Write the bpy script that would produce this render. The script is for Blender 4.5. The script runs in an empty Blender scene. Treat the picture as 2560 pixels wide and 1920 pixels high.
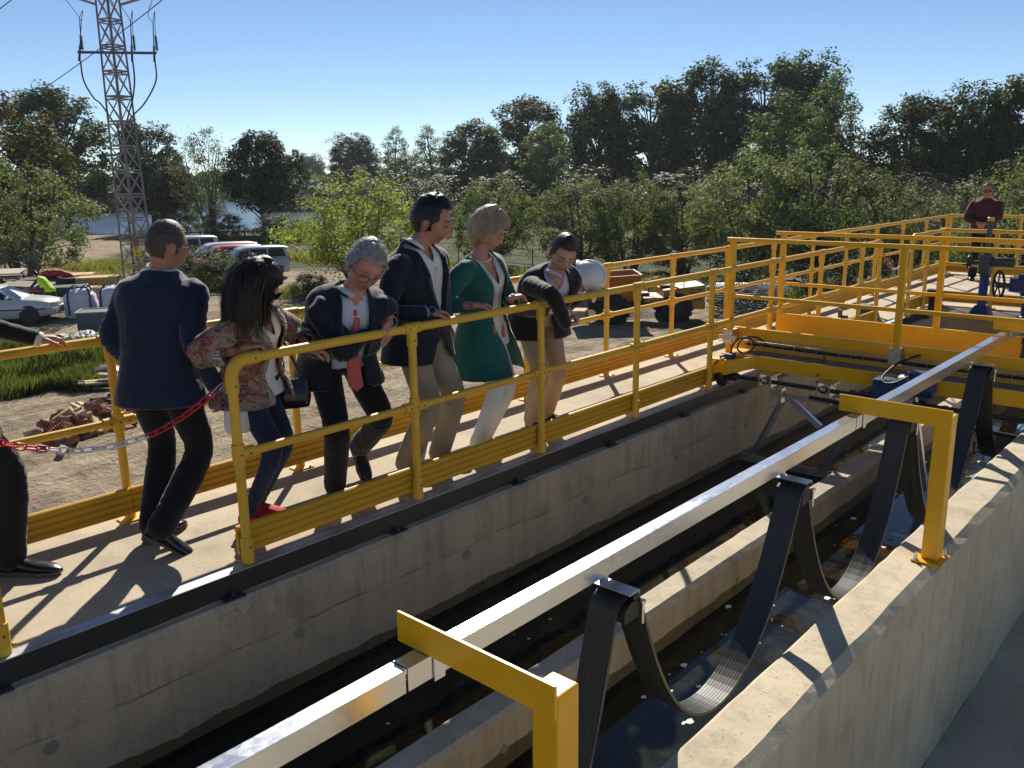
import bpy, bmesh, math, random
import numpy as np
from mathutils import Vector, Matrix, Quaternion
from mathutils.bvhtree import BVHTree

SC = bpy.context.scene
COL = SC.collection
PI = math.pi
rad = math.radians

# ------------------------------------------------------------------ camera
CAM_H = 1.9023
cam_d = bpy.data.cameras.new("camera")
cam = bpy.data.objects.new("camera", cam_d)
COL.objects.link(cam)
cam_d.sensor_fit = 'HORIZONTAL'
cam_d.sensor_width = 36.0
cam_d.lens = 36.0 * 2168.09 / 2560.0
cam_d.clip_start = 0.05
cam_d.clip_end = 3000.0
_yaw, _pitch, _roll = rad(42.0439), rad(13.625), rad(-0.8417)
_f = Vector((-math.sin(_yaw) * math.cos(_pitch), math.cos(_yaw) * math.cos(_pitch), -math.sin(_pitch)))
_r = _f.cross(Vector((0, 0, 1))).normalized()
_u = _r.cross(_f)
_r2 = _r * math.cos(_roll) + _u * math.sin(_roll)
_u2 = -_r * math.sin(_roll) + _u * math.cos(_roll)
_m = Matrix.Identity(4)
for i in range(3):
    _m[i][0], _m[i][1], _m[i][2] = _r2[i], _u2[i], -_f[i]
_m[2][3] = CAM_H
cam.matrix_world = _m
SC.camera = cam

# ------------------------------------------------------------------ sky, sun, exposure
SUN_EL, SUN_AZ = rad(35.2), rad(-43.5)          # azimuth from +Y towards +X
world = bpy.data.worlds.new("World")
SC.world = world
world.use_nodes = True
_n = world.node_tree.nodes
_bg = _n["Background"]
_sky = _n.new("ShaderNodeTexSky")
_sky.sky_type = 'NISHITA'
_sky.sun_disc = False
_sky.sun_elevation = SUN_EL
_sky.sun_rotation = SUN_AZ
_sky.altitude = 700
_sky.air_density = 0.7
_sky.dust_density = 0.0
_sky.ozone_density = 3.0
world.node_tree.links.new(_sky.outputs[0], _bg.inputs[0])
_bg.inputs[1].default_value = 0.05

sun_d = bpy.data.lights.new("sun", 'SUN')
sun_d.energy = 3.5
sun_d.angle = rad(0.53)
sun_d.color = (1.0, 0.93, 0.82)
sun = bpy.data.objects.new("sun", sun_d)
COL.objects.link(sun)
TOSUN = Vector((math.sin(SUN_AZ) * math.cos(SUN_EL), math.cos(SUN_AZ) * math.cos(SUN_EL), math.sin(SUN_EL)))
sun.rotation_euler = (-TOSUN).to_track_quat('-Z', 'Y').to_euler()
sun.location = (-20, 20, 30)

SC.view_settings.view_transform = 'Standard'
SC.view_settings.look = 'None'
SC.view_settings.exposure = 1.06
SC.view_settings.gamma = 1.0
SC.view_settings.use_curve_mapping = False
SC.render.engine = 'CYCLES'
cy = SC.cycles
cy.max_bounces = 8
cy.diffuse_bounces = 4
cy.glossy_bounces = 3
cy.transmission_bounces = 4
cy.transparent_max_bounces = 8
cy.use_denoising = True
cy.sample_clamp_indirect = 6.0

# ------------------------------------------------------------------ numpy noise
_rs = np.random.RandomState(7)
_perm = _rs.permutation(256)
_perm = np.concatenate([_perm, _perm, _perm])
_grad = _rs.normal(size=(256, 3))
_grad /= np.linalg.norm(_grad, axis=1)[:, None]


def noise3(P):
    P = np.asarray(P, float)
    I = np.floor(P).astype(int)
    F = P - I
    I &= 255
    U = F * F * F * (F * (F * 6 - 15) + 10)
    out = np.zeros(len(P))
    for dx in (0, 1):
        for dy in (0, 1):
            for dz in (0, 1):
                h = _perm[_perm[_perm[(I[:, 0] + dx) & 255] + ((I[:, 1] + dy) & 255)] + ((I[:, 2] + dz) & 255)]
                g = _grad[h & 255]
                d = g[:, 0] * (F[:, 0] - dx) + g[:, 1] * (F[:, 1] - dy) + g[:, 2] * (F[:, 2] - dz)
                w = np.where(dx, U[:, 0], 1 - U[:, 0]) * np.where(dy, U[:, 1], 1 - U[:, 1]) * np.where(dz, U[:, 2], 1 - U[:, 2])
                out += w * d
    return out * 1.5


# ------------------------------------------------------------------ materials
MATS = {}


class NT:
    """small node-tree helper"""

    def __init__(self, name):
        self.mat = bpy.data.materials.new(name)
        self.mat.use_nodes = True
        self.t = self.mat.node_tree
        self.b = self.t.nodes["Principled BSDF"]
        self.out = self.t.nodes["Material Output"]
        MATS[name] = self.mat
        self._co = None

    def n(self, kind, **kw):
        nd = self.t.nodes.new(kind)
        for k, v in kw.items():
            if k.startswith("i_"):
                nd.inputs[k[2:].replace("_", " ")].default_value = v
            else:
                setattr(nd, k, v)
        return nd

    def l(self, a, b):
        self.t.links.new(a, b)

    def co(self, scale=None, kind="Object"):
        if self._co is None:
            self._co = self.n("ShaderNodeTexCoord")
        o = self._co.outputs[kind]
        if scale is not None:
            mp = self.n("ShaderNodeMapping")
            mp.inputs["Scale"].default_value = scale
            self.l(o, mp.inputs[0])
            o = mp.outputs[0]
        return o

    def pos(self, scale=None):
        g = self.n("ShaderNodeNewGeometry")
        o = g.outputs["Position"]
        if scale is not None:
            mp = self.n("ShaderNodeMapping")
            mp.inputs["Scale"].default_value = scale
            self.l(o, mp.inputs[0])
            o = mp.outputs[0]
        return o

    def noise(self, co, scale, detail=4, rough=0.55, dist=0.0):
        nd = self.n("ShaderNodeTexNoise")
        nd.inputs["Scale"].default_value = scale
        nd.inputs["Detail"].default_value = detail
        nd.inputs["Roughness"].default_value = rough
        nd.inputs["Distortion"].default_value = dist
        self.l(co, nd.inputs["Vector"])
        return nd.outputs[0]

    def voro(self, co, scale, feature='F1', out=0, rnd=1.0):
        nd = self.n("ShaderNodeTexVoronoi")
        nd.feature = feature
        nd.inputs["Scale"].default_value = scale
        nd.inputs["Randomness"].default_value = rnd
        self.l(co, nd.inputs["Vector"])
        return nd.outputs[out]

    def ramp(self, f, stops, interp='LINEAR'):
        nd = self.n("ShaderNodeValToRGB")
        cr = nd.color_ramp
        cr.interpolation = interp
        while len(cr.elements) > len(stops):
            cr.elements.remove(cr.elements[-1])
        while len(cr.elements) < len(stops):
            cr.elements.new(0.5)
        for e, (p, c) in zip(cr.elements, stops):
            e.position = p
            e.color = (c, c, c, 1) if isinstance(c, (int, float)) else (*c, 1)
        self.l(f, nd.inputs[0])
        return nd.outputs[0]

    def mix(self, f, a, b, mode='MIX'):
        nd = self.n("ShaderNodeMix")
        nd.data_type = 'RGBA'
        nd.blend_type = mode
        for v, i in ((f, 0), (a, 6), (b, 7)):
            if isinstance(v, (int, float)):
                nd.inputs[i].default_value = v if i == 0 else (v, v, v, 1)
            elif isinstance(v, tuple):
                nd.inputs[i].default_value = (*v, 1)
            else:
                self.l(v, nd.inputs[i])
        return nd.outputs[2]

    def math(self, op, a, b=0.0, c=None):
        nd = self.n("ShaderNodeMath", operation=op)
        for i, v in enumerate((a, b) if c is None else (a, b, c)):
            if isinstance(v, (int, float)):
                nd.inputs[i].default_value = v
            else:
                self.l(v, nd.inputs[i])
        return nd.outputs[0]

    def sep(self, co):
        nd = self.n("ShaderNodeSeparateXYZ")
        self.l(co, nd.inputs[0])
        return nd.outputs

    def set(self, **kw):
        for k, v in kw.items():
            k = k.replace("_", " ")
            inp = self.b.inputs[k]
            if isinstance(v, (int, float)):
                inp.default_value = v
            elif isinstance(v, tuple):
                inp.default_value = (*v, 1) if len(v) == 3 else v
            else:
                self.l(v, inp)
        return self

    def bump(self, h, strength=0.3, dist=0.01, prev=None):
        nd = self.n("ShaderNodeBump")
        nd.inputs["Strength"].default_value = strength
        nd.inputs["Distance"].default_value = dist
        self.l(h, nd.inputs["Height"])
        if prev is not None:
            self.l(prev, nd.inputs["Normal"])
        self.l(nd.outputs[0], self.b.inputs["Normal"])
        return nd.outputs[0]


def simple(name, col, rough=0.5, metal=0.0, var=0.12, scale=8.0, bump=0.0, bscale=60.0, spec=0.5, sheen=0.0):
    m = NT(name)
    co = m.co()
    nz = m.noise(co, scale, 5, 0.6)
    lo = tuple(c * (1 - var) for c in col)
    hi = tuple(min(1, c * (1 + var)) for c in col)
    m.set(Base_Color=m.ramp(nz, [(0.3, lo), (0.7, hi)]), Metallic=metal)
    m.set(Roughness=m.ramp(nz, [(0.3, max(0, rough - 0.06)), (0.7, min(1, rough + 0.06))]))
    m.b.inputs["Specular IOR Level"].default_value = spec
    if sheen:
        m.b.inputs["Sheen Weight"].default_value = sheen
        m.b.inputs["Sheen Roughness"].default_value = 0.4
    if bump:
        m.bump(m.noise(co, bscale, 4, 0.6), bump, 0.004)
    return m.mat


# ------------------------------------------------------------------ mesh builder
class MB:
    def __init__(self):
        self.v, self.f, self.m, self.s = [], [], [], []
        self.xf = None

    def add(self, verts, faces, mi=0, smooth=False):
        o = len(self.v)
        if self.xf is not None:
            verts = [self.xf @ Vector(p) for p in verts]
        self.v.extend(tuple(p) for p in verts)
        for f in faces:
            self.f.append(tuple(i + o for i in f))
            self.m.append(mi)
            self.s.append(smooth)
        return self

    def bx(self, x0, x1, y0, y1, z0, z1, mi=0):
        v = [(x0, y0, z0), (x1, y0, z0), (x1, y1, z0), (x0, y1, z0), (x0, y0, z1), (x1, y0, z1), (x1, y1, z1), (x0, y1, z1)]
        return self.add(v, [(0, 3, 2, 1), (4, 5, 6, 7), (0, 1, 5, 4), (1, 2, 6, 5), (2, 3, 7, 6), (3, 0, 4, 7)], mi)

    def box(self, c, s, R=None, mi=0):
        v = []
        for dx, dy, dz in ((-1, -1, -1), (1, -1, -1), (1, 1, -1), (-1, 1, -1), (-1, -1, 1), (1, -1, 1), (1, 1, 1), (-1, 1, 1)):
            p = Vector((dx * s[0] / 2, dy * s[1] / 2, dz * s[2] / 2))
            if R is not None:
                p = R @ p
            v.append(p + Vector(c))
        return self.add(v, [(0, 3, 2, 1), (4, 5, 6, 7), (0, 1, 5, 4), (1, 2, 6, 5), (2, 3, 7, 6), (3, 0, 4, 7)], mi)

    def bar(self, a, b, w, h, up=(0, 0, 1), mi=0):
        """box from a to b, w across, h along up"""
        a, b = Vector(a), Vector(b)
        d = (b - a)
        L = d.length
        d.normalize()
        s = d.cross(Vector(up))
        if s.length < 1e-4:
            s = d.cross(Vector((1, 0, 0)))
        s.normalize()
        u = s.cross(d)
        R = Matrix((s, d, u)).transposed()
        return self.box((a + b) / 2, (w, L, h), R, mi)

    def sweep(self, prof, path, up=(0, 0, 1), mi=0, smooth=False, caps=True, closed=False, roll=None, scales=None):
        """profile [(side, up)] along a path of points"""
        P = [Vector(p) for p in path]
        n, k = len(P), len(prof)
        T = []
        for i in range(n):
            if closed:
                t = P[(i + 1) % n] - P[i - 1]
            else:
                t = P[min(i + 1, n - 1)] - P[max(i - 1, 0)]
            T.append(t.normalized())
        upv = Vector(up)
        s = T[0].cross(upv)
        if s.length < 1e-3:
            s = T[0].cross(Vector((1, 0, 0)))
        s.normalize()
        V = []
        for i in range(n):
            s = (s - T[i] * s.dot(T[i])).normalized()
            u = s.cross(T[i])
            sc = 1.0 if scales is None else scales[i]
            for a, b in prof:
                V.append(P[i] + (s * a + u * b) * sc)
        F = []
        m = n if closed else n - 1
        for i in range(m):
            j = (i + 1) % n
            for q in range(k):
                w = (q + 1) % k
                F.append((i * k + q, i * k + w, j * k + w, j * k + q))
        self.add(V, F, mi, smooth)
        if caps and not closed:
            self.add(V[:k], [tuple(range(k))[::-1]], mi)
            self.add(V[-k:], [tuple(range(k))], mi)
        return self

    def tube(self, path, r, n=10, mi=0, caps=True, closed=False, smooth=True):
        prof = [(math.cos(2 * PI * i / n), math.sin(2 * PI * i / n)) for i in range(n)]
        sc = r if isinstance(r, (list, tuple)) else [r] * len(path)
        return self.sweep(prof, path, mi=mi, smooth=smooth, caps=caps, closed=closed, scales=sc)

    def cyl(self, c, axis, r, h, n=12, mi=0):
        c, a = Vector(c), Vector(axis).normalized()
        return self.tube([c - a * h / 2, c + a * h / 2], r, n, mi)

    def lathe(self, prof, n=20, M=None, mi=0, smooth=True):
        V, F = [], []
        k = len(prof)
        for i in range(n):
            a = 2 * PI * i / n
            for r, z in prof:
                p = Vector((r * math.cos(a), r * math.sin(a), z))
                V.append(M @ p if M is not None else p)
        for i in range(n):
            j = (i + 1) % n
            for q in range(k - 1):
                F.append((i * k + q, j * k + q, j * k + q + 1, i * k + q + 1))
        return self.add(V, F, mi, smooth)

    def ell(self, c, r, n=14, m=9, R=None, mi=0):
        V, F = [], []
        for i in range(m + 1):
            ph = PI * i / m
            for j in range(n):
                th = 2 * PI * j / n
                p = Vector((r[0] * math.sin(ph) * math.cos(th), r[1] * math.sin(ph) * math.sin(th), r[2] * math.cos(ph)))
                V.append((R @ p if R is not None else p) + Vector(c))
        for i in range(m):
            for j in range(n):
                k = (j + 1) % n
                F.append((i * n + j, (i + 1) * n + j, (i + 1) * n + k, i * n + k))
        return self.add(V, F, mi, True)

    def grid(self, rows, mi=0, smooth=True, flip=False):
        n, k = len(rows), len(rows[0])
        V = [p for r in rows for p in r]
        F = []
        for i in range(n - 1):
            for j in range(k - 1):
                q = (i * k + j, i * k + j + 1, (i + 1) * k + j + 1, (i + 1) * k + j)
                F.append(q[::-1] if flip else q)
        return self.add(V, F, mi, smooth)

    def mesh(self, name, mats, off=None):
        V = np.array(self.v, float).reshape(-1, 3)
        if off is not None:
            V = V - np.array(off)
        me = bpy.data.meshes.new(name)
        me.from_pydata(V.tolist(), [], self.f)
        for m in (mats if isinstance(mats, (list, tuple)) else [mats]):
            me.materials.append(m)
        me.polygons.foreach_set("material_index", self.m)
        me.polygons.foreach_set("use_smooth", self.s)
        me.update()
        return me

    def build(self, name, mats, parent=None, bevel=0.0, loc=None, weld=False):
        off = loc
        if parent is not None:
            off = world_of(parent)
        me = self.mesh(name, mats, off)
        if weld:
            bm = bmesh.new()
            bm.from_mesh(me)
            bmesh.ops.remove_doubles(bm, verts=bm.verts, dist=1e-5)
            bm.to_mesh(me)
            bm.free()
        o = bpy.data.objects.new(name, me)
        COL.objects.link(o)
        if parent is not None:
            o.parent = parent
        elif loc is not None:
            o.location = loc
        if bevel:
            md = o.modifiers.new("bevel", 'BEVEL')
            md.width = bevel
            md.segments = 2
            md.limit_method = 'ANGLE'
            md.angle_limit = rad(40)
        return o


def world_of(o):
    p = Vector((0, 0, 0))
    while o is not None:
        p = p + o.location
        o = o.parent
    return tuple(p)


def tag(o, label=None, cat=None, group=None, kind=None):
    if label:
        o["label"] = label
    if cat:
        o["category"] = cat
    if group:
        o["group"] = group
    if kind:
        o["kind"] = kind
    return o


def thing(name, label, cat, loc=(0, 0, 0), group=None, rz=0.0):
    o = bpy.data.objects.new(name, None)
    o.empty_display_size = 0.1
    COL.objects.link(o)
    o.location = loc
    o.rotation_euler = (0, 0, rz)
    return tag(o, label, cat, group)


def dup(root, loc, rz=None, label=None, group=None, scale=None):
    r = root.copy()
    COL.objects.link(r)
    r.location = loc
    if rz is not None:
        r.rotation_euler = (0, 0, rz)
    if scale is not None:
        r.scale = scale if isinstance(scale, (tuple, list)) else (scale,) * 3
    if label:
        r["label"] = label
    if group:
        r["group"] = group
    for ch in list(root.children):
        c = ch.copy()
        COL.objects.link(c)
        c.parent = r
        for g in list(ch.children):
            d = g.copy()
            COL.objects.link(d)
            d.parent = c
    return r


def catmull(P, k=6):
    P = [Vector(p) for p in P]
    out = []
    n = len(P)
    for i in range(n - 1):
        p0, p1, p2, p3 = P[max(i - 1, 0)], P[i], P[i + 1], P[min(i + 2, n - 1)]
        for j in range(k):
            t = j / k
            out.append(0.5 * ((2 * p1) + (p2 - p0) * t + (2 * p0 - 5 * p1 + 4 * p2 - p3) * t * t + (3 * p1 - p0 - 3 * p2 + p3) * t ** 3))
    out.append(P[-1])
    return out


# ---- the paints and metals
def mat_paint(name, col, rough=0.42, dirt=0.10, bump=0.10):
    m = NT(name)
    co = m.pos()
    nz = m.noise(co, 3.0, 6, 0.65)
    fine = m.noise(co, 45.0, 3, 0.6)
    c = m.ramp(nz, [(0.32, tuple(x * (1 - dirt * 1.6) for x in col)), (0.62, col)])
    spots = m.ramp(fine, [(0.60, 0.0), (0.72, 1.0)])
    c = m.mix(m.math('MULTIPLY', spots, 0.10), c, tuple(x * 0.62 for x in col))
    m.set(Base_Color=c, Roughness=m.ramp(nz, [(0.3, rough + 0.1), (0.7, rough - 0.05)]))
    m.bump(m.noise(co, 240.0, 2, 0.5), bump, 0.001)
    return m.mat


Y_GRP = mat_paint("yellow_rail_paint", (0.86, 0.485, 0.035), 0.48, 0.10, 0.25)
Y_GRP2 = mat_paint("yellow_kickboard", (0.70, 0.36, 0.012), 0.50, 0.12, 0.2)
Y_STEEL = mat_paint("yellow_gloss_paint", (0.90, 0.455, 0.008), 0.28, 0.06, 0.12)
BLACK_STEEL = simple("black_steel", (0.02, 0.021, 0.022), 0.42, 0.0, 0.25, 14, 0.12, 90)
DARK_RUBBER = simple("dark_rubber", (0.012, 0.012, 0.013), 0.55, 0, 0.3, 18, 0.15, 120)
BLUE_PAINT = mat_paint("blue_machine_paint", (0.012, 0.045, 0.16), 0.38, 0.15)
GREY_CAST = simple("grey_cast_iron", (0.06, 0.066, 0.075), 0.45, 0.2, 0.2, 20, 0.15, 80)
ZINC = simple("bright_zinc", (0.62, 0.62, 0.60), 0.32, 1.0, 0.15, 30)


def mat_galv():
    m = NT("galvanised_steel")
    co = m.pos()
    sp = m.voro(co, 55.0, 'F1', 1)
    nz = m.noise(m.pos((14, 1.2, 14)), 3.0, 5, 0.6)
    bw = m.n("ShaderNodeRGBToBW")
    m.l(sp, bw.inputs[0])
    k = m.math('MULTIPLY_ADD', bw.outputs[0], 0.35, m.math('MULTIPLY', nz, 0.5))
    m.set(Base_Color=m.ramp(k, [(0.2, (0.60, 0.61, 0.62)), (0.65, (0.70, 0.71, 0.72))]), Metallic=0.85)
    m.set(Roughness=m.ramp(k, [(0.15, 0.17), (0.7, 0.27)]))
    m.bump(m.noise(co, 130.0, 2, 0.5), 0.06, 0.001)
    return m.mat


GALV = mat_galv()


def mat_concrete(name, base, pit=0.5, stain=0.5, streak=True, wet=None, scale=1.0, cracks=True, joint=None):
    """cast concrete: mottling, bug holes, run stains; wet = (z_line, softness) darkens the soaked foot"""
    m = NT(name)
    p = m.pos()
    big = m.noise(p, 0.9 * scale, 6, 0.62, 0.4)
    mid = m.noise(p, 5.0 * scale, 6, 0.65)
    fine = m.noise(p, 60.0 * scale, 4, 0.7)
    c = m.ramp(big, [(0.25, tuple(x * 0.72 for x in base)), (0.55, base), (0.8, tuple(min(1, x * 1.14) for x in base))])
    c = m.mix(0.55, c, m.ramp(mid, [(0.25, 0.62), (0.5, 0.98), (0.75, 1.12)]), 'MULTIPLY')
    c = m.mix(0.35, c, m.ramp(fine, [(0.3, 0.7), (0.6, 1.05)]), 'MULTIPLY')
    if streak:
        st = m.noise(m.pos((5, 5, 0.45)), 2.2, 6, 0.7, 0.3)
        c = m.mix(stain * 0.8, c, m.ramp(st, [(0.36, 0.45), (0.52, 1.0)]), 'MULTIPLY')
        dr = m.noise(m.pos((22, 22, 1.3)), 1.6, 3, 0.6)
        c = m.mix(stain * 0.5, c, m.ramp(dr, [(0.30, 0.45), (0.40, 1.0)]), 'MULTIPLY')
    # bug holes
    v = m.voro(p, 42.0 * scale, 'F1', 0)
    big2 = m.noise(p, 7.0, 2, 0.5)
    hole = m.math('MULTIPLY', m.ramp(v, [(0.10, 1.0), (0.17, 0.0)]), m.ramp(big2, [(0.50, 0.0), (0.60, 1.0)]))
    c = m.mix(m.math('MULTIPLY', hole, pit), c, tuple(x * 0.32 for x in base))
    h = m.math('ADD', m.math('MULTIPLY', mid, 0.5), m.math('MULTIPLY', fine, 0.25))
    h = m.math('SUBTRACT', h, m.math('MULTIPLY', hole, 0.8))
    if cracks:
        cr = m.noise(m.pos((1.0, 0.75, 1.0)), 1.3, 8, 0.72)
        lines = m.ramp(cr, [(0.492, 0.0), (0.499, 1.0), (0.503, 1.0), (0.510, 0.0)])
        gate = m.ramp(m.noise(p, 0.8, 2, 0.5), [(0.46, 0.0), (0.6, 1.0)])
        cl = m.math('MULTIPLY', lines, gate)
        c = m.mix(m.math('MULTIPLY', cl, 0.5), c, tuple(x * 0.3 for x in base))
    if joint is not None:      # ragged day joint running along the wall
        zz = m.math('ADD', m.sep(p)[2], m.math('MULTIPLY', m.math('SUBTRACT', m.noise(m.pos((0.0, 1.0, 0.0)), 1.1, 7, 0.66), 0.5), 0.16))
        dz = m.math('ABSOLUTE', m.math('SUBTRACT', zz, joint))
        jl = m.math('MULTIPLY', m.ramp(m.math('MULTIPLY', dz, 10.0), [(0.02, 1.0), (0.09, 0.0)]), m.ramp(m.noise(p, 3.0, 4, 0.6), [(0.42, 0.15), (0.60, 1.0)]))
        c = m.mix(m.math('MULTIPLY', jl, 0.7), c, tuple(x * 0.28 for x in base))
        below = m.math('LESS_THAN', zz, joint)
        c = m.mix(m.math('MULTIPLY', below, 0.25), c, tuple(x * 1.12 for x in (base[0] * .92, base[1] * .97, base[2])), 'MIX')
        h = m.math('SUBTRACT', h, m.math('MULTIPLY', jl, 1.2))
    rough = 0.9
    if wet is not None:
        z = m.sep(p)[2]
        edge = m.math('ADD', z, m.math('MULTIPLY', m.math('SUBTRACT', m.noise(m.pos((1, 1, 1)), 2.6, 5, 0.6), 0.5), wet[1]))
        w = m.math('LESS_THAN', edge, wet[0])
        c = m.mix(w, c, m.mix(1.0, c, (0.34, 0.33, 0.27), 'MULTIPLY'))
        rough = m.ramp(w, [(0, 0.9), (1, 0.35)])
    m.set(Base_Color=c, Roughness=rough)
    m.b.inputs["Specular IOR Level"].default_value = 0.3
    m.bump(h, 0.55, 0.006)
    return m.mat


CONC_FLOOR = mat_concrete("walkway_concrete", (0.52, 0.44, 0.315), 0.8, 0.2, False, cracks=False)
CONC_WALL = mat_concrete("tank_wall_concrete", (0.52, 0.43, 0.295), 0.75, 0.45, True, wet=(-0.655, 0.10), joint=-0.37)
CONC_OUT = mat_concrete("outer_wall_concrete", (0.58, 0.495, 0.35), 0.9, 0.4, True, cracks=False)
CONC_TOP = mat_concrete("wall_top_concrete", (0.55, 0.47, 0.345), 0.9, 0.45, True, wet=(-0.64, 0.1), cracks=False)
# ------------------------------------------------------------------ tank, walkway, water
G = -3.30                 # site ground level; the walkway surface is z = 0
XF, XB = -3.717, -4.78    # lines of the front and the back railing
YG, YE = 13.0, 17.62      # canal-side edge and far edge of the end gallery
WATER_Z = -0.72


def rough_top(mb, x0, x1, y0, y1, z, step, amp, freq, mi=0):
    """a slab top with a hand-floated, slightly uneven surface"""
    nx, ny = max(2, int((x1 - x0) / step)), max(2, int((y1 - y0) / step))
    X, Y = np.meshgrid(np.linspace(x0, x1, nx), np.linspace(y0, y1, ny))
    P = np.stack([X.ravel() * freq, Y.ravel() * freq, np.zeros(X.size)], 1)
    Z = z + amp * (noise3(P) + 0.5 * noise3(P * 2.7 + 5))
    rows = [[(X[i, j], Y[i, j], Z[i * nx + j]) for j in range(nx)] for i in range(ny)]
    mb.grid(rows, mi, True)


mb = MB()
mb.bx(-4.98, -3.665, -4.0, YE, -0.30, -0.012)
mb.bx(-3.6649, 4.0, YG, YE, -0.30, -0.012)
rough_top(mb, -4.98, -3.665, -4.0, YE, 0.0, 0.06, 0.0025, 2.2)
rough_top(mb, -3.6648, 4.0, YG, YE, 0.0, 0.12, 0.0025, 2.2)
mb.bx(-4.98, -3.665, -4.0, YE, -0.012, -0.004)
walkway = tag(mb.build("walkway", CONC_FLOOR), kind="structure")

# left canal wall: ledge, chamfer, face
def wall(name, label, prof, y0, y1, mat, n=60, group=None, jit=0.003):
    t = thing(name, label, "wall", (prof[0][0], y0, 0))
    if group:
        t["group"] = group
    mb = MB()
    ys = np.linspace(y0, y1, n)
    # subdivide profile
    P = []
    for (a, b), (c, d) in zip(prof, prof[1:] + prof[:1]):
        L = math.hypot(c - a, d - b)
        k = max(1, int(L / 0.12))
        for i in range(k):
            P.append((a + (c - a) * i / k, b + (d - b) * i / k))
    rows = []
    P = P + [P[0]]
    Q = np.array([[p[0], y, p[1]] for p in P for y in ys])
    N = noise3(Q * 3.1) * jit + noise3(Q * 11.0 + 9) * jit * 0.7
    N2 = noise3(Q * 3.3 + 31) * jit + noise3(Q * 12.0 + 3) * jit * 0.6
    Q[:, 0] += N
    Q[:, 2] += N2
    k = len(ys)
    rows = [[tuple(Q[i * k + j]) for j in range(k)] for i in range(len(P))]
    rows[-1] = rows[0]
    mb.grid(rows, 0, False)
    mb.add([r[0] for r in rows[:-1]], [tuple(range(len(rows) - 1))])
    mb.add([r[-1] for r in rows[:-1]], [tuple(range(len(rows) - 1))[::-1]])
    mb.build("concrete", mat, t)
    return t


left_wall = wall("canal_wall", "long shaded concrete canal wall under the walkway edge with a dark waterline",
                 [(-3.98, -2.2), (-3.98, -0.302), (-3.676, -0.302), (-3.676, -0.105), (-3.625, -0.108), (-3.600, -0.135), (-3.60, -2.2)], -4.0, YG - 0.02, CONC_WALL, 150)
mid_wall = wall("divider_wall", "low concrete divider wall standing in the water between two channels",
                [(-2.52, -2.2), (-2.52, -0.475), (-2.49, -0.45), (-2.365, -0.45), (-2.335, -0.48), (-2.335, -2.2)], -4.0, YG - 0.02, CONC_TOP, 160, jit=0.004)
right_wall = wall("outer_wall", "thick concrete outer wall with rough sunlit top carrying the yellow brackets",
                  [(-1.325, -2.2), (-1.325, -0.025), (-1.300, 0.0), (-1.125, 0.0), (-1.085, -0.035), (-1.085, -2.2)], -4.0, YG + 5, CONC_OUT, 200, jit=0.006)
mb = MB()
mb.bx(-3.597, -1.329, YG - 0.019, YG + 0.25, -2.2, -0.302)
end_wall = tag(mb.build("end_wall", CONC_WALL, loc=(-2.4, YG, -0.3)), "shaded concrete end wall of the canal under the gallery", "wall")

# formwork tie plugs (round cone marks) and bolted clip plates belong to the left wall
mb = MB()
for y in np.arange(-0.3, 12.5, 1.24):
    for z in (-0.42,):
        mb.cyl((-3.598, y + 0.12, z), (1, 0, 0), 0.032, 0.008, 18)
tp = mb.build("tie_plug", simple("plug_mortar", (0.30, 0.27, 0.21), 0.9), left_wall)
tp["kind"] = "stuff"
mb = MB()
for y in np.arange(0.3, 12.5, 1.1):
    mb.cyl((-2.333, y, -0.62), (1, 0, 0), 0.022, 0.006, 14)
tp2 = mb.build("tie_plug", MATS["plug_mortar"], mid_wall)
tp2["kind"] = "stuff"

mb = MB()
mb.bx(-1.084, 12.0, -8.0, YG + 5, -1.45, -1.22)
lower_floor = tag(mb.build("lower_floor", mat_concrete("lower_floor_concrete", (0.54, 0.47, 0.34), 0.5, 0.3, False, cracks=False)), kind="structure")
mb = MB()
mb.bx(-3.97, -1.2, -4.0, YG + 0.2, -2.4, -2.19)
canal_floor = tag(mb.build("canal_floor", CONC_WALL), kind="structure")
# outer skin of the tank on the site side
mb = MB()
mb.bx(-4.95, -3.99, -4.0, YE - 0.03, G - 0.5, -0.303)
mb.bx(-3.98, 4.0, YE - 0.3, YE - 0.03, G - 0.5, -0.303)
tank = tag(mb.build("tank_wall", CONC_WALL, loc=(-4.95, 5, G)), "outer concrete wall of the raised tank below the back railing", "wall")


def mat_water():
    m = NT("canal_water")
    p = m.pos()
    n1 = m.noise(p, 2.5, 3, 0.5)
    n2 = m.noise(p, 9.0, 2, 0.5)
    scum = m.ramp(m.noise(p, 3.2, 6, 0.7, 0.6), [(0.48, (0.010, 0.012, 0.010)), (0.62, (0.030, 0.028, 0.018))])
    m.set(Base_Color=scum, Roughness=m.ramp(n1, [(0.3, 0.02), (0.75, 0.07)]), IOR=1.33)
    m.b.inputs["Specular IOR Level"].default_value = 0.5
    m.bump(m.math('ADD', m.math('MULTIPLY', n1, 0.7), m.math('MULTIPLY', n2, 0.3)), 0.06, 0.05)
    return m.mat


mb = MB()
mb.add([(-3.62, -4, WATER_Z), (-1.3, -4, WATER_Z), (-1.3, YG, WATER_Z), (-3.62, YG, WATER_Z)], [(0, 1, 2, 3)])
canal_water = tag(mb.build("canal_water", mat_water()), kind="structure")
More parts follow.
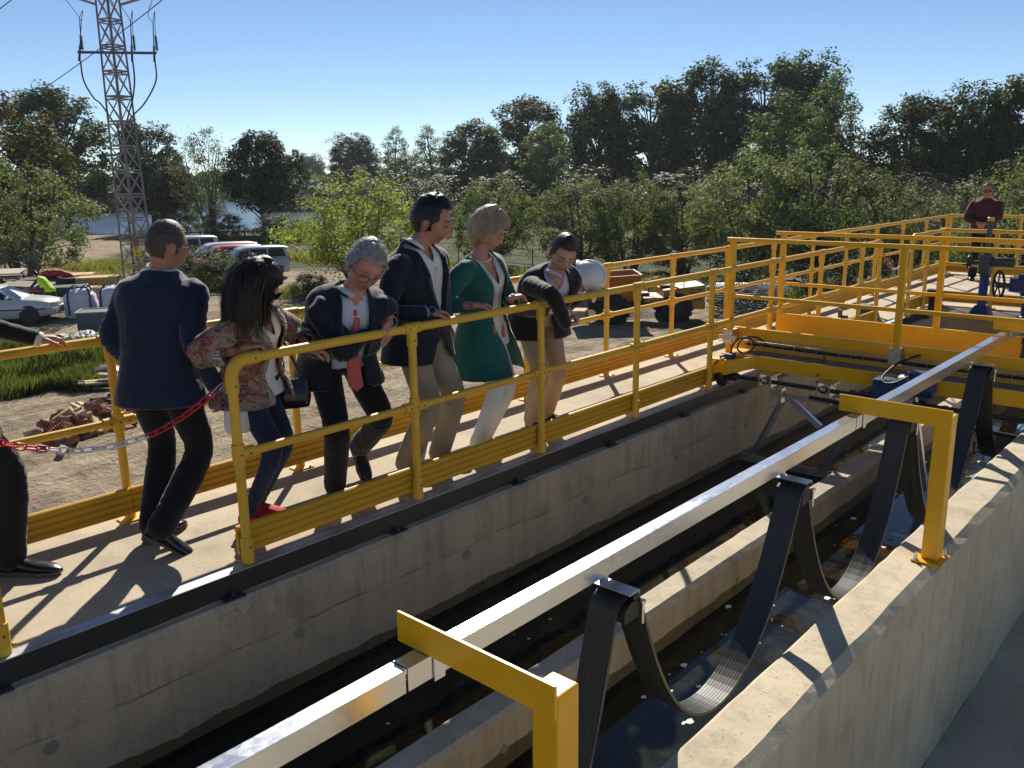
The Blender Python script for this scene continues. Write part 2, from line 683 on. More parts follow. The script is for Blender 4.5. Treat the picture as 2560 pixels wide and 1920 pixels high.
# flecks of foam floating on the right-hand channel
rng = random.Random(5)
mb = MB()
for i in range(130):
    x = rng.uniform(-2.30, -1.36)
    y = 1.5 + 7.5 * rng.random() ** 1.2
    r = 0.004 + 0.016 * rng.random() ** 3.0
    n = 9
    V = [(x, y, WATER_Z + 0.006)] + [(x + r * rng.uniform(0.7, 1.3) * math.cos(2 * PI * k / n), y + 1.5 * r * rng.uniform(0.7, 1.3) * math.sin(2 * PI * k / n), WATER_Z + 0.0015) for k in range(n)]
    mb.add(V, [(0, 1 + k, 1 + (k + 1) % n) for k in range(n)], 0, True)
for i in range(30):
    x = rng.uniform(-3.55, -2.56)
    y = 2 + 7 * rng.random()
    r = 0.004 + 0.006 * rng.random()
    n = 7
    V = [(x, y, WATER_Z + 0.004)] + [(x + r * math.cos(2 * PI * k / n), y + 1.3 * r * math.sin(2 * PI * k / n), WATER_Z + 0.0015) for k in range(n)]
    mb.add(V, [(0, 1 + k, 1 + (k + 1) % n) for k in range(n)], 0, True)
tag(mb.build("foam_flecks", simple("foam", (0.75, 0.74, 0.70), 0.7)), kind="stuff")

# steel angle along the walkway edge on which the bridge wheels run
track = thing("wheel_track", "black steel angle track along the walkway edge with worn bright top", "track", (-3.67, 5, 0))
mb = MB()
mb.bx(-3.672, -3.664, -4.0, 12.62, -0.102, 0.0062)
mb.build("web", BLACK_STEEL, track, 0.001)
mb = MB()
mb.bx(-3.735, -3.6725, -4.0, 12.62, 0.0045, 0.0122)
mb.bx(-3.6725, -3.6625, -4.0, 12.62, 0.0064, 0.0122)
mt = NT("worn_track_steel")
p_ = mt.pos((6, 1, 6))
w_ = mt.noise(p_, 3.0, 5, 0.7)
mt.set(Base_Color=mt.ramp(w_, [(0.35, (0.30, 0.31, 0.33)), (0.65, (0.52, 0.53, 0.55))]), Metallic=0.7, Roughness=mt.ramp(w_, [(0.3, 0.38), (0.7, 0.55)]))
mb.build("top_flange", mt.mat, track, 0.001)
for i in range(13):
    y = -0.15 + 1.06 * i
    mb = MB()
    mb.bx(-3.6635, -3.612, y - 0.055, y + 0.055, -0.1045, -0.0965)
    mb.cyl((-3.640, y, -0.090), (0, 0, 1), 0.011, 0.014, 6)
    mb.cyl((-3.640, y, -0.082), (0, 0, 1), 0.006, 0.03, 8)
    mb.build("clip_plate", GREY_CAST, track)
# ------------------------------------------------------------------ railings
RAIL_R = 0.0255
MIDZ, TOPZ = 0.584, 1.05
bolt_mat = simple("rail_bolt", (0.10, 0.09, 0.07), 0.5, 0.6)


def post_mesh(ax, side, end=None):
    """tube post with tee fittings; ax = rail direction, side = walkway side (the kickboard side)"""
    mb = MB()
    A, S, Z = Vector(ax), Vector(side), Vector((0, 0, 1))
    O = Vector((0, 0, 0))
    top = TOPZ - (0.12 if end else 0.0)
    mb.tube([O + Z * 0.0, O + Z * top], 0.0245, 12)
    mb.tube([O + Z * 0.006, O + Z * 0.15], 0.0310, 12)
    mb.box(O + Z * 0.005 + S * 0.012, (0.13 if abs(A.x) > .5 else 0.10, 0.13 if abs(A.y) > .5 else 0.10, 0.0095))
    mb.tube([O + Z * (MIDZ - 0.052), O + Z * (MIDZ + 0.052)], 0.0312, 12)
    lo, hi = (-0.085, 0.085)
    if end == 'lo':
        lo = 0.0
    if end == 'hi':
        hi = 0.0
    mb.tube([O + Z * MIDZ + A * lo, O + Z * MIDZ + A * hi], 0.0312, 12)
    if not end:
        mb.tube([O + Z * TOPZ - A * 0.060, O + Z * TOPZ + A * 0.060], 0.0322, 12)
        mb.tube([O + Z * (TOPZ - 0.105), O + Z * (TOPZ - 0.005)], 0.0315, 12)
    # bolts
    for sgn in (-1, 1):
        for q, z in ((0.0, MIDZ), (0.05, MIDZ), (-0.05, MIDZ), (0.035, TOPZ), (-0.035, TOPZ), (0.0, TOPZ - 0.07), (0.0, 0.10)):
            if end and z > MIDZ + 0.1:
                continue
            if end == 'lo' and q < 0 or end == 'hi' and q > 0:
                continue
            mb.cyl(O + A * q + Z * z + S * sgn * 0.0315, S, 0.0055, 0.006, 6, 1)
    for q in (-0.042, 0.042):
        mb.cyl(A * q + S * 0.05 + Z * 0.014, Z, 0.009, 0.012, 6, 2)
    return mb


def kick_profile():
    """ribbed kickboard section, 160 mm high"""
    pts = []
    h0, h1, n = 0.045, 0.205, 4
    for i in range(n):
        a = h0 + (h1 - h0) * i / n
        b = h0 + (h1 - h0) * (i + 1) / n
        pts += [(0.004, a + 0.002), (0.013, a + 0.008), (0.013, b - 0.008), (0.004, b - 0.002)]
    return pts + [(-s - 0.004, h) for s, h in pts[::-1]]


KP = kick_profile()


def railing(name, label, runs, group=None):
    """runs: list of dict(axis, fixed, a, b, posts, side, e0, e1) - e = 'elbow' | 'open' | 'join'"""
    r0 = runs[0]
    base = (r0['fixed'], r0['a'], 0) if r0['axis'] == 'y' else (r0['a'], r0['fixed'], 0)
    t = thing(name, label, "railing", base)
    if group:
        t["group"] = group
    for r in runs:
        isy = r['axis'] == 'y'
        A = Vector((0, 1, 0)) if isy else Vector((1, 0, 0))
        S = Vector((r['side'], 0, 0)) if isy else Vector((0, r['side'], 0))

        def P(u, z, s=0.0):
            p = Vector((r['fixed'], u, z)) if isy else Vector((u, r['fixed'], z))
            return p + S * s
        a, b = r['a'], r['b']
        # top rail with elbows at open ends
        path = []
        R = 0.085
        if r.get('e0') == 'elbow':
            path += [P(a, TOPZ - 0.13)] + [P(a + R - R * math.cos(k * PI / 12), TOPZ - R + R * math.sin(k * PI / 12)) for k in range(7)]
        else:
            path += [P(a, TOPZ)]
        n_in = max(2, int((b - a) / 1.2))
        wob = [(u, TOPZ) for u in np.linspace(a, b, n_in + 2)[1:-1]]
        path += [P(u, z) for u, z in wob]
        if r.get('e1') == 'elbow':
            path += [P(b - R + R * math.sin(k * PI / 12), TOPZ - R + R * math.cos(k * PI / 12)) for k in range(7)] + [P(b, TOPZ - 0.13)]
        else:
            path += [P(b, TOPZ)]
        mb = MB()
        mb.tube(path, RAIL_R, 12)
        mb.build("top_rail", Y_GRP, t)
        # elbow sleeves
        for e, u, sg in ((r.get('e0'), a, 1), (r.get('e1'), b, -1)):
            if e == 'elbow':
                mb = MB()
                q = [P(u, TOPZ - 0.155)] + [P(u + sg * (R - R * math.cos(k * PI / 12)), TOPZ - R + R * math.sin(k * PI / 12)) for k in range(7)] + [P(u + sg * 0.15, TOPZ)]
                mb.tube(q, 0.0320, 14)
                for zz, uu in ((TOPZ - 0.12, u), (TOPZ, u + sg * 0.12)):
                    for sn in (1, -1):
                        mb.cyl(P(uu, zz, sn * 0.032), S, 0.0055, 0.006, 6, 1)
                mb.build("elbow", [Y_GRP, bolt_mat], t)
        mb = MB()
        mb.tube([P(a, MIDZ), P(b, MIDZ)], 0.0225, 12)
        mb.build("mid_rail", Y_GRP, t)
        shared = {}
        for u in r['posts']:
            end = 'lo' if (abs(u - a) < 1e-3 and r.get('e0') == 'elbow') else 'hi' if (abs(u - b) < 1e-3 and r.get('e1') == 'elbow') else None
            if end not in shared:
                shared[end] = post_mesh(A, S, end).mesh("post", [Y_GRP, bolt_mat, ZINC])
            o = bpy.data.objects.new("post", shared[end])
            COL.objects.link(o)
            o.parent = t
            o.location = P(u, 0) - Vector(base)
        # kickboards between posts, fixed to the walkway side of the posts
        us = sorted(set([a - (0.03 if r.get('e0') == 'elbow' else 0)] + list(r['posts'][1:-1]) + [b + (0.03 if r.get('e1') == 'elbow' else 0)]))
        for u0, u1 in zip(us[:-1], us[1:]):
            mb = MB()
            w = 0.045
            n = len(KP)
            V0 = [P(u0 + 0.002, z, w + s) for s, z in KP]
            V1 = [P(u1 - 0.002, z, w + s) for s, z in KP]
            F = [(i, (i + 1) % n, n + (i + 1) % n, n + i) for i in range(n)]
            mb.add(V0 + V1, F + [tuple(range(n))[::-1], tuple(range(n, 2 * n))])
            mb.build("kickboard", Y_GRP2, t)
    return t


fp = [2.112 + 1.1545 * k for k in range(8)]
railing("walkway_railing", "long yellow tube railing that the visitors lean on along the canal edge",
        [dict(axis='y', fixed=XF, a=2.112, b=10.765, posts=fp + [10.765], side=-1, e0='elbow', e1='elbow')])
railing("walkway_railing", "short yellow railing at the bottom left edge before the chained gap",
        [dict(axis='y', fixed=XF, a=-3.6, b=0.978, posts=[-3.6, -2.45, -1.3, -0.15, 0.978], side=-1, e1='elbow')])
bp = [2.0 + 1.1635 * k for k in range(-5, 14)]
gx = [-3.64 + 1.14 * k for k in range(6)]
railing("walkway_railing", "yellow back railing behind the visitors running to the far corner of the walkway",
        [dict(axis='y', fixed=XB, a=-3.9, b=17.35, posts=bp + [17.35], side=1),
         dict(axis='x', fixed=17.35, a=XB, b=3.2, posts=gx, side=-1)])
railing("walkway_railing", "yellow gallery railing with an elbow end behind the blue gate valve",
        [dict(axis='y', fixed=XF + 0.02, a=11.86, b=13.2, posts=[11.86, 12.52], side=-1, e0='elbow'),
         dict(axis='x', fixed=13.2, a=XF + 0.02, b=3.2, posts=[-3.70, -3.03, -1.9, -0.75, 0.4, 1.6], side=1)])

# ------------------------------------------------------------------ plastic barrier chains
RED_PL = simple("red_plastic", (0.62, 0.012, 0.02), 0.38, 0, 0.1)
WHITE_PL = simple("white_plastic", (0.72, 0.72, 0.70), 0.42, 0, 0.06)
CAR_M = ZINC


def link_mesh(L, W, r, mat, n=6, k=5):
    mb = MB()
    path = []
    h = (L - W) / 2
    for i in range(k + 1):
        a = -PI / 2 + PI * i / k
        path.append(Vector((h + W / 2 * math.cos(a), W / 2 * math.sin(a), 0)))
    for i in range(k + 1):
        a = PI / 2 + PI * i / k
        path.append(Vector((-h + W / 2 * math.cos(a), W / 2 * math.sin(a), 0)))
    mb.tube(path, r, n, closed=True)
    return mb.mesh("link", mat)


def chain(label, pts, L, W, r, colours, hooks=True, phase=0):
    P = catmull(pts, 10)
    t = thing("barrier_chain", label, "chain", tuple(P[0]), "red and white plastic barrier chains")
    meshes = {'r': link_mesh(L, W, r, RED_PL), 'w': link_mesh(L, W, r, WHITE_PL)}
    seg = [(P[i + 1] - P[i]).length for i in range(len(P) - 1)]
    tot = sum(seg)
    pitch = (L - 2.4 * r)
    n = int(tot / pitch)
    for i in range(n):
        d = (i + 0.5) * tot / n
        j = 0
        while j < len(seg) - 1 and d > seg[j]:
            d -= seg[j]
            j += 1
        c = P[j].lerp(P[j + 1], d / seg[j])
        x = (P[j + 1] - P[j]).normalized()
        up = Vector((0, 0, 1))
        y = up.cross(x).normalized()
        z = x.cross(y)
        R = Matrix((x, y, z)).transposed()
        R = R @ Matrix.Rotation(rad(20 + 90 * (i % 2) + 8 * math.sin(i * 1.7)), 3, 'X')
        col = colours[min(len(colours) - 1, int(i * len(colours) / n))]
        o = bpy.data.objects.new("link", meshes[col])
        COL.objects.link(o)
        o.parent = t
        o.matrix_local = Matrix.Translation(c - P[0]) @ R.to_4x4()
    if hooks:
        e = P[-1]
        mb = MB()
        d = (P[-1] - P[-3]).normalized()
        mb.tube(catmull([e - d * 0.03, e + d * 0.012 + Vector((0, 0, .006)), e + d * 0.05, e + d * 0.06 + Vector((0, 0, -.012)), e + d * 0.02 + Vector((0, 0, -.016))], 5), 0.0032, 7)
        mb.build("hook", CAR_M, t)
    return t


chain("red and white plastic chain closing the railing gap in front of the man in navy",
      [(-3.735, 1.03, 0.93), (-3.75, 1.10, 0.882), (-3.77, 1.17, 0.846), (-3.79, 1.27, 0.808), (-3.80, 1.394, 0.766), (-3.80, 1.557, 0.748), (-3.80, 1.733, 0.760), (-3.80, 1.861, 0.798), (-3.79, 1.969, 0.851), (-3.775, 2.055, 0.912)],
      0.058, 0.026, 0.0042, "rrrrrrwwwwwwwwwwrrrrrrrrr")
cc = [(-3.70, 10.79, 0.93), (-3.70, 10.95, 0.80), (-3.70, 11.15, 0.70), (-3.70, 11.32, 0.675), (-3.70, 11.5, 0.71), (-3.70, 11.68, 0.80), (-3.70, 11.83, 0.93)]
chain("red and white chain hanging in the far railing gap before the gallery", cc, 0.058, 0.026, 0.0042, "rrrrrwwwwwwwww", False)

# ------------------------------------------------------------------ yellow brackets, rail and festoon cable
CRX, CRZ = -1.5395, 0.695   # cable-trolley rail: centre line and top


def bracket(y):
    lab = {1: "nearest yellow bracket holding the cable rail, its foot out of view below",
           2: "yellow bracket on the sunlit wall top, whole post and base plate in view",
           3: "far yellow bracket arm at the right edge above the scraper bridge"}
    t = thing("rail_bracket", lab[1 + [1.341, 4.316, 7.291].index(y)], "bracket", (-1.13, y + 0.045, 0.0), "yellow brackets carrying the cable rail")
    mb = MB()
    mb.bx(-1.172, -1.092, y + 0.009, y + 0.089, 0.012, 0.752)
    mb.build("post", Y_STEEL, t, 0.006)
    mb = MB()
    mb.bx(-1.632, -1.093, y - 0.001, y + 0.0085, 0.697, 0.783)
    mb.bx(-1.62, -1.172, y + 0.0087, y + 0.06, 0.697, 0.704)
    mb.build("arm", Y_STEEL, t, 0.0015)
    mb = MB()
    mb.bx(-1.205, -1.062, y - 0.04, y + 0.125, 0.0015, 0.0118)
    mb.build("base_plate", Y_STEEL, t, 0.002)
    for dx, dy in ((-0.052, -0.026), (0.044, 0.112)):
        mb = MB()
        c = Vector((-1.1335 + dx, y + dy, 0.012))
        mb.cyl(c + Vector((0, 0, .0015)), (0, 0, 1), 0.014, 0.003, 16)
        mb.cyl(c + Vector((0, 0, .008)), (0, 0, 1), 0.0105, 0.011, 6)
        mb.cyl(c + Vector((0, 0, .018)), (0, 0, 1), 0.0095, 0.010, 6)
        mb.cyl(c + Vector((0, 0, .022)), (0, 0, 1), 0.0055, 0.03, 10)
        mb.build("anchor_bolt", ZINC, t)
    mb = MB()   # clip that holds the rail under the arm
    mb.bx(CRX - 0.037, CRX + 0.037, y + 0.012, y + 0.05, 0.6952, 0.6968)
    mb.bx(CRX + 0.030, CRX + 0.034, y + 0.012, y + 0.05, 0.620, 0.6952)
    mb.bx(CRX - 0.034, CRX - 0.030, y + 0.012, y + 0.05, 0.620, 0.6952)
    mb.build("rail_clip", GALV, t)
    return t


for y in (1.341, 4.316, 7.291):
    bracket(y)

cr = thing("cable_rail", "galvanised channel rail running under the yellow brackets above the canal", "rail", (CRX, 4, CRZ))
w, h, tk, lip = 0.028, 0.066, 0.0035, 0.012
prof = [(-w, 0), (w, 0), (w, -h), (w - lip, -h), (w - lip, -h + tk), (w - tk, -h + tk), (w - tk, -tk), (-w + tk, -tk), (-w + tk, -h + tk), (-w + lip, -h + tk), (-w + lip, -h), (-w, -h)]
for y0, y1 in ((-1.5, 1.26), (1.268, 4.24), (4.248, 7.22), (7.228, 10.4)):
    mb = MB()
    n = len(prof)
    V = [(CRX + a, y0, CRZ + b) for a, b in prof] + [(CRX + a, y1, CRZ + b) for a, b in prof]
    mb.add(V, [(i, (i + 1) % n, n + (i + 1) % n, n + i) for i in range(n)])
    mb.build("channel", GALV, cr, 0.0012)
# ------------------------------------------------------------------ festoon trolleys and the flat cable
TY = [0.72, 2.145, 3.478, 4.86, 6.47, 7.95, 9.4]
def cable_mat():
    m = NT("flat_cable_rubber")
    w = m.noise(m.pos((130, 1.5, 1.5)), 1.0, 4, 0.6)
    m.set(Base_Color=m.ramp(w, [(0.3, (0.012, 0.012, 0.012)), (0.7, (0.035, 0.033, 0.03))]))
    m.set(Roughness=m.ramp(w, [(0.3, 0.36), (0.7, 0.52)]))
    m.b.inputs["Specular IOR Level"].default_value = 0.6
    return m.mat
CABLE = cable_mat()
for i, y in enumerate(TY):
    if i == 0:
        continue
    lab = ["", "cable trolley hanging under the rail just past the nearest bracket", "second cable trolley, on the rail between the two yellow brackets",
           "cable trolley hidden behind the post of the bracket on the wall top", "cable trolley on the rail above the bridge grating",
           "cable trolley at the right edge by the far bracket", "last cable trolley far along the rail"][i]
    t = thing("cable_trolley", lab, "trolley", (CRX, y, 0.63), "cable trolleys under the rail")
    mb = MB()
    mb.bx(CRX - 0.004, CRX + 0.004, y - 0.02, y + 0.02, 0.592, 0.66)
    mb.cyl((CRX, y + 0.012, 0.646), (1, 0, 0), 0.012, 0.04, 10)
    mb.cyl((CRX, y - 0.012, 0.646), (1, 0, 0), 0.012, 0.04, 10)
    mb.build("hanger", ZINC, t)
    mb = MB()
    mb.bx(CRX - 0.028, CRX + 0.122, y - 0.03, y + 0.03, 0.588, 0.5925)
    mb.bx(CRX - 0.028, CRX + 0.122, y + 0.027, y + 0.030, 0.578, 0.5875)
    mb.build("clamp_plate", ZINC, t, 0.002)
    mb = MB()
    arc = [(0.052 * math.cos(PI * k / 10), 0.052 * math.sin(PI * k / 10)) for k in range(11)]
    pr = [(y + a, 0.508 + b) for a, b in arc] + [(y - 0.045, 0.495), (y + 0.045, 0.495)]
    n = len(pr)
    V = [(CRX - 0.012, a, b) for a, b in pr] + [(CRX + 0.118, a, b) for a, b in pr]
    mb.add(V, [(k, (k + 1) % n, n + (k + 1) % n, n + k) for k in range(n)] + [tuple(range(n))[::-1], tuple(range(n, 2 * n))])
    mb.build("saddle", DARK_RUBBER, t)
    mb = MB()
    mb.cyl((CRX + 0.124, y + 0.045, 0.505), (0, 0, 1), 0.0055, 0.075, 8)
    mb.cyl((CRX + 0.124, y + 0.045, 0.545), (0, 0, 1), 0.011, 0.009, 6)
    mb.build("clamp_bolt", ZINC, t)

cab = thing("festoon_cable", "black flat rubber cable looping down between the trolleys over the canal", "cable", (CRX + 0.05, 4, 0.0))
SAG = [1.05, 0.69, 0.74, 0.82, 0.78, 0.8]


def loop_path(y0, y1, sag):
    R = 0.066
    za = 0.508
    L = (y1 - y0) - 2 * R
    # catenary parameter
    lo, hi = 0.05, 5.0
    for _ in range(50):
        a = (lo + hi) / 2
        if a * (math.cosh(L / 2 / a) - 1) > sag:
            lo = a
        else:
            hi = a
    ym = (y0 + y1) / 2
    pts = []
    s0 = math.atan(math.sinh(L / 2 / a))           # limb slope
    for k in range(7):
        an = PI / 2 - (PI / 2 - (PI / 2 - s0)) * k / 6
        pts.append((y0 + R * math.cos(an), za + R * math.sin(an)))
    yE = pts[-1]
    N = 34
    for k in range(1, N):
        u = -1 + 2 * k / N
        yy = ym + u * (ym - yE[0])
        zz = yE[1] - sag + a * (math.cosh((yy - ym) / a) - 1)
        pts.append((yy, zz))
    right = [(y1 - (p[0] - y0), p[1]) for p in pts[:7]][::-1]
    return pts + right


for i in range(len(TY) - 1):
    P = loop_path(TY[i], TY[i + 1], SAG[i])
    mb = MB()
    x0, x1 = CRX - 0.004, CRX + 0.108
    nr = 9
    prof = []
    th = 0.011
    for k in range(nr):
        a = x0 + (x1 - x0) * k / nr
        b = x0 + (x1 - x0) * (k + 1) / nr
        prof += [(a + 0.0006, 0.0), (a + 0.002, 0.0007), (b - 0.002, 0.0007), (b - 0.0006, 0.0)]
    prof = prof + [(x, -th - z) for x, z in prof[::-1]]
    V = []
    n = len(prof)
    for j, (yy, zz) in enumerate(P):
        q0, q1 = P[max(0, j - 1)], P[min(len(P) - 1, j + 1)]
        d = Vector((q1[0] - q0[0], q1[1] - q0[1])).normalized()
        nn = Vector((-d.y, d.x))
        skew = 0.012 * math.sin(i * 2.1 + j * 0.12)
        for x, o in prof:
            V.append((x + skew, yy + nn.x * o, zz + nn.y * o))
    F = []
    for j in range(len(P) - 1):
        for k in range(n):
            F.append((j * n + k, j * n + (k + 1) % n, (j + 1) * n + (k + 1) % n, (j + 1) * n + k))
    mb.add(V, F, 0, False)
    mb.build("cable_loop", CABLE, cab)

# ------------------------------------------------------------------ travelling scraper bridge
br = thing("scraper_bridge", "yellow travelling scraper bridge spanning the canal on wheels with railings and grating", "bridge", (-2.5, 7.4, 0.2))
BX1 = -0.6
mb = MB()   # end carriage box above the track
mb.bx(-3.792, -3.622, 6.86, 8.35, 0.130, 0.262)
mb.bx(-3.80, -3.615, 6.85, 8.36, 0.2622, 0.272)
mb.build("end_carriage", Y_STEEL, br, 0.006)
mb = MB()   # small lugs on the carriage nose
for z in (0.262, 0.132):
    mb.bx(-3.86, -3.793, 6.862, 6.99, z, z + 0.008)
mb.build("guide_lug", Y_STEEL, br, 0.002)
for nm, yy in (("front_beam", 7.05), ("rear_beam", 8.12)):
    mb = MB()
    mb.bx(-3.6215, BX1, yy, yy + 0.012, 0.178, 0.298)
    mb.bx(-3.6215, BX1, yy + 0.0122, yy + 0.075, 0.262, 0.274)
    mb.bx(-3.6215, BX1, yy + 0.0122, yy + 0.075, 0.178, 0.190)
    mb.build(nm, Y_STEEL, br, 0.002)
mb = MB()   # gusset between carriage and beam
mb.add([(-3.621, 6.87, 0.14), (-3.621, 7.05, 0.14), (-3.621, 7.05, 0.262), (-3.621, 6.87, 0.262), (-3.45, 7.049, 0.18), (-3.45, 7.049, 0.29)],
       [(0, 4, 5, 3), (0, 1, 4), (3, 5, 2)])
mb.build("gusset", Y_STEEL, br)
# open bar grating
gr = MB()
y0, y1, zt = 7.0655, 7.265, 0.3015
for k in range(8):
    yy = y0 + (y1 - y0) * k / 7
    gr.bx(-3.60, BX1, yy - 0.0015, yy + 0.0015, zt - 0.025, zt)
for k in range(int((BX1 + 3.6) / 0.034)):
    xx = -3.6 + 0.034 * k
    gr.bx(xx - 0.0015, xx + 0.0015, y0, y1, zt - 0.0255, zt + 0.0005)
g_ = gr.build("grating", GALV, br)
g_["kind"] = "stuff"
gr = MB()   # deck grating between the kickplates
y0, y1 = 7.36, 8.05
for k in range(22):
    yy = y0 + (y1 - y0) * k / 21
    gr.bx(-3.60, BX1, yy - 0.0015, yy + 0.0015, 0.262, 0.289)
for k in range(int((BX1 + 3.6) / 0.034)):
    xx = -3.6 + 0.034 * k
    gr.bx(xx - 0.0015, xx + 0.0015, y0, y1, 0.2615, 0.2895)
g2 = gr.build("deck_grating", GALV, br)
g2["kind"] = "stuff"
mb = MB()
mb.bx(-3.78, BX1, 7.270, 7.278, 0.302, 0.500)
mb.bx(-3.78, BX1, 7.2782, 7.30, 0.493, 0.500)
mb.build("kick_plate", Y_STEEL, br, 0.001)
mb = MB()
mb.bx(-3.70, -2.0, 8.05, 8.058, 0.300, 0.533)
mb.bx(-3.70, -2.0, 8.0582, 8.08, 0.526, 0.533)
mb.bx(-2.0, BX1, 8.05, 8.058, 0.300, 0.5325)
mb.build("kick_plate", Y_STEEL, br, 0.001)
# railings of the bridge: flat square sections
RB = dict(bevel=0.004)
for yy, x0, ps, zt_, zm, zb in ((7.13, -3.80, (-3.745, -2.275, -0.85), 1.306, 0.805, 0.2735), (8.10, -3.80, (-3.72, -2.265, -0.85), 1.306, 0.82, 0.30)):
    mb = MB()
    mb.bx(x0, BX1, yy - 0.022, yy + 0.022, zt_ - 0.018, zt_ + 0.018)
    mb.build("bridge_top_rail", Y_STEEL, br, 0.005)
    mb = MB()
    mb.bx(x0 + 0.03, BX1, yy - 0.016, yy + 0.016, zm - 0.016, zm + 0.016)
    mb.build("bridge_mid_rail", Y_STEEL, br, 0.004)
    for px in ps:
        mb = MB()
        zb2 = 0.44 if (yy < 7.5 and px > -3.0) else zb
        mb.bx(px - 0.025, px + 0.025, yy - 0.0212, yy + 0.0212, zb2, zt_ - 0.0185)
        if zb2 == zb:
            mb.bx(px - 0.06, px + 0.045, yy - 0.05, yy + 0.055, zb - 0.0012, zb + 0.008)
        mb.build("bridge_post", Y_STEEL, br, 0.003)
# wheel
for wy in (6.93, 8.2):
    w = MB()
    M = Matrix.Translation((-3.688, wy, 0.100)) @ Matrix.Rotation(PI / 2, 4, 'Y')
    w.lathe([(0.03, -0.034), (0.074, -0.034), (0.082, -0.026), (0.086, -0.012), (0.086, 0.012), (0.082, 0.026), (0.074, 0.034), (0.03, 0.034)], 28, M)
    wo = w.build("wheel", BLACK_STEEL, br)
    w = MB()
    w.bx(-3.752, -3.740, wy - 0.04, wy + 0.05, 0.06, 0.129)
    w.bx(-3.636, -3.624, wy - 0.04, wy + 0.05, 0.06, 0.129)
    w.cyl((-3.688, wy, 0.10), (1, 0, 0), 0.02, 0.16, 12)
    w.cyl((-3.60, wy + 0.03, 0.105), (1, 0, 0), 0.036, 0.10, 14)
    w.build("wheel_fork", BLACK_STEEL, br)
# drive shaft, hangers, gear motor
mb = MB()
mb.tube([(-3.55, 6.95, 0.112), (-2.36, 6.95, 0.112)], 0.0185, 12)
mb.tube([(-2.05, 6.95, 0.112), (BX1, 6.95, 0.112)], 0.0185, 12)
for x in (-2.52, -2.44, -1.98):
    mb.cyl((x, 6.95, 0.112), (1, 0, 0), 0.036, 0.05, 14)
mb.build("drive_shaft", BLACK_STEEL, br)
mb = MB()
mb.tube([(-2.9, 6.99, 0.02), (BX1, 6.99, -0.05)], 0.017, 10)
mb.build("tie_bar", BLACK_STEEL, br)
for x in (-3.285, -2.765):
    mb = MB()
    mb.bx(x - 0.06, x - 0.045, 6.93, 7.049, 0.06, 0.178)
    mb.bx(x + 0.045, x + 0.06, 6.93, 7.049, 0.06, 0.178)
    mb.bx(x - 0.075, x + 0.09, 6.93, 7.06, 0.168, 0.1775)
    for dx in (-0.06, 0.0525, 0.085):
        mb.cyl((x + dx, 6.95, 0.155), (0, 0, 1), 0.010, 0.02, 6)
    mb.cyl((x, 6.95, 0.112), (1, 0, 0), 0.032, 0.05, 14)
    mb.build("shaft_hanger", ZINC, br)
mb = MB()
mb.bx(-2.345, -2.17, 6.86, 7.02, 0.13, 0.285)
mb.bx(-2.36, -2.1, 6.88, 7.045, 0.055, 0.145)
M = Matrix.Translation((-2.03, 6.93, 0.26)) @ Matrix.Rotation(PI / 2, 4, 'Y')
mb.lathe([(0.0, -0.145), (0.06, -0.145), (0.078, -0.12), (0.078, 0.11), (0.07, 0.13), (0.0, 0.135)], 20, M)
for k in range(14):
    a = 2 * PI * k / 14
    mb.box((-2.03, 6.93 + 0.082 * math.cos(a), 0.26 + 0.082 * math.sin(a)), (0.2, 0.006, 0.012), Matrix.Rotation(a, 3, 'X'))
mb.bx(-2.09, -1.98, 6.86, 6.98, 0.335, 0.378)
mb.build("gear_motor", BLUE_PAINT, br, 0.006)
mb = MB()
mb.tube(catmull([(-2.05, 6.86, 0.36), (-2.16, 6.82, 0.29), (-2.24, 6.83, 0.275), (-2.28, 6.90, 0.31), (-2.22, 7.08, 0.40), (-2.12, 7.29, 0.44)], 8), 0.009, 8)
mb.build("motor_cable", DARK_RUBBER, br)
# wire cable tray with its cables
tr = MB()
for yy, zz in ((7.165, 0.405), (7.165, 0.355), (7.245, 0.405), (7.245, 0.352), (7.205, 0.350)):
    tr.tube([(-3.66, yy, zz), (BX1, yy, zz)], 0.0028, 5)
k = 0
x = -3.64
while x < BX1:
    tr.tube([(x, 7.165, 0.408), (x, 7.165, 0.350), (x, 7.245, 0.348), (x, 7.245, 0.408)], 0.0026, 5)
    x += 0.10
tr.build("cable_tray", ZINC, br)
mb = MB()
for q, (yy, zz) in enumerate(((7.185, 0.366), (7.205, 0.365), (7.222, 0.367))):
    pp = [(-3.60 + 0.3 * i, yy + 0.004 * math.sin(i * 1.3 + q), zz + 0.003 * math.sin(i * 2.1 + q * 2)) for i in range(11)]
    mb.tube(catmull(pp, 4), 0.0085, 7)
mb.build("tray_cables", DARK_RUBBER, br)
mb = MB()
mb.tube(catmull([(-2.87, 7.17, 0.36), (-2.868, 7.155, 0.30), (-2.862, 7.03, 0.20)], 5), 0.006, 6)
mb.build("loose_tie", DARK_RUBBER, br)
for px in (-3.745, -2.275):   # junction plates holding the tray to the posts
    mb = MB()
    mb.bx(px - 0.045, px + 0.045, 7.098, 7.105, 0.37, 0.50)
    mb.bx(px - 0.02, px + 0.02, 7.152, 7.268, 0.38, 0.49)
    mb.cyl((px, 7.094, 0.475), (0, 1, 0), 0.013, 0.012, 6)
    mb.build("tray_bracket", ZINC, br, 0.001)
mb = MB()
mb.bx(-3.83, -3.66, 7.088, 7.095, 0.405, 0.445)
mb.build("name_plate", simple("aluminium_plate", (0.5, 0.5, 0.5), 0.4, 0.6), br)
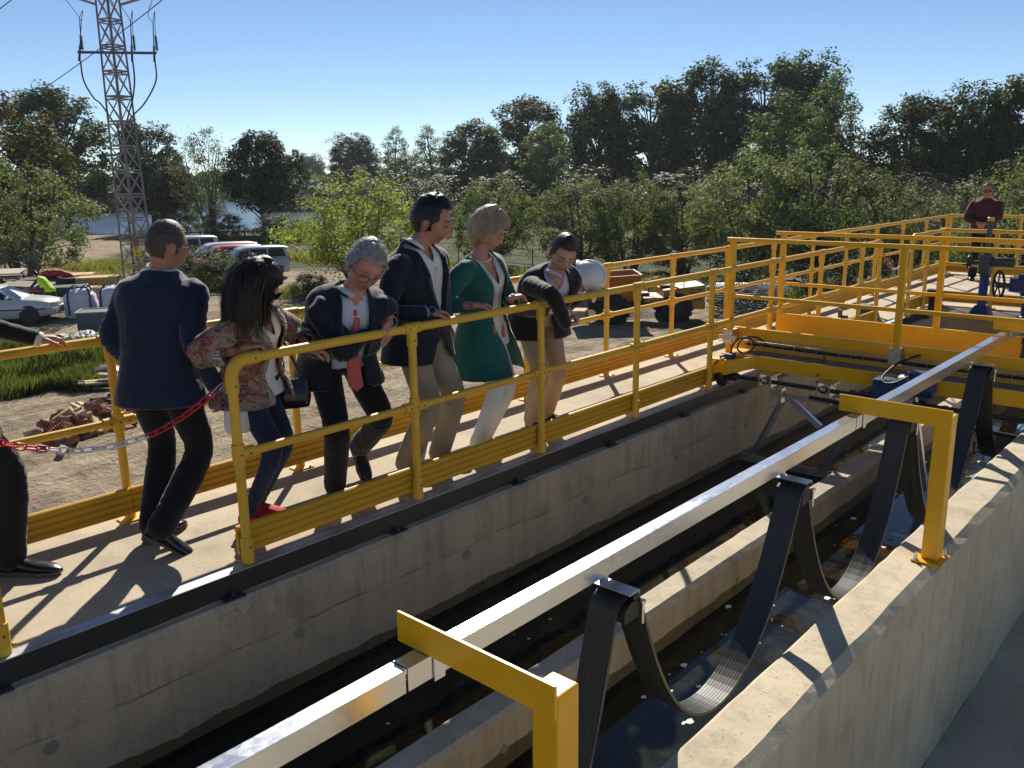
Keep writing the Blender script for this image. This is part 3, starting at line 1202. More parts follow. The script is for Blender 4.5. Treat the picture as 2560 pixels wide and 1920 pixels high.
# limit switch with coiled black cable on the carriage
mb = MB()
mb.bx(-3.665, -3.59, 6.90, 6.99, 0.272, 0.318)
mb.bx(-3.70, -3.665, 6.87, 6.93, 0.285, 0.305)
mb.build("limit_switch", BLUE_PAINT, br, 0.005)
mb = MB()
mb.tube([(-3.68, 6.88, 0.29), (-3.715, 6.84, 0.235)], 0.006, 8)
mb.cyl((-3.72, 6.83, 0.225), (1, 0.6, 0), 0.014, 0.012, 12)
mb.build("switch_lever", BLACK_STEEL, br)
mb = MB()
loop = [(-3.60, 6.95, 0.315), (-3.60, 6.97, 0.35)] + [(-3.57 + 0.075 * math.cos(a), 7.03 + 0.02 * math.sin(a), 0.42 + 0.075 * math.sin(a)) for a in np.linspace(-PI * 0.85, PI * 1.3, 14)] + [(-3.56, 7.2, 0.37)]
loop = [(-3.62, 6.95, 0.30), (-3.625, 6.96, 0.36), (-3.60, 7.0, 0.43), (-3.53, 7.05, 0.455), (-3.47, 7.06, 0.42), (-3.47, 7.05, 0.36), (-3.53, 7.02, 0.32), (-3.60, 7.02, 0.345), (-3.60, 7.08, 0.42), (-3.53, 7.2, 0.44), (-3.44, 7.25, 0.375)]
mb.tube(catmull(loop, 6), 0.008, 8)
mb.build("coiled_cable", DARK_RUBBER, br)
# scraper frame in the left channel
def angle_bar(mb, a, b, w=0.045, t=0.005):
    mb.bar(a, b, w, t)
    a, b = Vector(a), Vector(b)
    d = (b - a).normalized()
    s = d.cross(Vector((0, 0, 1))).normalized()
    u = s.cross(d)
    o = s * (w / 2 - t / 2) - u * (w / 2)
    mb.bar(a + o, b + o, t, w)
for nm, a, b in (("diagonal_strut", (-3.40, 7.12, 0.17), (-2.86, 7.2, -0.27)), ("diagonal_strut", (-2.79, 7.1, 0.10), (-2.55, 7.15, -0.02)),
                 ("push_arm", (-3.20, 7.15, -0.02), (-3.49, 7.15, -0.66)), ("push_arm", (-2.63, 7.15, -0.26), (-2.83, 7.15, -0.66))):
    mb = MB()
    angle_bar(mb, a, b)
    mb.build(nm, GALV, br)
mb = MB()
mb.bx(-3.575, -2.56, 7.13, 7.155, -0.80, -0.652)
mb.build("scraper_board", simple("wet_timber", (0.34, 0.30, 0.24), 0.6, 0, 0.3, 9, 0.2, 40), br, 0.003)
mb = MB()
mb.bx(-3.30, -2.75, 7.085, 7.10, -0.045, -0.005)
mb.bx(-3.22, -3.19, 7.08, 7.16, -0.10, 0.03)
mb.build("cross_bar", GALV, br)
mb = MB()
angle_bar(mb, (-2.12, 7.2, 0.17), (-1.95, 7.2, -0.66))
mb.tube([(-1.83, 7.0, 0.12), (-1.83, 7.02, -0.75)], 0.022, 10)
mb.build("suction_pipe", GALV, br)
mb = MB()
mb.tube(catmull([(-1.86, 6.99, 0.09), (-1.85, 6.97, -0.2), (-1.86, 6.96, -0.55), (-1.84, 6.97, -0.70)], 6), 0.012, 8)
mb.tube(catmull([(-1.79, 6.98, 0.09), (-1.77, 6.97, -0.3), (-1.74, 6.97, -0.62), (-1.80, 6.97, -0.69), (-1.85, 6.97, -0.62)], 6), 0.010, 8)
mb.build("hanging_cable", DARK_RUBBER, br)

# ------------------------------------------------------------------ pump in the right-hand channel
pm = thing("submersible_pump", "dark blue pump housing with a turquoise lid half under water in the right channel", "pump", (-1.50, 7.85, -0.7))
mb = MB()
mb.bx(-1.62, -1.36, 7.66, 8.02, -0.95, -0.262)
mb.bx(-1.70, -1.62, 7.70, 7.98, -0.95, -0.58)
mb.build("housing", BLUE_PAINT, pm, 0.012)
mb = MB()
mb.add([(-1.655, 7.62, -0.26), (-1.335, 7.62, -0.26), (-1.335, 8.06, -0.26), (-1.655, 8.06, -0.26), (-1.60, 7.69, -0.19), (-1.39, 7.69, -0.19), (-1.39, 7.99, -0.19), (-1.60, 7.99, -0.19)],
       [(0, 3, 2, 1), (4, 5, 6, 7), (0, 1, 5, 4), (1, 2, 6, 5), (2, 3, 7, 6), (3, 0, 4, 7)])
for k in range(5):
    mb.bx(-1.58 + 0.045 * k, -1.566 + 0.045 * k, 7.70, 7.98, -0.19, -0.183)
mb.build("lid", simple("turquoise_cast_lid", (0.05, 0.22, 0.30), 0.35), pm, 0.008)
mb = MB()
mb.add([(-1.76, 7.60, -0.60), (-1.63, 7.56, -0.60), (-1.63, 7.68, -0.52), (-1.70, 7.68, -0.52)], [(0, 1, 2, 3)])
mb.build("deflector", simple("light_blue_sheet", (0.22, 0.50, 0.72), 0.35), pm)

# ------------------------------------------------------------------ blue gate valve on the gallery edge
va = thing("gate_valve", "tall grey gate valve actuator on a bright blue column with a small handwheel", "valve", (-3.0, 12.72, 0))
vy = 12.76
mb = MB()
mb.bx(-2.34, -3.6, 12.62, 12.98, -0.2, -0.012) if False else None
mb.lathe([(0.0, 0.52), (0.056, 0.52), (0.056, 0.05), (0.062, 0.03), (0.062, 0.0)], 18, Matrix.Translation((-3.03, vy, 0.0)))
mb.add([(-3.15, vy - 0.12, -0.002), (-2.91, vy - 0.12, -0.002), (-2.91, vy + 0.12, -0.002), (-3.15, vy + 0.12, -0.002), (-3.10, vy - 0.06, 0.10), (-2.96, vy - 0.06, 0.10), (-2.96, vy + 0.06, 0.10), (-3.10, vy + 0.06, 0.10)],
       [(4, 5, 6, 7), (0, 1, 5, 4), (1, 2, 6, 5), (2, 3, 7, 6), (3, 0, 4, 7)])
mb.build("column", BLUE_PAINT, va, 0.003)
mb = MB()
mb.bx(-3.095, -2.965, vy - 0.075, vy + 0.075, 0.52, 0.78)
mb.lathe([(0.0, 0.86), (0.055, 0.86), (0.062, 0.78), (0.062, 0.5), (0.05, 0.48)], 20, Matrix.Translation((-3.03, vy, 0)))
mb.lathe([(0.0, 0.0), (0.058, 0.0), (0.062, 0.02), (0.062, 0.29), (0.05, 0.31), (0.0, 0.315)], 20, Matrix.Translation((-3.0, vy, 0.685)) @ Matrix.Rotation(PI / 2, 4, 'Y'))
mb.cyl((-3.13, vy, 0.665), (1, 0, 0), 0.03, 0.14, 14)
mb.build("actuator", GREY_CAST, va, 0.004)
mb = MB()
mb.tube([(-3.03, vy, 0.86), (-3.03, vy, 1.22)], 0.034, 14)
mb.build("stem_tube", GREY_CAST, va)
mb = MB()
mb.lathe([(0.0, 1.262), (0.038, 1.26), (0.042, 1.25), (0.042, 1.21), (0.036, 1.21)], 16, Matrix.Translation((-3.03, vy, 0)))
mb.build("stem_cap", Y_STEEL, va)


def handwheel(parent, c, R, axis, name="handwheel", rim=0.014, mat=None):
    mb = MB()
    a = Vector(axis).normalized()
    s = a.cross(Vector((0, 0, 1))).normalized()
    u = s.cross(a)
    c = Vector(c)
    mb.tube([c + (s * math.cos(t) + u * math.sin(t)) * R for t in np.linspace(0, 2 * PI, 25)[:-1]], rim, 8, closed=True)
    for k in range(5):
        t = 2 * PI * k / 5 + 0.3
        mb.tube([c - a * 0.01, c + (s * math.cos(t) + u * math.sin(t)) * R], rim * 0.7, 6)
    mb.cyl(c, a, R * 0.22, 0.05, 12)
    return mb.build(name, mat or BLACK_STEEL, parent)


handwheel(va, (-3.235, vy, 0.665), 0.085, (1, 0, 0.0))
mb = MB()
mb.cyl((-3.26, vy, 0.63), (1, 0, 0), 0.01, 0.1, 8)
mb.build("crank_pin", BLACK_STEEL, va)

vb = thing("gate_valve", "low dark blue valve gearbox with a large black handwheel at the right edge", "valve", (-2.6, 12.75, 0.3))
handwheel(vb, (-2.815, 12.60, 0.405), 0.178, (0.83, 0.55, 0.0), rim=0.016)
mb = MB()
mb.tube([(-2.815, 12.60, 0.405), (-2.52, 12.79, 0.405)], 0.03, 12)
mb.bx(-2.70, -2.34, 12.62, 12.95, 0.33, 0.50)
mb.bx(-2.62, -2.42, 12.68, 12.90, 0.50, 0.545)
mb.lathe([(0, 0.33), (0.10, 0.33), (0.10, 0.27), (0.07, 0.25), (0.07, 0.0), (0.13, 0.0), (0.13, -0.02)], 20, Matrix.Translation((-2.5, 12.8, 0.0)))
mb.build("gearbox", BLUE_PAINT, vb, 0.01)
mb = MB()
mb.lathe([(0, 0.03), (0.20, 0.03), (0.20, -0.0), (0.14, 0.0)], 24, Matrix.Translation((-2.28, 12.8, 0.28)))
mb.build("flange", GREY_CAST, vb)
mb = MB()   # chequer sheet under the valves
mb.bx(-3.40, -2.1, 12.62, 12.998, -0.035, -0.004)
ck = tag(mb.build("valve_shelf", GALV, loc=(-2.8, 12.8, 0)), "grey steel shelf carrying the valves along the gallery edge", "shelf")

es = thing("end_stop", "black T-shaped end stop post at the far end of the wheel track", "end stop", (-3.62, 12.69, 0))
mb = MB()
mb.bx(-3.665, -3.575, 12.64, 12.74, 0.0, 0.20)
mb.build("stop_post", BLACK_STEEL, es, 0.003)
mb = MB()
mb.bx(-3.69, -3.53, 12.60, 12.72, 0.20, 0.285)
mb.build("buffer", DARK_RUBBER, es, 0.008)

sp = thing("power_socket_box", "dark grey rounded socket box with pale lid standing on the walkway beyond the bridge", "box", (-4.03, 11.42, 0))
mb = MB()
mb.add([(-4.16, 11.30, 0.0), (-3.90, 11.30, 0.0), (-3.90, 11.52, 0.0), (-4.16, 11.52, 0.0), (-4.14, 11.33, 0.15), (-3.95, 11.33, 0.15), (-3.95, 11.50, 0.15), (-4.14, 11.50, 0.15)],
       [(0, 3, 2, 1), (4, 5, 6, 7), (0, 1, 5, 4), (1, 2, 6, 5), (2, 3, 7, 6), (3, 0, 4, 7)])
mb.build("body", simple("dark_grey_plastic", (0.035, 0.04, 0.05), 0.4), sp, 0.015)
mb = MB()
mb.bx(-4.165, -4.0, 11.31, 11.51, 0.1515, 0.185)
mb.bx(-3.99, -3.945, 11.34, 11.48, 0.1515, 0.175)
mb.build("lid", simple("grey_lid", (0.14, 0.16, 0.19), 0.4), sp, 0.006)
st = MB()
st.cyl((-4.36, 11.32, 0.05), (0, 0, 1), 0.028, 0.10, 12)
st.bx(-4.33, -4.26, 11.30, 11.34, 0.0, 0.03)
tag(st.build("pipe_stub", simple("rust_brown", (0.16, 0.09, 0.05), 0.7), loc=(-4.36, 11.32, 0)), "short brown pipe stub sticking up from the walkway beside the socket box", "pipe")
# ------------------------------------------------------------------ people: tools
def cloth(name, col, rough=0.85, sheen=0.25, var=0.10, weave=900.0, bump=0.12):
    m = NT(name)
    co = m.co()
    nz = m.noise(co, 7.0, 5, 0.6)
    fine = m.noise(co, weave * 0.4, 2, 0.5)
    c = m.ramp(nz, [(0.3, tuple(x * (1 - var) for x in col)), (0.7, tuple(min(1, x * (1 + var)) for x in col))])
    c = m.mix(0.35, c, m.ramp(fine, [(0.3, 0.75), (0.7, 1.2)]), 'MULTIPLY')
    m.set(Base_Color=c, Roughness=rough)
    m.b.inputs["Sheen Weight"].default_value = sheen
    m.b.inputs["Sheen Roughness"].default_value = 0.45
    m.b.inputs["Specular IOR Level"].default_value = 0.25
    m.bump(m.math('ADD', m.noise(co, 26.0, 4, 0.6), m.math('MULTIPLY', fine, 0.2)), bump, 0.006)
    return m.mat


def skin_mat(name, col):
    m = NT(name)
    a = m.n("ShaderNodeAttribute")
    a.attribute_name = "tint"
    co = m.co()
    nz = m.noise(co, 22.0, 5, 0.65)
    pores = m.noise(co, 320.0, 2, 0.5)
    c = m.ramp(nz, [(0.3, (col[0] * 0.88, col[1] * 0.80, col[2] * 0.76)), (0.7, (min(1, col[0] * 1.06), col[1] * 1.05, col[2] * 1.05))])
    c = m.mix(1.0, c, a.outputs["Color"], 'MULTIPLY')
    m.set(Base_Color=c, Roughness=m.ramp(nz, [(0.3, 0.42), (0.7, 0.58)]))
    m.b.inputs["Subsurface Weight"].default_value = 0.12
    m.b.inputs["Subsurface Radius"].default_value = (0.012, 0.005, 0.003)
    m.b.inputs["Specular IOR Level"].default_value = 0.4
    m.bump(m.math('ADD', pores, nz), 0.10, 0.0015)
    return m.mat


def hair_mat(name, lo, hi, rough=0.38):
    m = NT(name)
    a = m.n("ShaderNodeAttribute")
    a.attribute_name = "shade"
    m.set(Base_Color=m.ramp(a.outputs["Fac"], [(0.0, lo), (1.0, hi)]), Roughness=rough)
    m.b.inputs["Specular IOR Level"].default_value = 0.55
    co = m.co()
    m.bump(m.noise(co, 150.0, 4, 0.7, 1.5), 0.55, 0.003)
    tr = m.n("ShaderNodeBsdfTranslucent")
    m.l(m.ramp(a.outputs["Fac"], [(0.0, tuple(min(1, c * 1.6) for c in lo)), (1.0, tuple(min(1, c * 1.5) for c in hi))]), tr.inputs[0])
    mx = m.n("ShaderNodeMixShader")
    mx.inputs[0].default_value = 0.28
    m.l(m.b.outputs[0], mx.inputs[1])
    m.l(tr.outputs[0], mx.inputs[2])
    m.l(mx.outputs[0], m.out.inputs[0])
    return m.mat


def V3(*a):
    return Vector(a[0]) if len(a) == 1 else Vector(a)


def loft(mb, rings, n=26, k=4, caps=True):
    """rings: (centre, right-vector*halfwidth, front-vector*halfdepth, exponent)"""
    C = catmull([r[0] for r in rings], k)
    A = catmull([r[1] for r in rings], k)
    B = catmull([r[2] for r in rings], k)
    E = catmull([(r[3], 0, 0) for r in rings], k)
    rows = []
    for c, a, b, e in zip(C, A, B, E):
        ex = 2.0 / e.x
        row = []
        for i in range(n):
            t = 2 * PI * i / n
            ct, st = math.cos(t), math.sin(t)
            row.append(c + a * (math.copysign(abs(ct) ** ex, ct)) + b * (math.copysign(abs(st) ** ex, st)))
        row.append(row[0])
        rows.append(row)
    mb.grid(rows, 0, True)
    if caps:
        o = len(mb.v)
        for row, flip in ((rows[0], True), (rows[-1], False)):
            f = list(range(n))
            mb.add(row[:-1], [tuple(f[::-1] if flip else f)])
    return mb


def limb(mb, pts, radii, n=16, k=5, flat=None):
    P = catmull(pts, k)
    Rr = [v.x for v in catmull([(r, 0, 0) for r in radii], k)]
    mb.tube(P, Rr, n)
    mb.ell(P[0], (Rr[0],) * 3, 14, 8)
    mb.ell(P[-1], (Rr[-1],) * 3, 14, 8)


def remesh(mb, voxel, smooth=4, fac=0.5):
    me = mb.mesh("tmp", [])
    o = bpy.data.objects.new("tmp", me)
    COL.objects.link(o)
    md = o.modifiers.new("r", 'REMESH')
    md.mode = 'VOXEL'
    md.voxel_size = voxel
    if smooth:
        s = o.modifiers.new("s", 'SMOOTH')
        s.factor = fac
        s.iterations = smooth
    dg = bpy.context.evaluated_depsgraph_get()
    ev = o.evaluated_get(dg)
    em = ev.to_mesh()
    nv = len(em.vertices)
    V = np.empty(nv * 3)
    em.vertices.foreach_get("co", V)
    N = np.empty(nv * 3)
    em.vertex_normals.foreach_get("vector", N)
    nl = len(em.loops)
    L = np.empty(nl, dtype=np.int32)
    em.loops.foreach_get("vertex_index", L)
    F = L.reshape(-1, 4)
    ev.to_mesh_clear()
    bpy.data.objects.remove(o)
    bpy.data.meshes.remove(me)
    return V.reshape(-1, 3), F.copy(), N.reshape(-1, 3)


def np_mesh(name, V, F, mat, off, attrs=None, solid=0.0, parent=None, decimate=0.0):
    used = np.zeros(len(V), bool)
    used[F.ravel()] = True
    idx = np.cumsum(used) - 1
    V2 = V[used] - np.array(off)
    F2 = idx[F]
    me = bpy.data.meshes.new(name)
    me.vertices.add(len(V2))
    me.vertices.foreach_set("co", V2.ravel())
    k = F2.shape[1]
    me.loops.add(F2.size)
    me.loops.foreach_set("vertex_index", F2.ravel().astype(np.int32))
    me.polygons.add(len(F2))
    me.polygons.foreach_set("loop_start", np.arange(0, F2.size, k, dtype=np.int32))
    me.update(calc_edges=True)
    me.validate()
    me.polygons.foreach_set("use_smooth", np.ones(len(me.polygons), bool))
    if attrs:
        for an, (kind, dat) in attrs.items():
            if kind == 'col':
                at = me.color_attributes.new(an, 'FLOAT_COLOR', 'POINT')
                at.data.foreach_set("color", np.concatenate([dat[used], np.ones((used.sum(), 1))], 1).ravel())
            else:
                at = me.attributes.new(an, 'FLOAT', 'POINT')
                at.data.foreach_set("value", dat[used].ravel())
    for mm in (mat if isinstance(mat, (list, tuple)) else [mat]):
        me.materials.append(mm)
    o = bpy.data.objects.new(name, me)
    COL.objects.link(o)
    if parent is not None:
        o.parent = parent
    if solid:
        md = o.modifiers.new("cloth", 'SOLIDIFY')
        md.thickness = solid
        md.offset = -1.0
    return o


def seg_t(P, a, b):
    a, b = np.array(a), np.array(b)
    d = b - a
    return ((P - a) @ d) / (d @ d)


def seg_dist(P, a, b):
    a, b = np.array(a), np.array(b)
    d = b - a
    t = np.clip(((P - a) @ d) / (d @ d), 0, 1)
    return np.linalg.norm(P - (a + t[:, None] * d), axis=1), t


def wrinkle(V, N, amp, joints=(), freq=9.0, seed=0.0, squash=None):
    P = V * freq + seed
    d = (1 - np.abs(noise3(P * np.array([1.0, 1.0, 0.55])))) ** 3 - 0.35
    d2 = noise3(P * 0.45 + 17)
    d3 = noise3(P * np.array([2.6, 2.6, 1.3]) + 5)
    out = amp * (0.9 * d * (0.5 + np.clip(d2, -0.3, 0.8)) + 0.9 * d2 + 0.18 * d3)
    for (c, ax, R, w, a) in joints:      # creases round elbows, knees, waists
        c, ax = np.array(c), np.array(ax) / np.linalg.norm(ax)
        q = V - c
        s = q @ ax
        r = np.linalg.norm(q, axis=1)
        g = np.exp(-(r / R) ** 2)
        out += a * g * np.sin(2 * PI * (s / w + 0.5 * noise3(V * 12 + 3)) + 2.0 * noise3(V * 6.0 + 11)) * (0.6 + 0.6 * noise3(V * 9 + 23))
    return V + N * out[:, None]


def ik(a, b, L1, L2, pole):
    a, b, pole = V3(a), V3(b), V3(pole)
    d = b - a
    D = min(d.length, (L1 + L2) * 0.999)
    d.normalize()
    x = (L1 * L1 - L2 * L2 + D * D) / (2 * D)
    h = math.sqrt(max(0.0, L1 * L1 - x * x))
    p = pole - d * pole.dot(d)
    p.normalize()
    return a + d * x + p * h


# ---- head: a lat/long grid shaped like a head, y = front, z = up, about 0.235 m tall
def g3(d, c, s):
    return math.exp(-((d[0] - c[0]) ** 2 / s[0] ** 2 + (d[1] - c[1]) ** 2 / s[1] ** 2))


def head_point(th, ph, P):
    """th azimuth (0 = +x, pi/2 = front), ph from the top"""
    x, y, z = math.sin(ph) * math.cos(th), math.sin(ph) * math.sin(th), math.cos(ph)
    px, py, pz = x * 0.0755, y * 0.096, z * 0.116
    f = max(0.0, y)
    # jaw: narrower towards the chin, shortened at the back
    low = max(0.0, -z)
    px *= 1 - 0.30 * low ** 1.6 * P['jaw']
    if y < 0:
        py *= 1 - 0.42 * low ** 1.1
        pz *= 1 - 0.18 * low
    else:
        py = py * (1 - 0.10 * low) + 0.010 * low * f
    # flatter face
    if f > 0:
        fx = px / 0.0755
        py -= 0.010 * f * f * (1 - fx * fx) * 0.5
        u, v = px / 0.07, pz / 0.1
        py += 0.0045 * g3((u, v), (0, 0.22), (0.9, 0.16)) * f          # brow
        py -= 0.0095 * (g3((u, v), (0.46, -0.01), (0.24, 0.12)) + g3((u, v), (-0.46, -0.01), (0.24, 0.12))) * f   # sockets
        py += 0.0058 * (g3((u, v), (0.46, -0.02), (0.16, 0.075)) + g3((u, v), (-0.46, -0.02), (0.16, 0.075))) * f   # lids
        py += P['nose'] * (0.014 * g3((u, v), (0, -0.02), (0.12, 0.18)) + 0.0245 * g3((u, v), (0, -0.30), (0.15, 0.13)) + 0.008 * (g3((u, v), (0.19, -0.36), (0.10, 0.09)) + g3((u, v), (-0.19, -0.36), (0.10, 0.09)))) * f
        py += 0.004 * (g3((u, v), (0.60, -0.22), (0.26, 0.2)) + g3((u, v), (-0.60, -0.22), (0.26, 0.2))) * f     # cheeks
        py += 0.0055 * g3((u, v), (0, -0.60), (0.28, 0.055)) * f + 0.0065 * g3((u, v), (0, -0.735), (0.24, 0.06)) * f - 0.003 * g3((u, v), (0, -0.665), (0.34, 0.022)) * f
        py -= 0.004 * g3((u, v), (0, -0.83), (0.3, 0.05)) * f
        py += 0.0085 * g3((u, v), (0, -0.99), (0.34, 0.14)) * f * P['chin']
    return Vector((px, py, pz))


def head_mb(mb, M, P, S=1.0):
    rows = []
    n, m = 56, 44
    for i in range(m + 1):
        ph = PI * i / m
        row = []
        for j in range(n):
            row.append(M @ (head_point(2 * PI * j / n, ph, P) * S))
        row.append(row[0])
        rows.append(row)
    mb.grid(rows, 0, True, flip=True)
    for sx in (-1, 1):   # ears
        R = Matrix.Rotation(sx * rad(-24), 4, 'Z') @ Matrix.Rotation(rad(-10), 4, 'X')
        c = Vector((sx * 0.0785, -0.010, -0.012)) * S
        mm = M @ Matrix.Translation(c) @ R
        q = MB()
        q.ell((0, 0, 0), (0.0085 * S, 0.0175 * S, 0.031 * S), 14, 10)
        q.ell((sx * 0.003 * S, -0.007 * S, 0.006 * S), (0.008 * S, 0.013 * S, 0.026 * S), 12, 8)
        mb.add([mm @ Vector(p) for p in q.v], q.f, 0, True)
    return mb


def face_tint(V, Minv, S, brow, lip, stubble=0.0, lids='down', blush=0.1):
    P = (np.c_[V, np.ones(len(V))] @ np.array(Minv).T)[:, :3] / S
    x, y, z = P[:, 0], P[:, 1], P[:, 2]
    front = np.clip((y - 0.02) / 0.03, 0, 1)
    T = np.ones((len(V), 3))

    def mixin(w, c):
        w = np.clip(w, 0, 1)[:, None]
        T[:] = T * (1 - w) + np.array(c) * w
    ax = np.abs(x)
    inhead = (np.abs(z) < 0.16) & (ax < 0.12) & (np.abs(y) < 0.14)
    k = front * inhead
    mixin(blush * k * np.exp(-((ax - 0.042) / 0.02) ** 2 - ((z + 0.03) / 0.02) ** 2), (1.0, 0.55, 0.5))
    mixin(0.35 * k * np.exp(-(x / 0.014) ** 2 - ((z + 0.034) / 0.014) ** 2), (1.0, 0.62, 0.55))
    if stubble:
        w = stubble * k * np.clip((-z - 0.040) / 0.015, 0, 1) * np.clip((0.13 + z) / 0.02, 0, 1)
        mixin(w, (0.42, 0.40, 0.42))
    mixin(0.9 * k * np.exp(-((z - 0.0215 - 0.05 * (0.032 - ax) * 0) / 0.0042) ** 2) * (ax > 0.012) * (ax < 0.052), brow)
    mixin(0.35 * k * np.exp(-((ax - 0.032) / 0.017) ** 2 - ((z + 0.002) / 0.010) ** 2), (0.55, 0.42, 0.40))  # shade of the eye sockets, put into the skin tint
    zl = -0.0055 if lids == 'down' else 0.001
    mixin(0.95 * k * np.exp(-((z - zl) / 0.0026) ** 2) * (ax > 0.017) * (ax < 0.047), (0.08, 0.06, 0.06))
    if lids == 'open':
        mixin(0.9 * k * np.exp(-((z + 0.004) / 0.003) ** 2 - ((ax - 0.031) / 0.006) ** 2), (0.1, 0.08, 0.08))
    mixin(0.75 * k * (np.exp(-((z + 0.066) / 0.0075) ** 2 - (x / 0.021) ** 2)), lip)
    mixin(0.85 * k * np.exp(-((z + 0.0665) / 0.0019) ** 2 - (x / 0.022) ** 4), (0.25, 0.13, 0.12))
    mixin(0.6 * k * np.exp(-((z + 0.041) / 0.003) ** 2 - ((ax - 0.009) / 0.004) ** 2), (0.15, 0.1, 0.1))
    mixin(0.45 * inhead * np.exp(-((ax - 0.081) / 0.006) ** 2 - ((z + 0.012) / 0.03) ** 2 - ((y + 0.012) / 0.02) ** 2), (1.0, 0.5, 0.42))
    return T


# ---- hair: a cap that follows the skull plus many thin strands
def hair_cap(root, M, S, P, mat, cover, thick, strand, seed=0, n_strands=1400, bump=0.004, fr=26.0, width=0.0022):
    """cover(th, z)->bool in head space, thick(th,z)->m, strand(p,n,rng)->list of head-space points"""
    rng = random.Random(seed)
    n, m = 104, 76
    pts = {}
    V, F, SH = [], [], []
    inv = {}
    raw = []
    for i in range(m + 1):
        ph = PI * i / m
        for j in range(n):
            th = 2 * PI * j / n
            p = head_point(th, ph, P)
            q = head_point(th, min(PI, ph + 0.02), P) - head_point(th, max(0, ph - 0.02), P)
            w = head_point(th + 0.02, ph, P) - head_point(th - 0.02, ph, P)
            nr = w.cross(q)
            if nr.length < 1e-9:
                nr = p.copy()
            nr.normalize()
            if nr.dot(p) < 0:
                nr = -nr
            raw.append((th, p, nr))
    PP = np.array([tuple(p) for _, p, _ in raw])
    nz = noise3(PP * fr + seed) * 0.6 + noise3(PP * fr * 2.3 + seed + 9) * 0.4
    keep = {}
    for idx, (th, p, nr) in enumerate(raw):
        t = thick(th, p.z)
        if cover(th, p.z, p):
            keep[idx] = len(V)
            V.append(M @ ((p + nr * (t + bump * nz[idx])) * S))
            SH.append(0.35 + 0.5 * nz[idx])
    for i in range(m):
        for j in range(n):
            k = (j + 1) % n
            q = (i * n + j, i * n + k, (i + 1) * n + k, (i + 1) * n + j)
            if all(a in keep for a in q):
                F.append(tuple(keep[a] for a in q))
    cand = [r for r in raw if cover(r[0], r[1].z, r[1]) and r[1].z < 0.113]
    for s in range(n_strands):
        th, p, nr = rng.choice(cand)
        t = thick(th, p.z)
        p0 = p + nr * (t * 0.6) + Vector((rng.uniform(-1, 1), rng.uniform(-1, 1), rng.uniform(-1, 1))) * 0.004
        path = strand(p0, nr, th, rng)
        if path is None:
            continue
        o = len(V)
        sh = rng.random()
        L = len(path)
        for i, a in enumerate(path):
            d = (path[min(i + 1, L - 1)] - path[max(0, i - 1)])
            sd = d.cross(nr)
            if sd.length < 1e-9:
                sd = Vector((1, 0, 0))
            sd.normalize()
            w = width * (1 - 0.75 * i / (L - 1)) * rng.uniform(0.8, 1.2)
            V.append(M @ ((a - sd * w) * S))
            V.append(M @ ((a + sd * w) * S))
            SH += [sh, sh]
        for i in range(L - 1):
            F.append((o + 2 * i, o + 2 * i + 1, o + 2 * i + 3, o + 2 * i + 2))
    off = world_of(root)
    me = bpy.data.meshes.new("hair")
    me.from_pydata([tuple(Vector(v) - Vector(off)) for v in V], [], F)
    me.polygons.foreach_set("use_smooth", [True] * len(F))
    at = me.attributes.new("shade", 'FLOAT', 'POINT')
    at.data.foreach_set("value", SH)
    me.materials.append(mat)
    me.update()
    o = bpy.data.objects.new("hair", me)
    COL.objects.link(o)
    o.parent = root
    return o


def short_cover(front=0.072, side=0.0, nape=-0.055, recede=0.0):
    def f(th, z, p):
        y = math.sin(th)
        ax = abs(p.x)
        if p.y > 0.045:                      # over the forehead
            return z > front - recede * math.exp(-((ax - 0.045) / 0.018) ** 2) * -1.0 - 0.9 * max(0, ax - 0.045)
        if p.y > 0.005:                      # temples, sideburns
            return z > (side - 0.03 if p.y < 0.02 else side + 0.9 * (p.y - 0.02))
        if p.y > -0.035:                     # round the ear
            return z > side + 0.012
        return z > nape
    return f


def short_strand(length=0.02, comb=(0, -1, 0), lift=0.5, curl=0.0):
    cv = Vector(comb)

    def f(p, nr, th, rng):
        L = length * rng.uniform(0.6, 1.3)
        t = cv - nr * cv.dot(nr)
        if t.length > 1e-4:
            t.normalize()
        t = t + Vector((rng.uniform(-1, 1), rng.uniform(-1, 1), rng.uniform(-1, 1))) * (0.35 + curl)
        pts = [p]
        d = (nr * lift + t).normalized()
        for k in range(3):
            pts.append(pts[-1] + d * (L / 3))
            d = (d - nr * 0.25 * lift + Vector((rng.uniform(-1, 1), rng.uniform(-1, 1), rng.uniform(-1, 1))) * curl).normalized()
        return pts
    return f


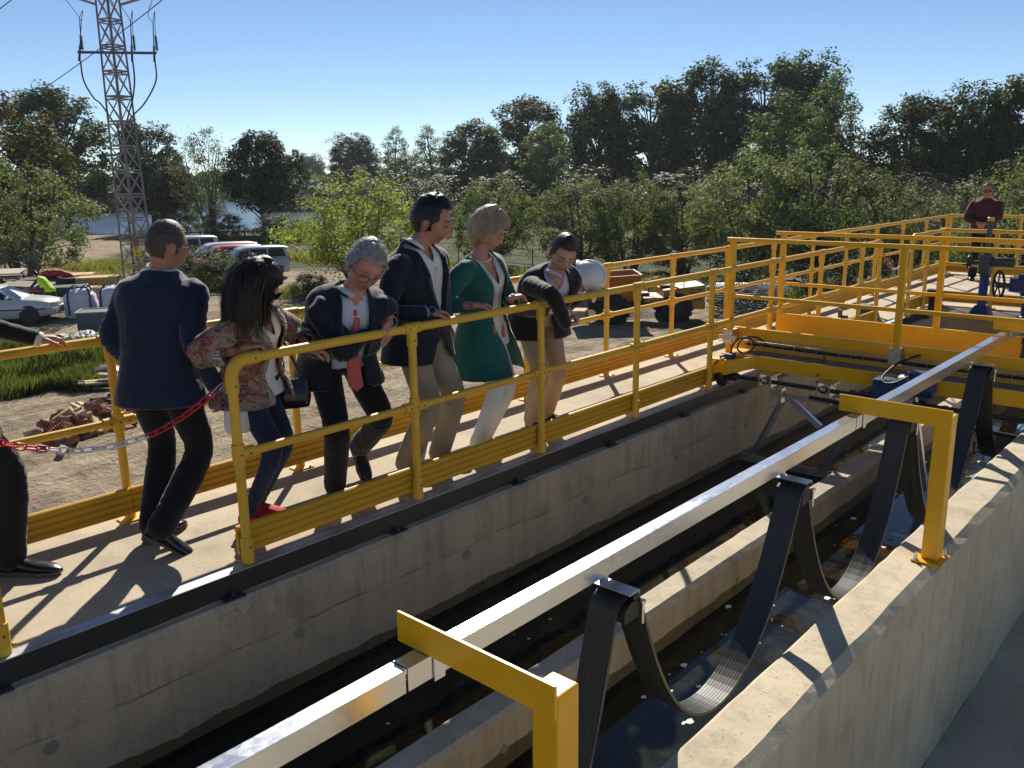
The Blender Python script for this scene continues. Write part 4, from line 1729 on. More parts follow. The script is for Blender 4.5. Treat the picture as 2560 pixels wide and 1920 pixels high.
# ---- hand: palm, four fingers with two bends, thumb leaving the side of the palm
def hand_mb(mb, wrist, d, palm, side, S=1.0, curl=(0.5, 0.5, 0.5, 0.55), curl2=(0.6, 0.6, 0.65, 0.7), spread=0.06, thumb=(0.5, 0.45), L=0.185):
    """d = along the hand, palm = direction the palm faces, side = towards the thumb"""
    d, palm = V3(d).normalized(), V3(palm)
    palm = (palm - d * palm.dot(d)).normalized()
    s = d.cross(palm)
    if s.dot(V3(side)) < 0:
        s = -s
    w = V3(wrist)
    k = S * L / 0.185
    pl = 0.085 * k
    rings = [(w - d * 0.035 * k, s * 0.0275 * k, palm * 0.021 * k, 2.2), (w, s * 0.0290 * k, palm * 0.0195 * k, 2.3), (w + d * 0.028 * k, s * 0.036 * k, palm * 0.0165 * k, 2.6),
             (w + d * 0.062 * k, s * 0.0415 * k, palm * 0.0140 * k, 2.8), (w + d * pl, s * 0.041 * k, palm * 0.0115 * k, 2.8)]
    loft(mb, rings, 20, 4)
    fl = (0.070, 0.079, 0.073, 0.056)
    for i in range(4):
        off = (0.0305 - 0.0205 * i) * k
        base = w + d * (pl - (0.006 if i in (1, 2) else 0.011 if i == 0 else 0.016) * k) + s * off
        ax = s
        dd = (d + s * spread * (1.5 - i)).normalized()
        lens = [fl[i] * q * k for q in (0.46, 0.31, 0.25)]
        rr = [0.0097 * k, 0.0090 * k, 0.0082 * k, 0.0068 * k]
        if i == 3:
            rr = [x * 0.86 for x in rr]
        pts = [base - dd * 0.012 * k, base]
        ang = 0
        for j, (ln, c) in enumerate(zip(lens, (curl[i], curl2[i], curl2[i] * 0.7))):
            ang += c
            v = dd * math.cos(ang) + palm * math.sin(ang)
            pts.append(pts[-1] + v * ln)
        P2 = []
        R2 = []
        for a in range(len(pts) - 1):
            for q in (0.0, 0.5):
                P2.append(pts[a].lerp(pts[a + 1], q))
        P2.append(pts[-1])
        rad_ = [rr[0] * 1.02, rr[0] * 1.02, rr[0] * 1.05, rr[0] * 0.95, rr[1] * 1.08, rr[1] * 0.95, rr[2] * 1.05, rr[2] * 0.95, rr[3]]
        mb.tube(P2, rad_[:len(P2)], 10)
        mb.ell(pts[-1], (rr[3],) * 3, 10, 7)
    b = w + d * 0.018 * k + s * 0.024 * k + palm * 0.006 * k
    v = (d * math.cos(thumb[0] + 0.35) + s * math.sin(thumb[0] + 0.35) + palm * 0.45 * thumb[1]).normalized()
    p1 = b + v * 0.036 * k
    v2 = (v + palm * thumb[1] + d * 0.45 - s * 0.25).normalized()
    p2 = p1 + v2 * 0.032 * k
    v3 = (v2 + palm * thumb[1] * 0.6 + d * 0.25 - s * 0.2).normalized()
    p3 = p2 + v3 * 0.024 * k
    mb.tube([b, b.lerp(p1, .5), p1, p1.lerp(p2, .5), p2, p3], [0.0165 * k, 0.0145 * k, 0.0122 * k, 0.0105 * k, 0.0105 * k, 0.0082 * k], 10)
    mb.ell(p3, (0.0082 * k,) * 3, 10, 7)
    return mb
# ------------------------------------------------------------------ people: assembly
BODY_W = {'m': [(-0.16, .150, .112), (0.0, .172, .118), (0.22, .160, .110), (0.48, .168, .116), (0.74, .186, .120), (0.89, .176, .100), (0.955, .128, .082), (1.0, .085, .070), (1.05, .062, .062)],
          'f': [(-0.16, .155, .115), (0.0, .176, .122), (0.24, .142, .100), (0.48, .150, .108), (0.72, .165, .122), (0.89, .156, .090), (0.955, .112, .072), (1.0, .072, .060), (1.05, .054, .054)]}


class Person:
    def __init__(s, label, H, P, N, shR, shL, head, look, sex='m', roll=0.0, belly=0.0, build_=1.06, face=None, hscale=1.0):
        s.H, s.S, s.sex = H, H / 1.78, sex
        s.P, s.N = V3(P), V3(N)
        s.shR, s.shL = V3(shR), V3(shL)
        s.head = V3(head)
        s.belly = belly
        s.bw = build_
        s.root = thing("person", label, "person", (P[0], P[1], 0.0))
        s.ax = (s.N - s.P).normalized()
        r = (s.shR - s.shL)
        s.r = (r - s.ax * r.dot(s.ax)).normalized()
        s.f = s.ax.cross(s.r).normalized()
        rz = Vector((s.r.x, s.r.y, 0)).normalized()
        s.rp = rz
        s.fp = Vector((0, 0, 1)).cross(rz)
        s.L = (s.N - s.P).length
        look = V3(look).normalized()
        up = (Vector((0, 0, 1)) - look * look.z).normalized()
        xr = look.cross(up)
        up2 = up * math.cos(roll) + xr * math.sin(roll)
        xr2 = look.cross(up2)
        M = Matrix.Identity(4)
        for i in range(3):
            M[i][0], M[i][1], M[i][2], M[i][3] = xr2[i], look[i], up2[i], s.head[i]
        s.M = M
        s.fp_par = dict(jaw=1.0, nose=1.3, chin=1.25)
        if sex == 'f':
            s.fp_par = dict(jaw=1.15, nose=1.1, chin=0.95)
        if face:
            s.fp_par.update(face)
        s.hs = s.S * (1.09 if sex == 'm' else 1.06) * hscale

    # spine frame at parameter t (0 hips, 1 neck base)
    def fr(s, t):
        k = min(1, max(0, t / 0.45))
        k = k * k * (3 - 2 * k)
        c = s.P + s.ax * (s.L * t) if t >= 0 else s.P + Vector((0, 0, 1)) * (s.L * t)
        r = s.rp.lerp(s.r, k).normalized()
        f = s.fp.lerp(s.f, k).normalized()
        return c, r, f

    def ring(s, t, a, b, e=2.3, fo=0.0):
        c, r, f = s.fr(t)
        return (c + f * fo, r * a, f * b, e)

    def rings(s, off, t0=-0.16, t1=1.05, flare=None):
        out = []
        W = BODY_W[s.sex]
        for t, a, b in W:
            if t < t0 - 1e-6 or t > t1 + 1e-6:
                continue
            o = off(t) if callable(off) else off
            bel = s.belly * math.exp(-((t - 0.25) / 0.22) ** 2)
            out.append(s.ring(t, a * s.S * s.bw + o + bel * 0.4, b * s.S * s.bw + o + bel * 0.5, 2.35, bel * 0.5 + (0.012 if s.sex == 'f' and 0.6 < t < 0.8 else 0.0)))
        return out

    def coords(s, V):
        t = (V - np.array(s.P)) @ np.array(s.ax) / s.L
        c = np.array(s.P) + np.outer(t, np.array(s.ax) * s.L)
        low = t < 0
        if low.any():
            tz = (V[:, 2] - s.P.z) / s.L
            lz = low & (tz < 0)
            t = np.where(lz, tz, t)
            c = np.where(lz[:, None], np.array(s.P) + np.outer(tz, [0, 0, s.L]), c)
        k = np.clip(t / 0.45, 0, 1)[:, None]
        k = k * k * (3 - 2 * k)
        r = np.array(s.rp) * (1 - k) + np.array(s.r) * k
        f = np.array(s.fp) * (1 - k) + np.array(s.f) * k
        q = V - c
        return t, (q * r).sum(1), (q * f).sum(1)

    def arms(s, R=None, L=None, poleR=None, poleL=None):
        """wrist targets; elbows by two-bone IK"""
        s.up, s.fo = 0.172 * s.H, 0.150 * s.H
        s.wr = {}
        s.el = {}
        for k, w, sh, pole in (('R', R, s.shR, poleR), ('L', L, s.shL, poleL)):
            if w is None:
                continue
            s.wr[k] = V3(w)
            s.el[k] = ik(sh, w, s.up, s.fo, pole or (0, 0, -1))
        return s

    def legs(s, aR, aL, poleR=None, poleL=None, toeR=None, toeL=None):
        s.hip = {'R': s.P + s.rp * 0.092 * s.S - Vector((0, 0, .03)), 'L': s.P - s.rp * 0.092 * s.S - Vector((0, 0, .03))}
        s.an = {'R': V3(aR), 'L': V3(aL)}
        s.kn = {}
        for k, pole in (('R', poleR), ('L', poleL)):
            s.kn[k] = ik(s.hip[k], s.an[k], 0.245 * s.H, 0.246 * s.H, pole or s.fp)
        s.toe = {'R': V3(toeR or s.fp), 'L': V3(toeL or s.fp)}
        return s

    def sh(s, k):
        return s.shR if k == 'R' else s.shL

    # -------- skin
    def body(s, mat, brow=(0.2, 0.15, 0.13), lip=(0.75, 0.42, 0.40), stubble=0.3, lids='down', hands={}, bare=None, neckV=False):
        S = s.S
        Vs, Fs, Ts = [], [], []

        def put(V, F, T):
            n = sum(len(x) for x in Vs)
            Vs.append(V)
            Fs.append(F + n)
            Ts.append(T)
        mb = MB()
        loft(mb, s.rings(-0.014), 20, 3)
        for k in s.wr:
            limb(mb, [s.sh(k), s.sh(k).lerp(s.el[k], .5), s.el[k], s.el[k].lerp(s.wr[k], .5), s.wr[k]], [.044 * S, .036 * S, .029 * S, .028 * S, .024 * S], 12, 3)
        for k in ('R', 'L'):
            q = 1.0 if s.sex == 'm' else 0.72
            limb(mb, [s.hip[k], s.hip[k].lerp(s.kn[k], .5), s.kn[k], s.kn[k].lerp(s.an[k], .4), s.an[k]], [.078 * S * q, .068 * S * q, .050 * S * q, .050 * S * q, .034 * S * q], 12, 3)
        V, F, N = remesh(mb, 0.013, 2)
        put(V, F, np.ones((len(V), 3)))
        # head and neck
        mb = MB()
        head_mb(mb, s.M, s.fp_par, s.hs)
        base = s.M @ (Vector((0, -0.022, -0.055)) * s.hs)
        nr = (0.058 if s.sex == 'm' else 0.047) * S
        limb(mb, [s.N - s.ax * 0.075, s.N, s.N.lerp(base, .55), base, s.M @ (Vector((0, -0.02, 0.0)) * s.hs)], [nr * 1.75, nr * 1.3, nr, nr * 0.98, nr * .9], 18, 4)
        if neckV:
            loft(mb, [s.ring(0.62, .11 * S, .085 * S, 2.2, 0.02), s.ring(0.80, .125 * S, .085 * S, 2.2, 0.012), s.ring(0.93, .10 * S, .062 * S, 2.2, 0.004), s.ring(1.0, .062 * S, .05 * S, 2.0)], 20, 3)
        V, F, N = remesh(mb, 0.0047, 2)
        put(V, F, face_tint(V, s.M.inverted(), s.hs, brow, lip, stubble, lids))
        for k, h in hands.items():
            mb = MB()
            w = s.wr[k]
            hand_mb(mb, w, h['d'], h['palm'], h['side'], S * (1.0 if s.sex == 'm' else 0.90), **{q: v for q, v in h.items() if q not in ('d', 'palm', 'side')})
            e = s.el[k]
            fa = (w - e).normalized()
            b0 = 0.9 if bare and k in bare else 0.25
            limb(mb, [w - fa * s.fo * b0, w - fa * s.fo * b0 * .6, w - fa * 0.02, w + V3(h['d']).normalized() * 0.012], [.038 * S if b0 > .5 else .030 * S, .034 * S if b0 > .5 else .029 * S, .0255 * S, .025 * S], 12, 3)
            V, F, N = remesh(mb, 0.0036, 1)
            T = np.ones((len(V), 3))
            T *= (1.0 - 0.10 * np.clip(noise3(V * 60), 0, 1))[:, None]
            put(V, F, T)
        s.body_o = np_mesh("body", np.concatenate(Vs), np.concatenate(Fs), mat, world_of(s.root), {'tint': ('col', np.concatenate(Ts))}, parent=s.root)
        return s

    # -------- upper garment shell
    def top(s, name, mat, off, hem, opening, sleeves=('R', 'L'), sl=1.0, flare=0.03, cuff_t=1.0, amp=0.009, hem_f=0.0, neck=0.985, nr=0.078, voxel=0.0095, shoulder=1.0, solid=0.004, backonly=False, hem_fn=None):
        S = s.S
        mb = MB()
        rr = s.rings(lambda t: off * (1.0 if t < 0.9 else 0.9), t0=0.0)
        W = BODY_W[s.sex]
        h0 = s.ring(hem, (W[1][1] * S * s.bw + off + flare), (W[1][2] * S * s.bw + off + flare), 2.3, hem_f)
        hm = s.ring(hem * 0.5, (W[1][1] * S * s.bw + off + flare * 0.6), (W[1][2] * S * s.bw + off + flare * 0.6), 2.3, hem_f * 0.6)
        loft(mb, ([h0, hm] if hem < -0.05 else [h0]) + rr, 30, 4)
        for k in sleeves:
            a, e, w = s.sh(k), s.el[k], s.wr[k]
            w2 = e.lerp(w, cuff_t)
            sgn = 1 if k == 'R' else -1
            a2 = a + s.r * sgn * 0.004
            ins = a - s.r * sgn * 0.05 - s.ax * 0.03
            a2 = a2 - s.ax * 0.016
            limb(mb, [ins, a2, a.lerp(e, .5), e.lerp(a, .08), e.lerp(w2, .5), w2], [.055 * S * shoulder, .066 * S * shoulder, .063 * S * sl, .057 * S * sl, .051 * S * sl, .043 * S * sl], 16, 4)
        V, F, N = remesh(mb, voxel, 5, 0.5)
        J = []
        for k in sleeves:
            a, e, w = s.sh(k), s.el[k], s.wr[k]
            J.append((e, (w - a), 0.11, 0.036, 0.0045))
            J.append((a.lerp(e, .25) - s.ax * .05, (e - a), 0.10, 0.05, 0.004))
        c, r, f = s.fr(0.25)
        J.append((c + r * .12, s.ax, 0.16, 0.075, 0.005))
        J.append((c - r * .12, s.ax, 0.16, 0.07, 0.005))
        V = wrinkle(V, N, amp, J, 8.5, seed=s.P.y * 7)
        t, a, b = s.coords(V)
        Fc = V[F].mean(1)
        ft, fa, fb = s.coords(Fc)
        e1 = V[F[:, 2]] - V[F[:, 0]]
        e2 = V[F[:, 3]] - V[F[:, 1]]
        FN = np.cross(e1, e2)
        FN /= np.linalg.norm(FN, axis=1)[:, None] + 1e-12
        dele = np.zeros(len(F), bool)
        dmin = np.full(len(F), 9.0)
        for k in sleeves:      # on a sleeve?
            d1, _ = seg_dist(Fc, s.sh(k), s.el[k])
            d2, _ = seg_dist(Fc, s.el[k], s.wr[k])
            dmin = np.minimum(dmin, np.minimum(d1 - .072 * S, d2 - .056 * S))
        ontorso = dmin > 0.006
        dele |= (ft < hem + 0.035) & (FN[:, 2] < -0.75) & (np.hypot(fa, fb) < 0.35)
        dele |= (ft > neck) & (np.hypot(fa, fb) < nr * S)
        for k in sleeves:
            e, w = s.el[k], s.el[k].lerp(s.wr[k], cuff_t)
            tt = seg_t(Fc, e, w)
            d, _ = seg_dist(Fc, e, w)
            fw = np.array((w - e).normalized())
            dele |= (tt > 0.995) & (d < 0.075) & ((FN @ fw) > 0.35)
        if opening:
            T = np.array([o[0] for o in opening])
            HL = np.array([o[1] for o in opening])
            HR = np.array([o[2] if len(o) > 2 else o[1] for o in opening])
            hl = np.interp(ft, T, HL, left=-1, right=HL[-1])
            hr = np.interp(ft, T, HR, left=-1, right=HR[-1])
            dele |= (fb > 0.0) & (fa < hr) & (fa > -hl) & ontorso
            vl = np.interp(t, T, HL, left=-1, right=HL[-1])
            vr = np.interp(t, T, HR, left=-1, right=HR[-1])
            keepv = np.zeros(len(V), bool)
            keepv[F[~dele].ravel()] = True
            delv = np.zeros(len(V), bool)
            delv[F[dele].ravel()] = True
            bd = keepv & delv & (b > 0)
            r3 = np.array(s.r)
            mr = bd & (np.abs(a - vr) < 0.016) & (vr > 0)
            ml = bd & (np.abs(a + vl) < 0.016) & (vl > 0)
            V[mr] += (vr - a)[mr][:, None] * r3
            V[ml] += (-vl - a)[ml][:, None] * r3
        F2 = F[~dele]
        # smooth the cut edges
        E = np.concatenate([F2[:, [0, 1]], F2[:, [1, 2]], F2[:, [2, 3]], F2[:, [3, 0]]])
        E.sort(axis=1)
        key = E[:, 0].astype(np.int64) * len(V) + E[:, 1]
        uq, cnt = np.unique(key, return_counts=True)
        be = uq[cnt == 1]
        A_, B_ = be // len(V), be % len(V)
        for _ in range(7):
            acc = np.zeros_like(V)
            num = np.zeros(len(V))
            np.add.at(acc, A_, V[B_])
            np.add.at(acc, B_, V[A_])
            np.add.at(num, A_, 1)
            np.add.at(num, B_, 1)
            q = num == 2
            V[q] = 0.5 * V[q] + 0.5 * acc[q] / 2
        o = np_mesh(name, V, F2, mat, world_of(s.root), solid=solid, parent=s.root)
        s.last = (V, F2)
        return o

    def bvh(s):
        V, F = s.last
        return BVHTree.FromPolygons([tuple(v) for v in V], [tuple(f) for f in F])

    def strip(s, name, mat, rows, bvh, lift=0.004, parent=None, thick=0.003):
        """rows: list of [(t, lateral), ...]; points are dropped onto the garment from the front"""
        G_ = []
        for row in rows:
            out = []
            for t, a in row:
                c, r, f = s.fr(t)
                p = c + r * a + f * 0.6
                hit = bvh.ray_cast(p, -f)
                if hit[0] is None:
                    q = c + r * a + f * 0.12
                else:
                    q = hit[0] + f * lift
                out.append(q)
            G_.append(out)
        mb = MB()
        mb.grid(G_, 0, True)
        o = mb.build(name, mat, parent or s.root)
        md = o.modifiers.new("cloth", 'SOLIDIFY')
        md.thickness = thick
        md.offset = 0
        return o

    def collar(s, name, mat, r0, h, spread=0.012, gap=0.5, taper=False, parent=None):
        """a shirt or jacket collar standing round the neck, open in front by gap (radians)"""
        rows = []
        n = 30
        base = s.M @ (Vector((0, -0.022, -0.055)) * s.hs)
        d = (base - s.N).normalized()
        c0 = s.N - d * 0.012
        f = (s.f - d * s.f.dot(d)).normalized()
        r = f.cross(d)
        for lv, (hh, rr) in enumerate(((0, r0 * 1.08), (h * .6, r0), (h, r0 * 1.01), (h * .92, r0 * 1.07), (h * .3, r0 * 1.2 + spread))):
            row = []
            for i in range(n + 1):
                a = PI / 2 + gap / 2 + (2 * PI - gap) * i / n
                drop = 1 - 0.30 * max(0, math.sin(a)) ** 2
                if taper:
                    drop *= min(1.0, min(i, n - i) / (n * 0.28)) ** 0.7
                row.append(c0 + d * hh * drop + (r * math.cos(a) + f * math.sin(a)) * rr)
            rows.append(row)
        mb = MB()
        mb.grid(rows, 0, True)
        o = mb.build(name, mat, parent or s.root)
        md = o.modifiers.new("cloth", 'SOLIDIFY')
        md.thickness = 0.0025
        return o

    def cuff(s, k, mat, r=0.034, ln=0.03):
        e, w = s.el[k], s.wr[k]
        d = (w - e).normalized()
        mb = MB()
        a = w - d * 0.03
        mb.tube([a, a + d * 0.02, w + d * (ln - 0.03 + 0.012)], [r * s.S, r * s.S * 1.03, r * s.S], 18, caps=False)
        o = mb.build("shirt_cuff", mat, s.root)
        md = o.modifiers.new("cloth", 'SOLIDIFY')
        md.thickness = 0.003
        return o

    def trousers(s, mat, wide=1.0, cuffw=1.0, waist=0.24, off=0.014, ends=0.99, amp=0.006, name="trousers"):
        S = s.S
        mb = MB()
        W = BODY_W[s.sex]
        rr = [s.ring(-0.19, .130 * S, .105 * S, 2.3), ] + [s.ring(t, a * S * s.bw + off, b * S * s.bw + off, 2.35, s.belly * 0.4 * math.exp(-((t - 0.25) / 0.2) ** 2)) for t, a, b in W if -0.17 < t <= waist + 0.01]
        loft(mb, rr, 24, 3)
        for k in ('R', 'L'):
            h, kn, an = s.hip[k], s.kn[k], s.an[k]
            en = kn.lerp(an, ends)
            limb(mb, [h, h.lerp(kn, .5), kn.lerp(h, .06), kn.lerp(en, .4), kn.lerp(en, .8), en], [.094 * S * wide, .086 * S * wide, .072 * S * wide, .070 * S * wide * cuffw, .067 * S * wide * cuffw, .066 * S * wide * cuffw], 16, 4)
        V, F, N = remesh(mb, 0.0098, 4, 0.5)
        J = []
        for k in ('R', 'L'):
            J.append((s.kn[k], (s.an[k] - s.hip[k]), 0.14, 0.055, 0.0035))
            J.append((s.an[k] + Vector((0, 0, .06)), (s.an[k] - s.kn[k]), 0.10, 0.05, 0.0042))
            J.append((s.hip[k] + s.fp * .08, (s.an[k] - s.hip[k]) + s.rp * .3, 0.13, 0.05, 0.004))
        V = wrinkle(V, N, amp, J, 7.5, seed=s.P.y * 3 + 2)
        return np_mesh(name, V, F, mat, world_of(s.root), parent=s.root)

    def shoe(s, k, mat, sole_mat, pitch=0.0, L=0.285, heel=0.0):
        """pitch > 0 lifts the heel"""
        S = s.S
        L *= S
        d = s.toe[k].copy()
        d.z = 0
        d.normalize()
        side = d.cross(Vector((0, 0, 1)))
        X = Matrix((side, d, Vector((0, 0, 1)))).transposed()
        X = X @ Matrix.Rotation(-pitch, 3, 'X')
        an = s.an[k]
        o = an - X @ Vector((0, 0.055 * S, 0.085 * S))

        def up(y, w, h, z):
            return (o + X @ Vector((0, y * L, z)), X @ Vector((w, 0, 0)), X @ Vector((0, 0, h)), 2.5)
        mb = MB()
        loft(mb, [up(-0.02, .016, .022, .045), up(0.03, .031, .036, .050), up(0.22, .036, .042, .055), up(0.42, .039, .030, .043), up(0.66, .045, .024, .034), up(0.88, .038, .018, .027), up(1.0, .016, .010, .02)], 20, 4)
        loft(mb, [(an - X @ Vector((0, .005, .05)), X @ Vector((.036, 0, 0)), X @ Vector((0, .05, 0)), 2.2), (an + X @ Vector((0, -.008, .0)), X @ Vector((.034, 0, 0)), X @ Vector((0, .044, 0)), 2.2), (an + X @ Vector((0, -.012, .03)), X @ Vector((.033, 0, 0)), X @ Vector((0, .04, 0)), 2.2)], 16, 3)
        q = mb.build("shoe", mat, s.root)
        mb = MB()
        pts = [(-0.01, .024), (0.06, .034), (0.25, .034), (0.42, .034), (0.66, .047), (0.88, .040), (1.0, .018)]
        T, B = [], []
        for y, w in pts:
            T.append((w, y * L))
        outline = [(w, y) for w, y in T] + [(-w, y) for w, y in T[::-1]]
        n = len(outline)
        Vv = [o + X @ Vector((a, b, 0.004)) for a, b in outline] + [o + X @ Vector((a, b, 0.018)) for a, b in outline]
        mb.add(Vv, [(i, (i + 1) % n, n + (i + 1) % n, n + i) for i in range(n)] + [tuple(range(n))[::-1], tuple(range(n, 2 * n))])
        hb = [(-.03, -0.01 * L), (.03, -0.01 * L), (.03, .24 * L), (-.03, .24 * L)]
        Vv = [o + X @ Vector((a, b, -0.012 - heel)) for a, b in hb] + [o + X @ Vector((a, b, 0.0035)) for a, b in hb]
        mb.add(Vv, [(0, 3, 2, 1), (4, 5, 6, 7), (0, 1, 5, 4), (1, 2, 6, 5), (2, 3, 7, 6), (3, 0, 4, 7)])
        mb.build("sole", sole_mat, q)
        return q

    def glasses(s, mat, lens=None, w=0.030, h=0.019, name="glasses", tilt=0.0, thick=0.0016):
        M, S = s.M, s.hs
        mb = MB()
        yf = 0.103
        z0 = -0.006
        for sx in (-1, 1):
            c = Vector((sx * 0.033, yf - 0.004, z0))
            ring = []
            for k in range(22):
                a = 2 * PI * k / 22
                ring.append(M @ ((c + Vector((w * math.copysign(abs(math.cos(a)) ** .75, math.cos(a)), -0.12 * abs(c.x + w * math.cos(a) * sx * sx) + 0.004, h * math.copysign(abs(math.sin(a)) ** .8, math.sin(a))))) * S))
            mb.tube(ring, thick, 6, closed=True)
            # temple to the ear
            mb.tube([M @ (Vector((sx * 0.063, yf - 0.010, z0 + 0.008)) * S), M @ (Vector((sx * 0.0765, 0.055, z0 + 0.008)) * S), M @ (Vector((sx * 0.081, 0.0, z0 + 0.010)) * S), M @ (Vector((sx * 0.082, -0.022, z0 - 0.012)) * S)], thick * 1.1, 6)
        mb.tube([M @ (Vector((-0.006, yf - 0.001, z0 + 0.006)) * S), M @ (Vector((0, yf + 0.002, z0 + 0.008)) * S), M @ (Vector((0.006, yf - 0.001, z0 + 0.006)) * S)], thick, 6)
        g = mb.build(name, mat, s.root)
        if lens is not None:
            for sx in (-1, 1):
                mb = MB()
                c = Vector((sx * 0.033, yf - 0.0045, z0))
                P = [M @ (c * S)] + [M @ ((c + Vector((w * math.copysign(abs(math.cos(a)) ** .75, math.cos(a)), -0.12 * abs(c.x + w * math.cos(a)) + 0.004, h * math.copysign(abs(math.sin(a)) ** .8, math.sin(a))))) * S) for a in np.linspace(0, 2 * PI, 21)[:-1]]
                P[0] = sum((p for p in P[1:]), Vector((0, 0, 0))) / 20
                mb.add(P, [(0, 1 + k, 1 + (k + 1) % 20) for k in range(20)], 0, True)
                mb.build("lens", lens, g)
        return g
# ------------------------------------------------------------------ the people
SKIN_A = skin_mat("skin_tanned", (0.46, 0.235, 0.155))
SKIN_B = skin_mat("skin_ruddy", (0.52, 0.26, 0.19))
SKIN_C = skin_mat("skin_light", (0.56, 0.32, 0.225))
NAVY = cloth("navy_wool", (0.012, 0.020, 0.050), 0.8, 0.35)
NAVY2 = cloth("dark_navy_wool", (0.010, 0.014, 0.028), 0.8, 0.3)
CHAR = cloth("charcoal_cloth", (0.014, 0.014, 0.017), 0.82, 0.25)
PLUM = cloth("plum_black_wool", (0.018, 0.011, 0.014), 0.82, 0.3)
BLACKT = cloth("black_trouser_cloth", (0.009, 0.010, 0.014), 0.85, 0.2)
KHAKI = cloth("khaki_cotton", (0.33, 0.265, 0.185), 0.88, 0.1)
TAN = cloth("tan_cotton", (0.42, 0.30, 0.20), 0.88, 0.1)
WHITEC = cloth("white_cotton", (0.74, 0.72, 0.69), 0.85, 0.1, 0.04)
PALEBLUE = cloth("pale_blue_shirt", (0.50, 0.55, 0.68), 0.85, 0.1, 0.05)
LILAC = cloth("lilac_shirt", (0.60, 0.56, 0.62), 0.85, 0.1, 0.05)
TEAL = cloth("teal_knit", (0.010, 0.105, 0.085), 0.85, 0.45, 0.15)
DENIM = cloth("dark_denim", (0.016, 0.026, 0.058), 0.85, 0.2, 0.2)
MAROON = cloth("maroon_check", (0.075, 0.022, 0.026), 0.85, 0.2, 0.3)
LEATHER = simple("black_shoe_leather", (0.010, 0.010, 0.011), 0.22, 0, 0.2, 20, 0.05, 60)
SOLE = simple("shoe_sole", (0.10, 0.085, 0.07), 0.8)
REDSH = simple("red_suede", (0.42, 0.012, 0.02), 0.8)
SPEC = simple("dark_frame", (0.008, 0.010, 0.016), 0.25)
TORT = simple("sunglass_lens", (0.008, 0.008, 0.010), 0.08)
SILK = cloth("coral_silk_tie", (0.52, 0.10, 0.10), 0.5, 0.1, 0.15, 500)
BTN = simple("brass_button", (0.45, 0.34, 0.16), 0.35, 0.8)
PEARL = simple("pearl", (0.75, 0.72, 0.66), 0.25)


def floral_mat():
    m = NT("floral_print")
    co = m.co()
    w = m.n("ShaderNodeTexNoise")
    w.inputs["Scale"].default_value = 9.0
    w.inputs["Detail"].default_value = 3
    m.l(co, w.inputs["Vector"])
    mx = m.n("ShaderNodeMix")
    mx.data_type = 'VECTOR'
    mx.inputs[0].default_value = 0.13
    m.l(co, mx.inputs[4])
    m.l(w.outputs[1], mx.inputs[5])
    p = mx.outputs[1]
    v = m.voro(p, 34.0, 'F1', 0)
    vc = m.voro(p, 34.0, 'F1', 1)
    e = m.n("ShaderNodeTexVoronoi")
    e.feature = 'DISTANCE_TO_EDGE'
    e.inputs["Scale"].default_value = 34.0
    m.l(p, e.inputs["Vector"])
    bw = m.n("ShaderNodeSeparateColor")
    m.l(vc, bw.inputs[0])
    flower = m.ramp(bw.outputs[0], [(0.0, (0.310, 0.205, 0.155)), (0.34, (0.211, 0.015, 0.022)), (0.55, (0.310, 0.198, 0.155)), (0.72, (0.279, 0.062, 0.050)), (0.84, (0.062, 0.105, 0.099)), (0.93, (0.019, 0.019, 0.031))], 'CONSTANT')
    rings = m.ramp(m.math('FRACT', m.math('MULTIPLY', v, 3.1)), [(0.0, 0.0), (0.34, 1.0), (0.55, 1.0), (0.62, 0.0)], 'LINEAR')
    c = m.mix(m.math('MULTIPLY', rings, 0.75), flower, (0.322, 0.229, 0.174))
    ed = m.ramp(e.outputs[0], [(0.02, 1.0), (0.06, 0.0)])
    c = m.mix(m.math('MULTIPLY', ed, 0.75), c, (0.031, 0.028, 0.031))
    vein = m.noise(p, 55.0, 3, 0.6, 1.2)
    c = m.mix(m.ramp(vein, [(0.60, 0.0), (0.64, 0.8)]), c, (0.248, 0.012, 0.025))
    c = m.mix(m.ramp(vein, [(0.34, 0.7), (0.38, 0.0)]), c, (0.062, 0.087, 0.087))
    m.set(Base_Color=c, Roughness=0.8)
    m.bump(m.noise(co, 30.0, 4, 0.6), 0.12, 0.005)
    return m.mat


def trim_mat():
    m = NT("woven_check_trim")
    ck = m.n("ShaderNodeTexChecker")
    ck.inputs["Scale"].default_value = 120.0
    ck.inputs["Color1"].default_value = (0.02, 0.02, 0.022, 1)
    ck.inputs["Color2"].default_value = (0.62, 0.56, 0.48, 1)
    m.l(m.co(), ck.inputs["Vector"])
    m.set(Base_Color=ck.outputs[0], Roughness=0.85)
    return m.mat


FLORAL, TRIM = floral_mat(), trim_mat()
H_DARK = hair_mat("black_hair", (0.006, 0.005, 0.006), (0.022, 0.018, 0.018), 0.30)
H_BROWN = hair_mat("dark_brown_hair", (0.010, 0.006, 0.004), (0.045, 0.024, 0.014), 0.34)
H_SHORT = hair_mat("brown_short_hair", (0.016, 0.010, 0.007), (0.085, 0.050, 0.030), 0.4)
H_GREYB = hair_mat("greying_brown_hair", (0.045, 0.032, 0.024), (0.22, 0.17, 0.13), 0.45)
H_GREY = hair_mat("curly_grey_hair", (0.16, 0.15, 0.145), (0.62, 0.60, 0.57), 0.45)
H_BLOND = hair_mat("ash_blonde_hair", (0.26, 0.18, 0.11), (0.70, 0.56, 0.38), 0.42)


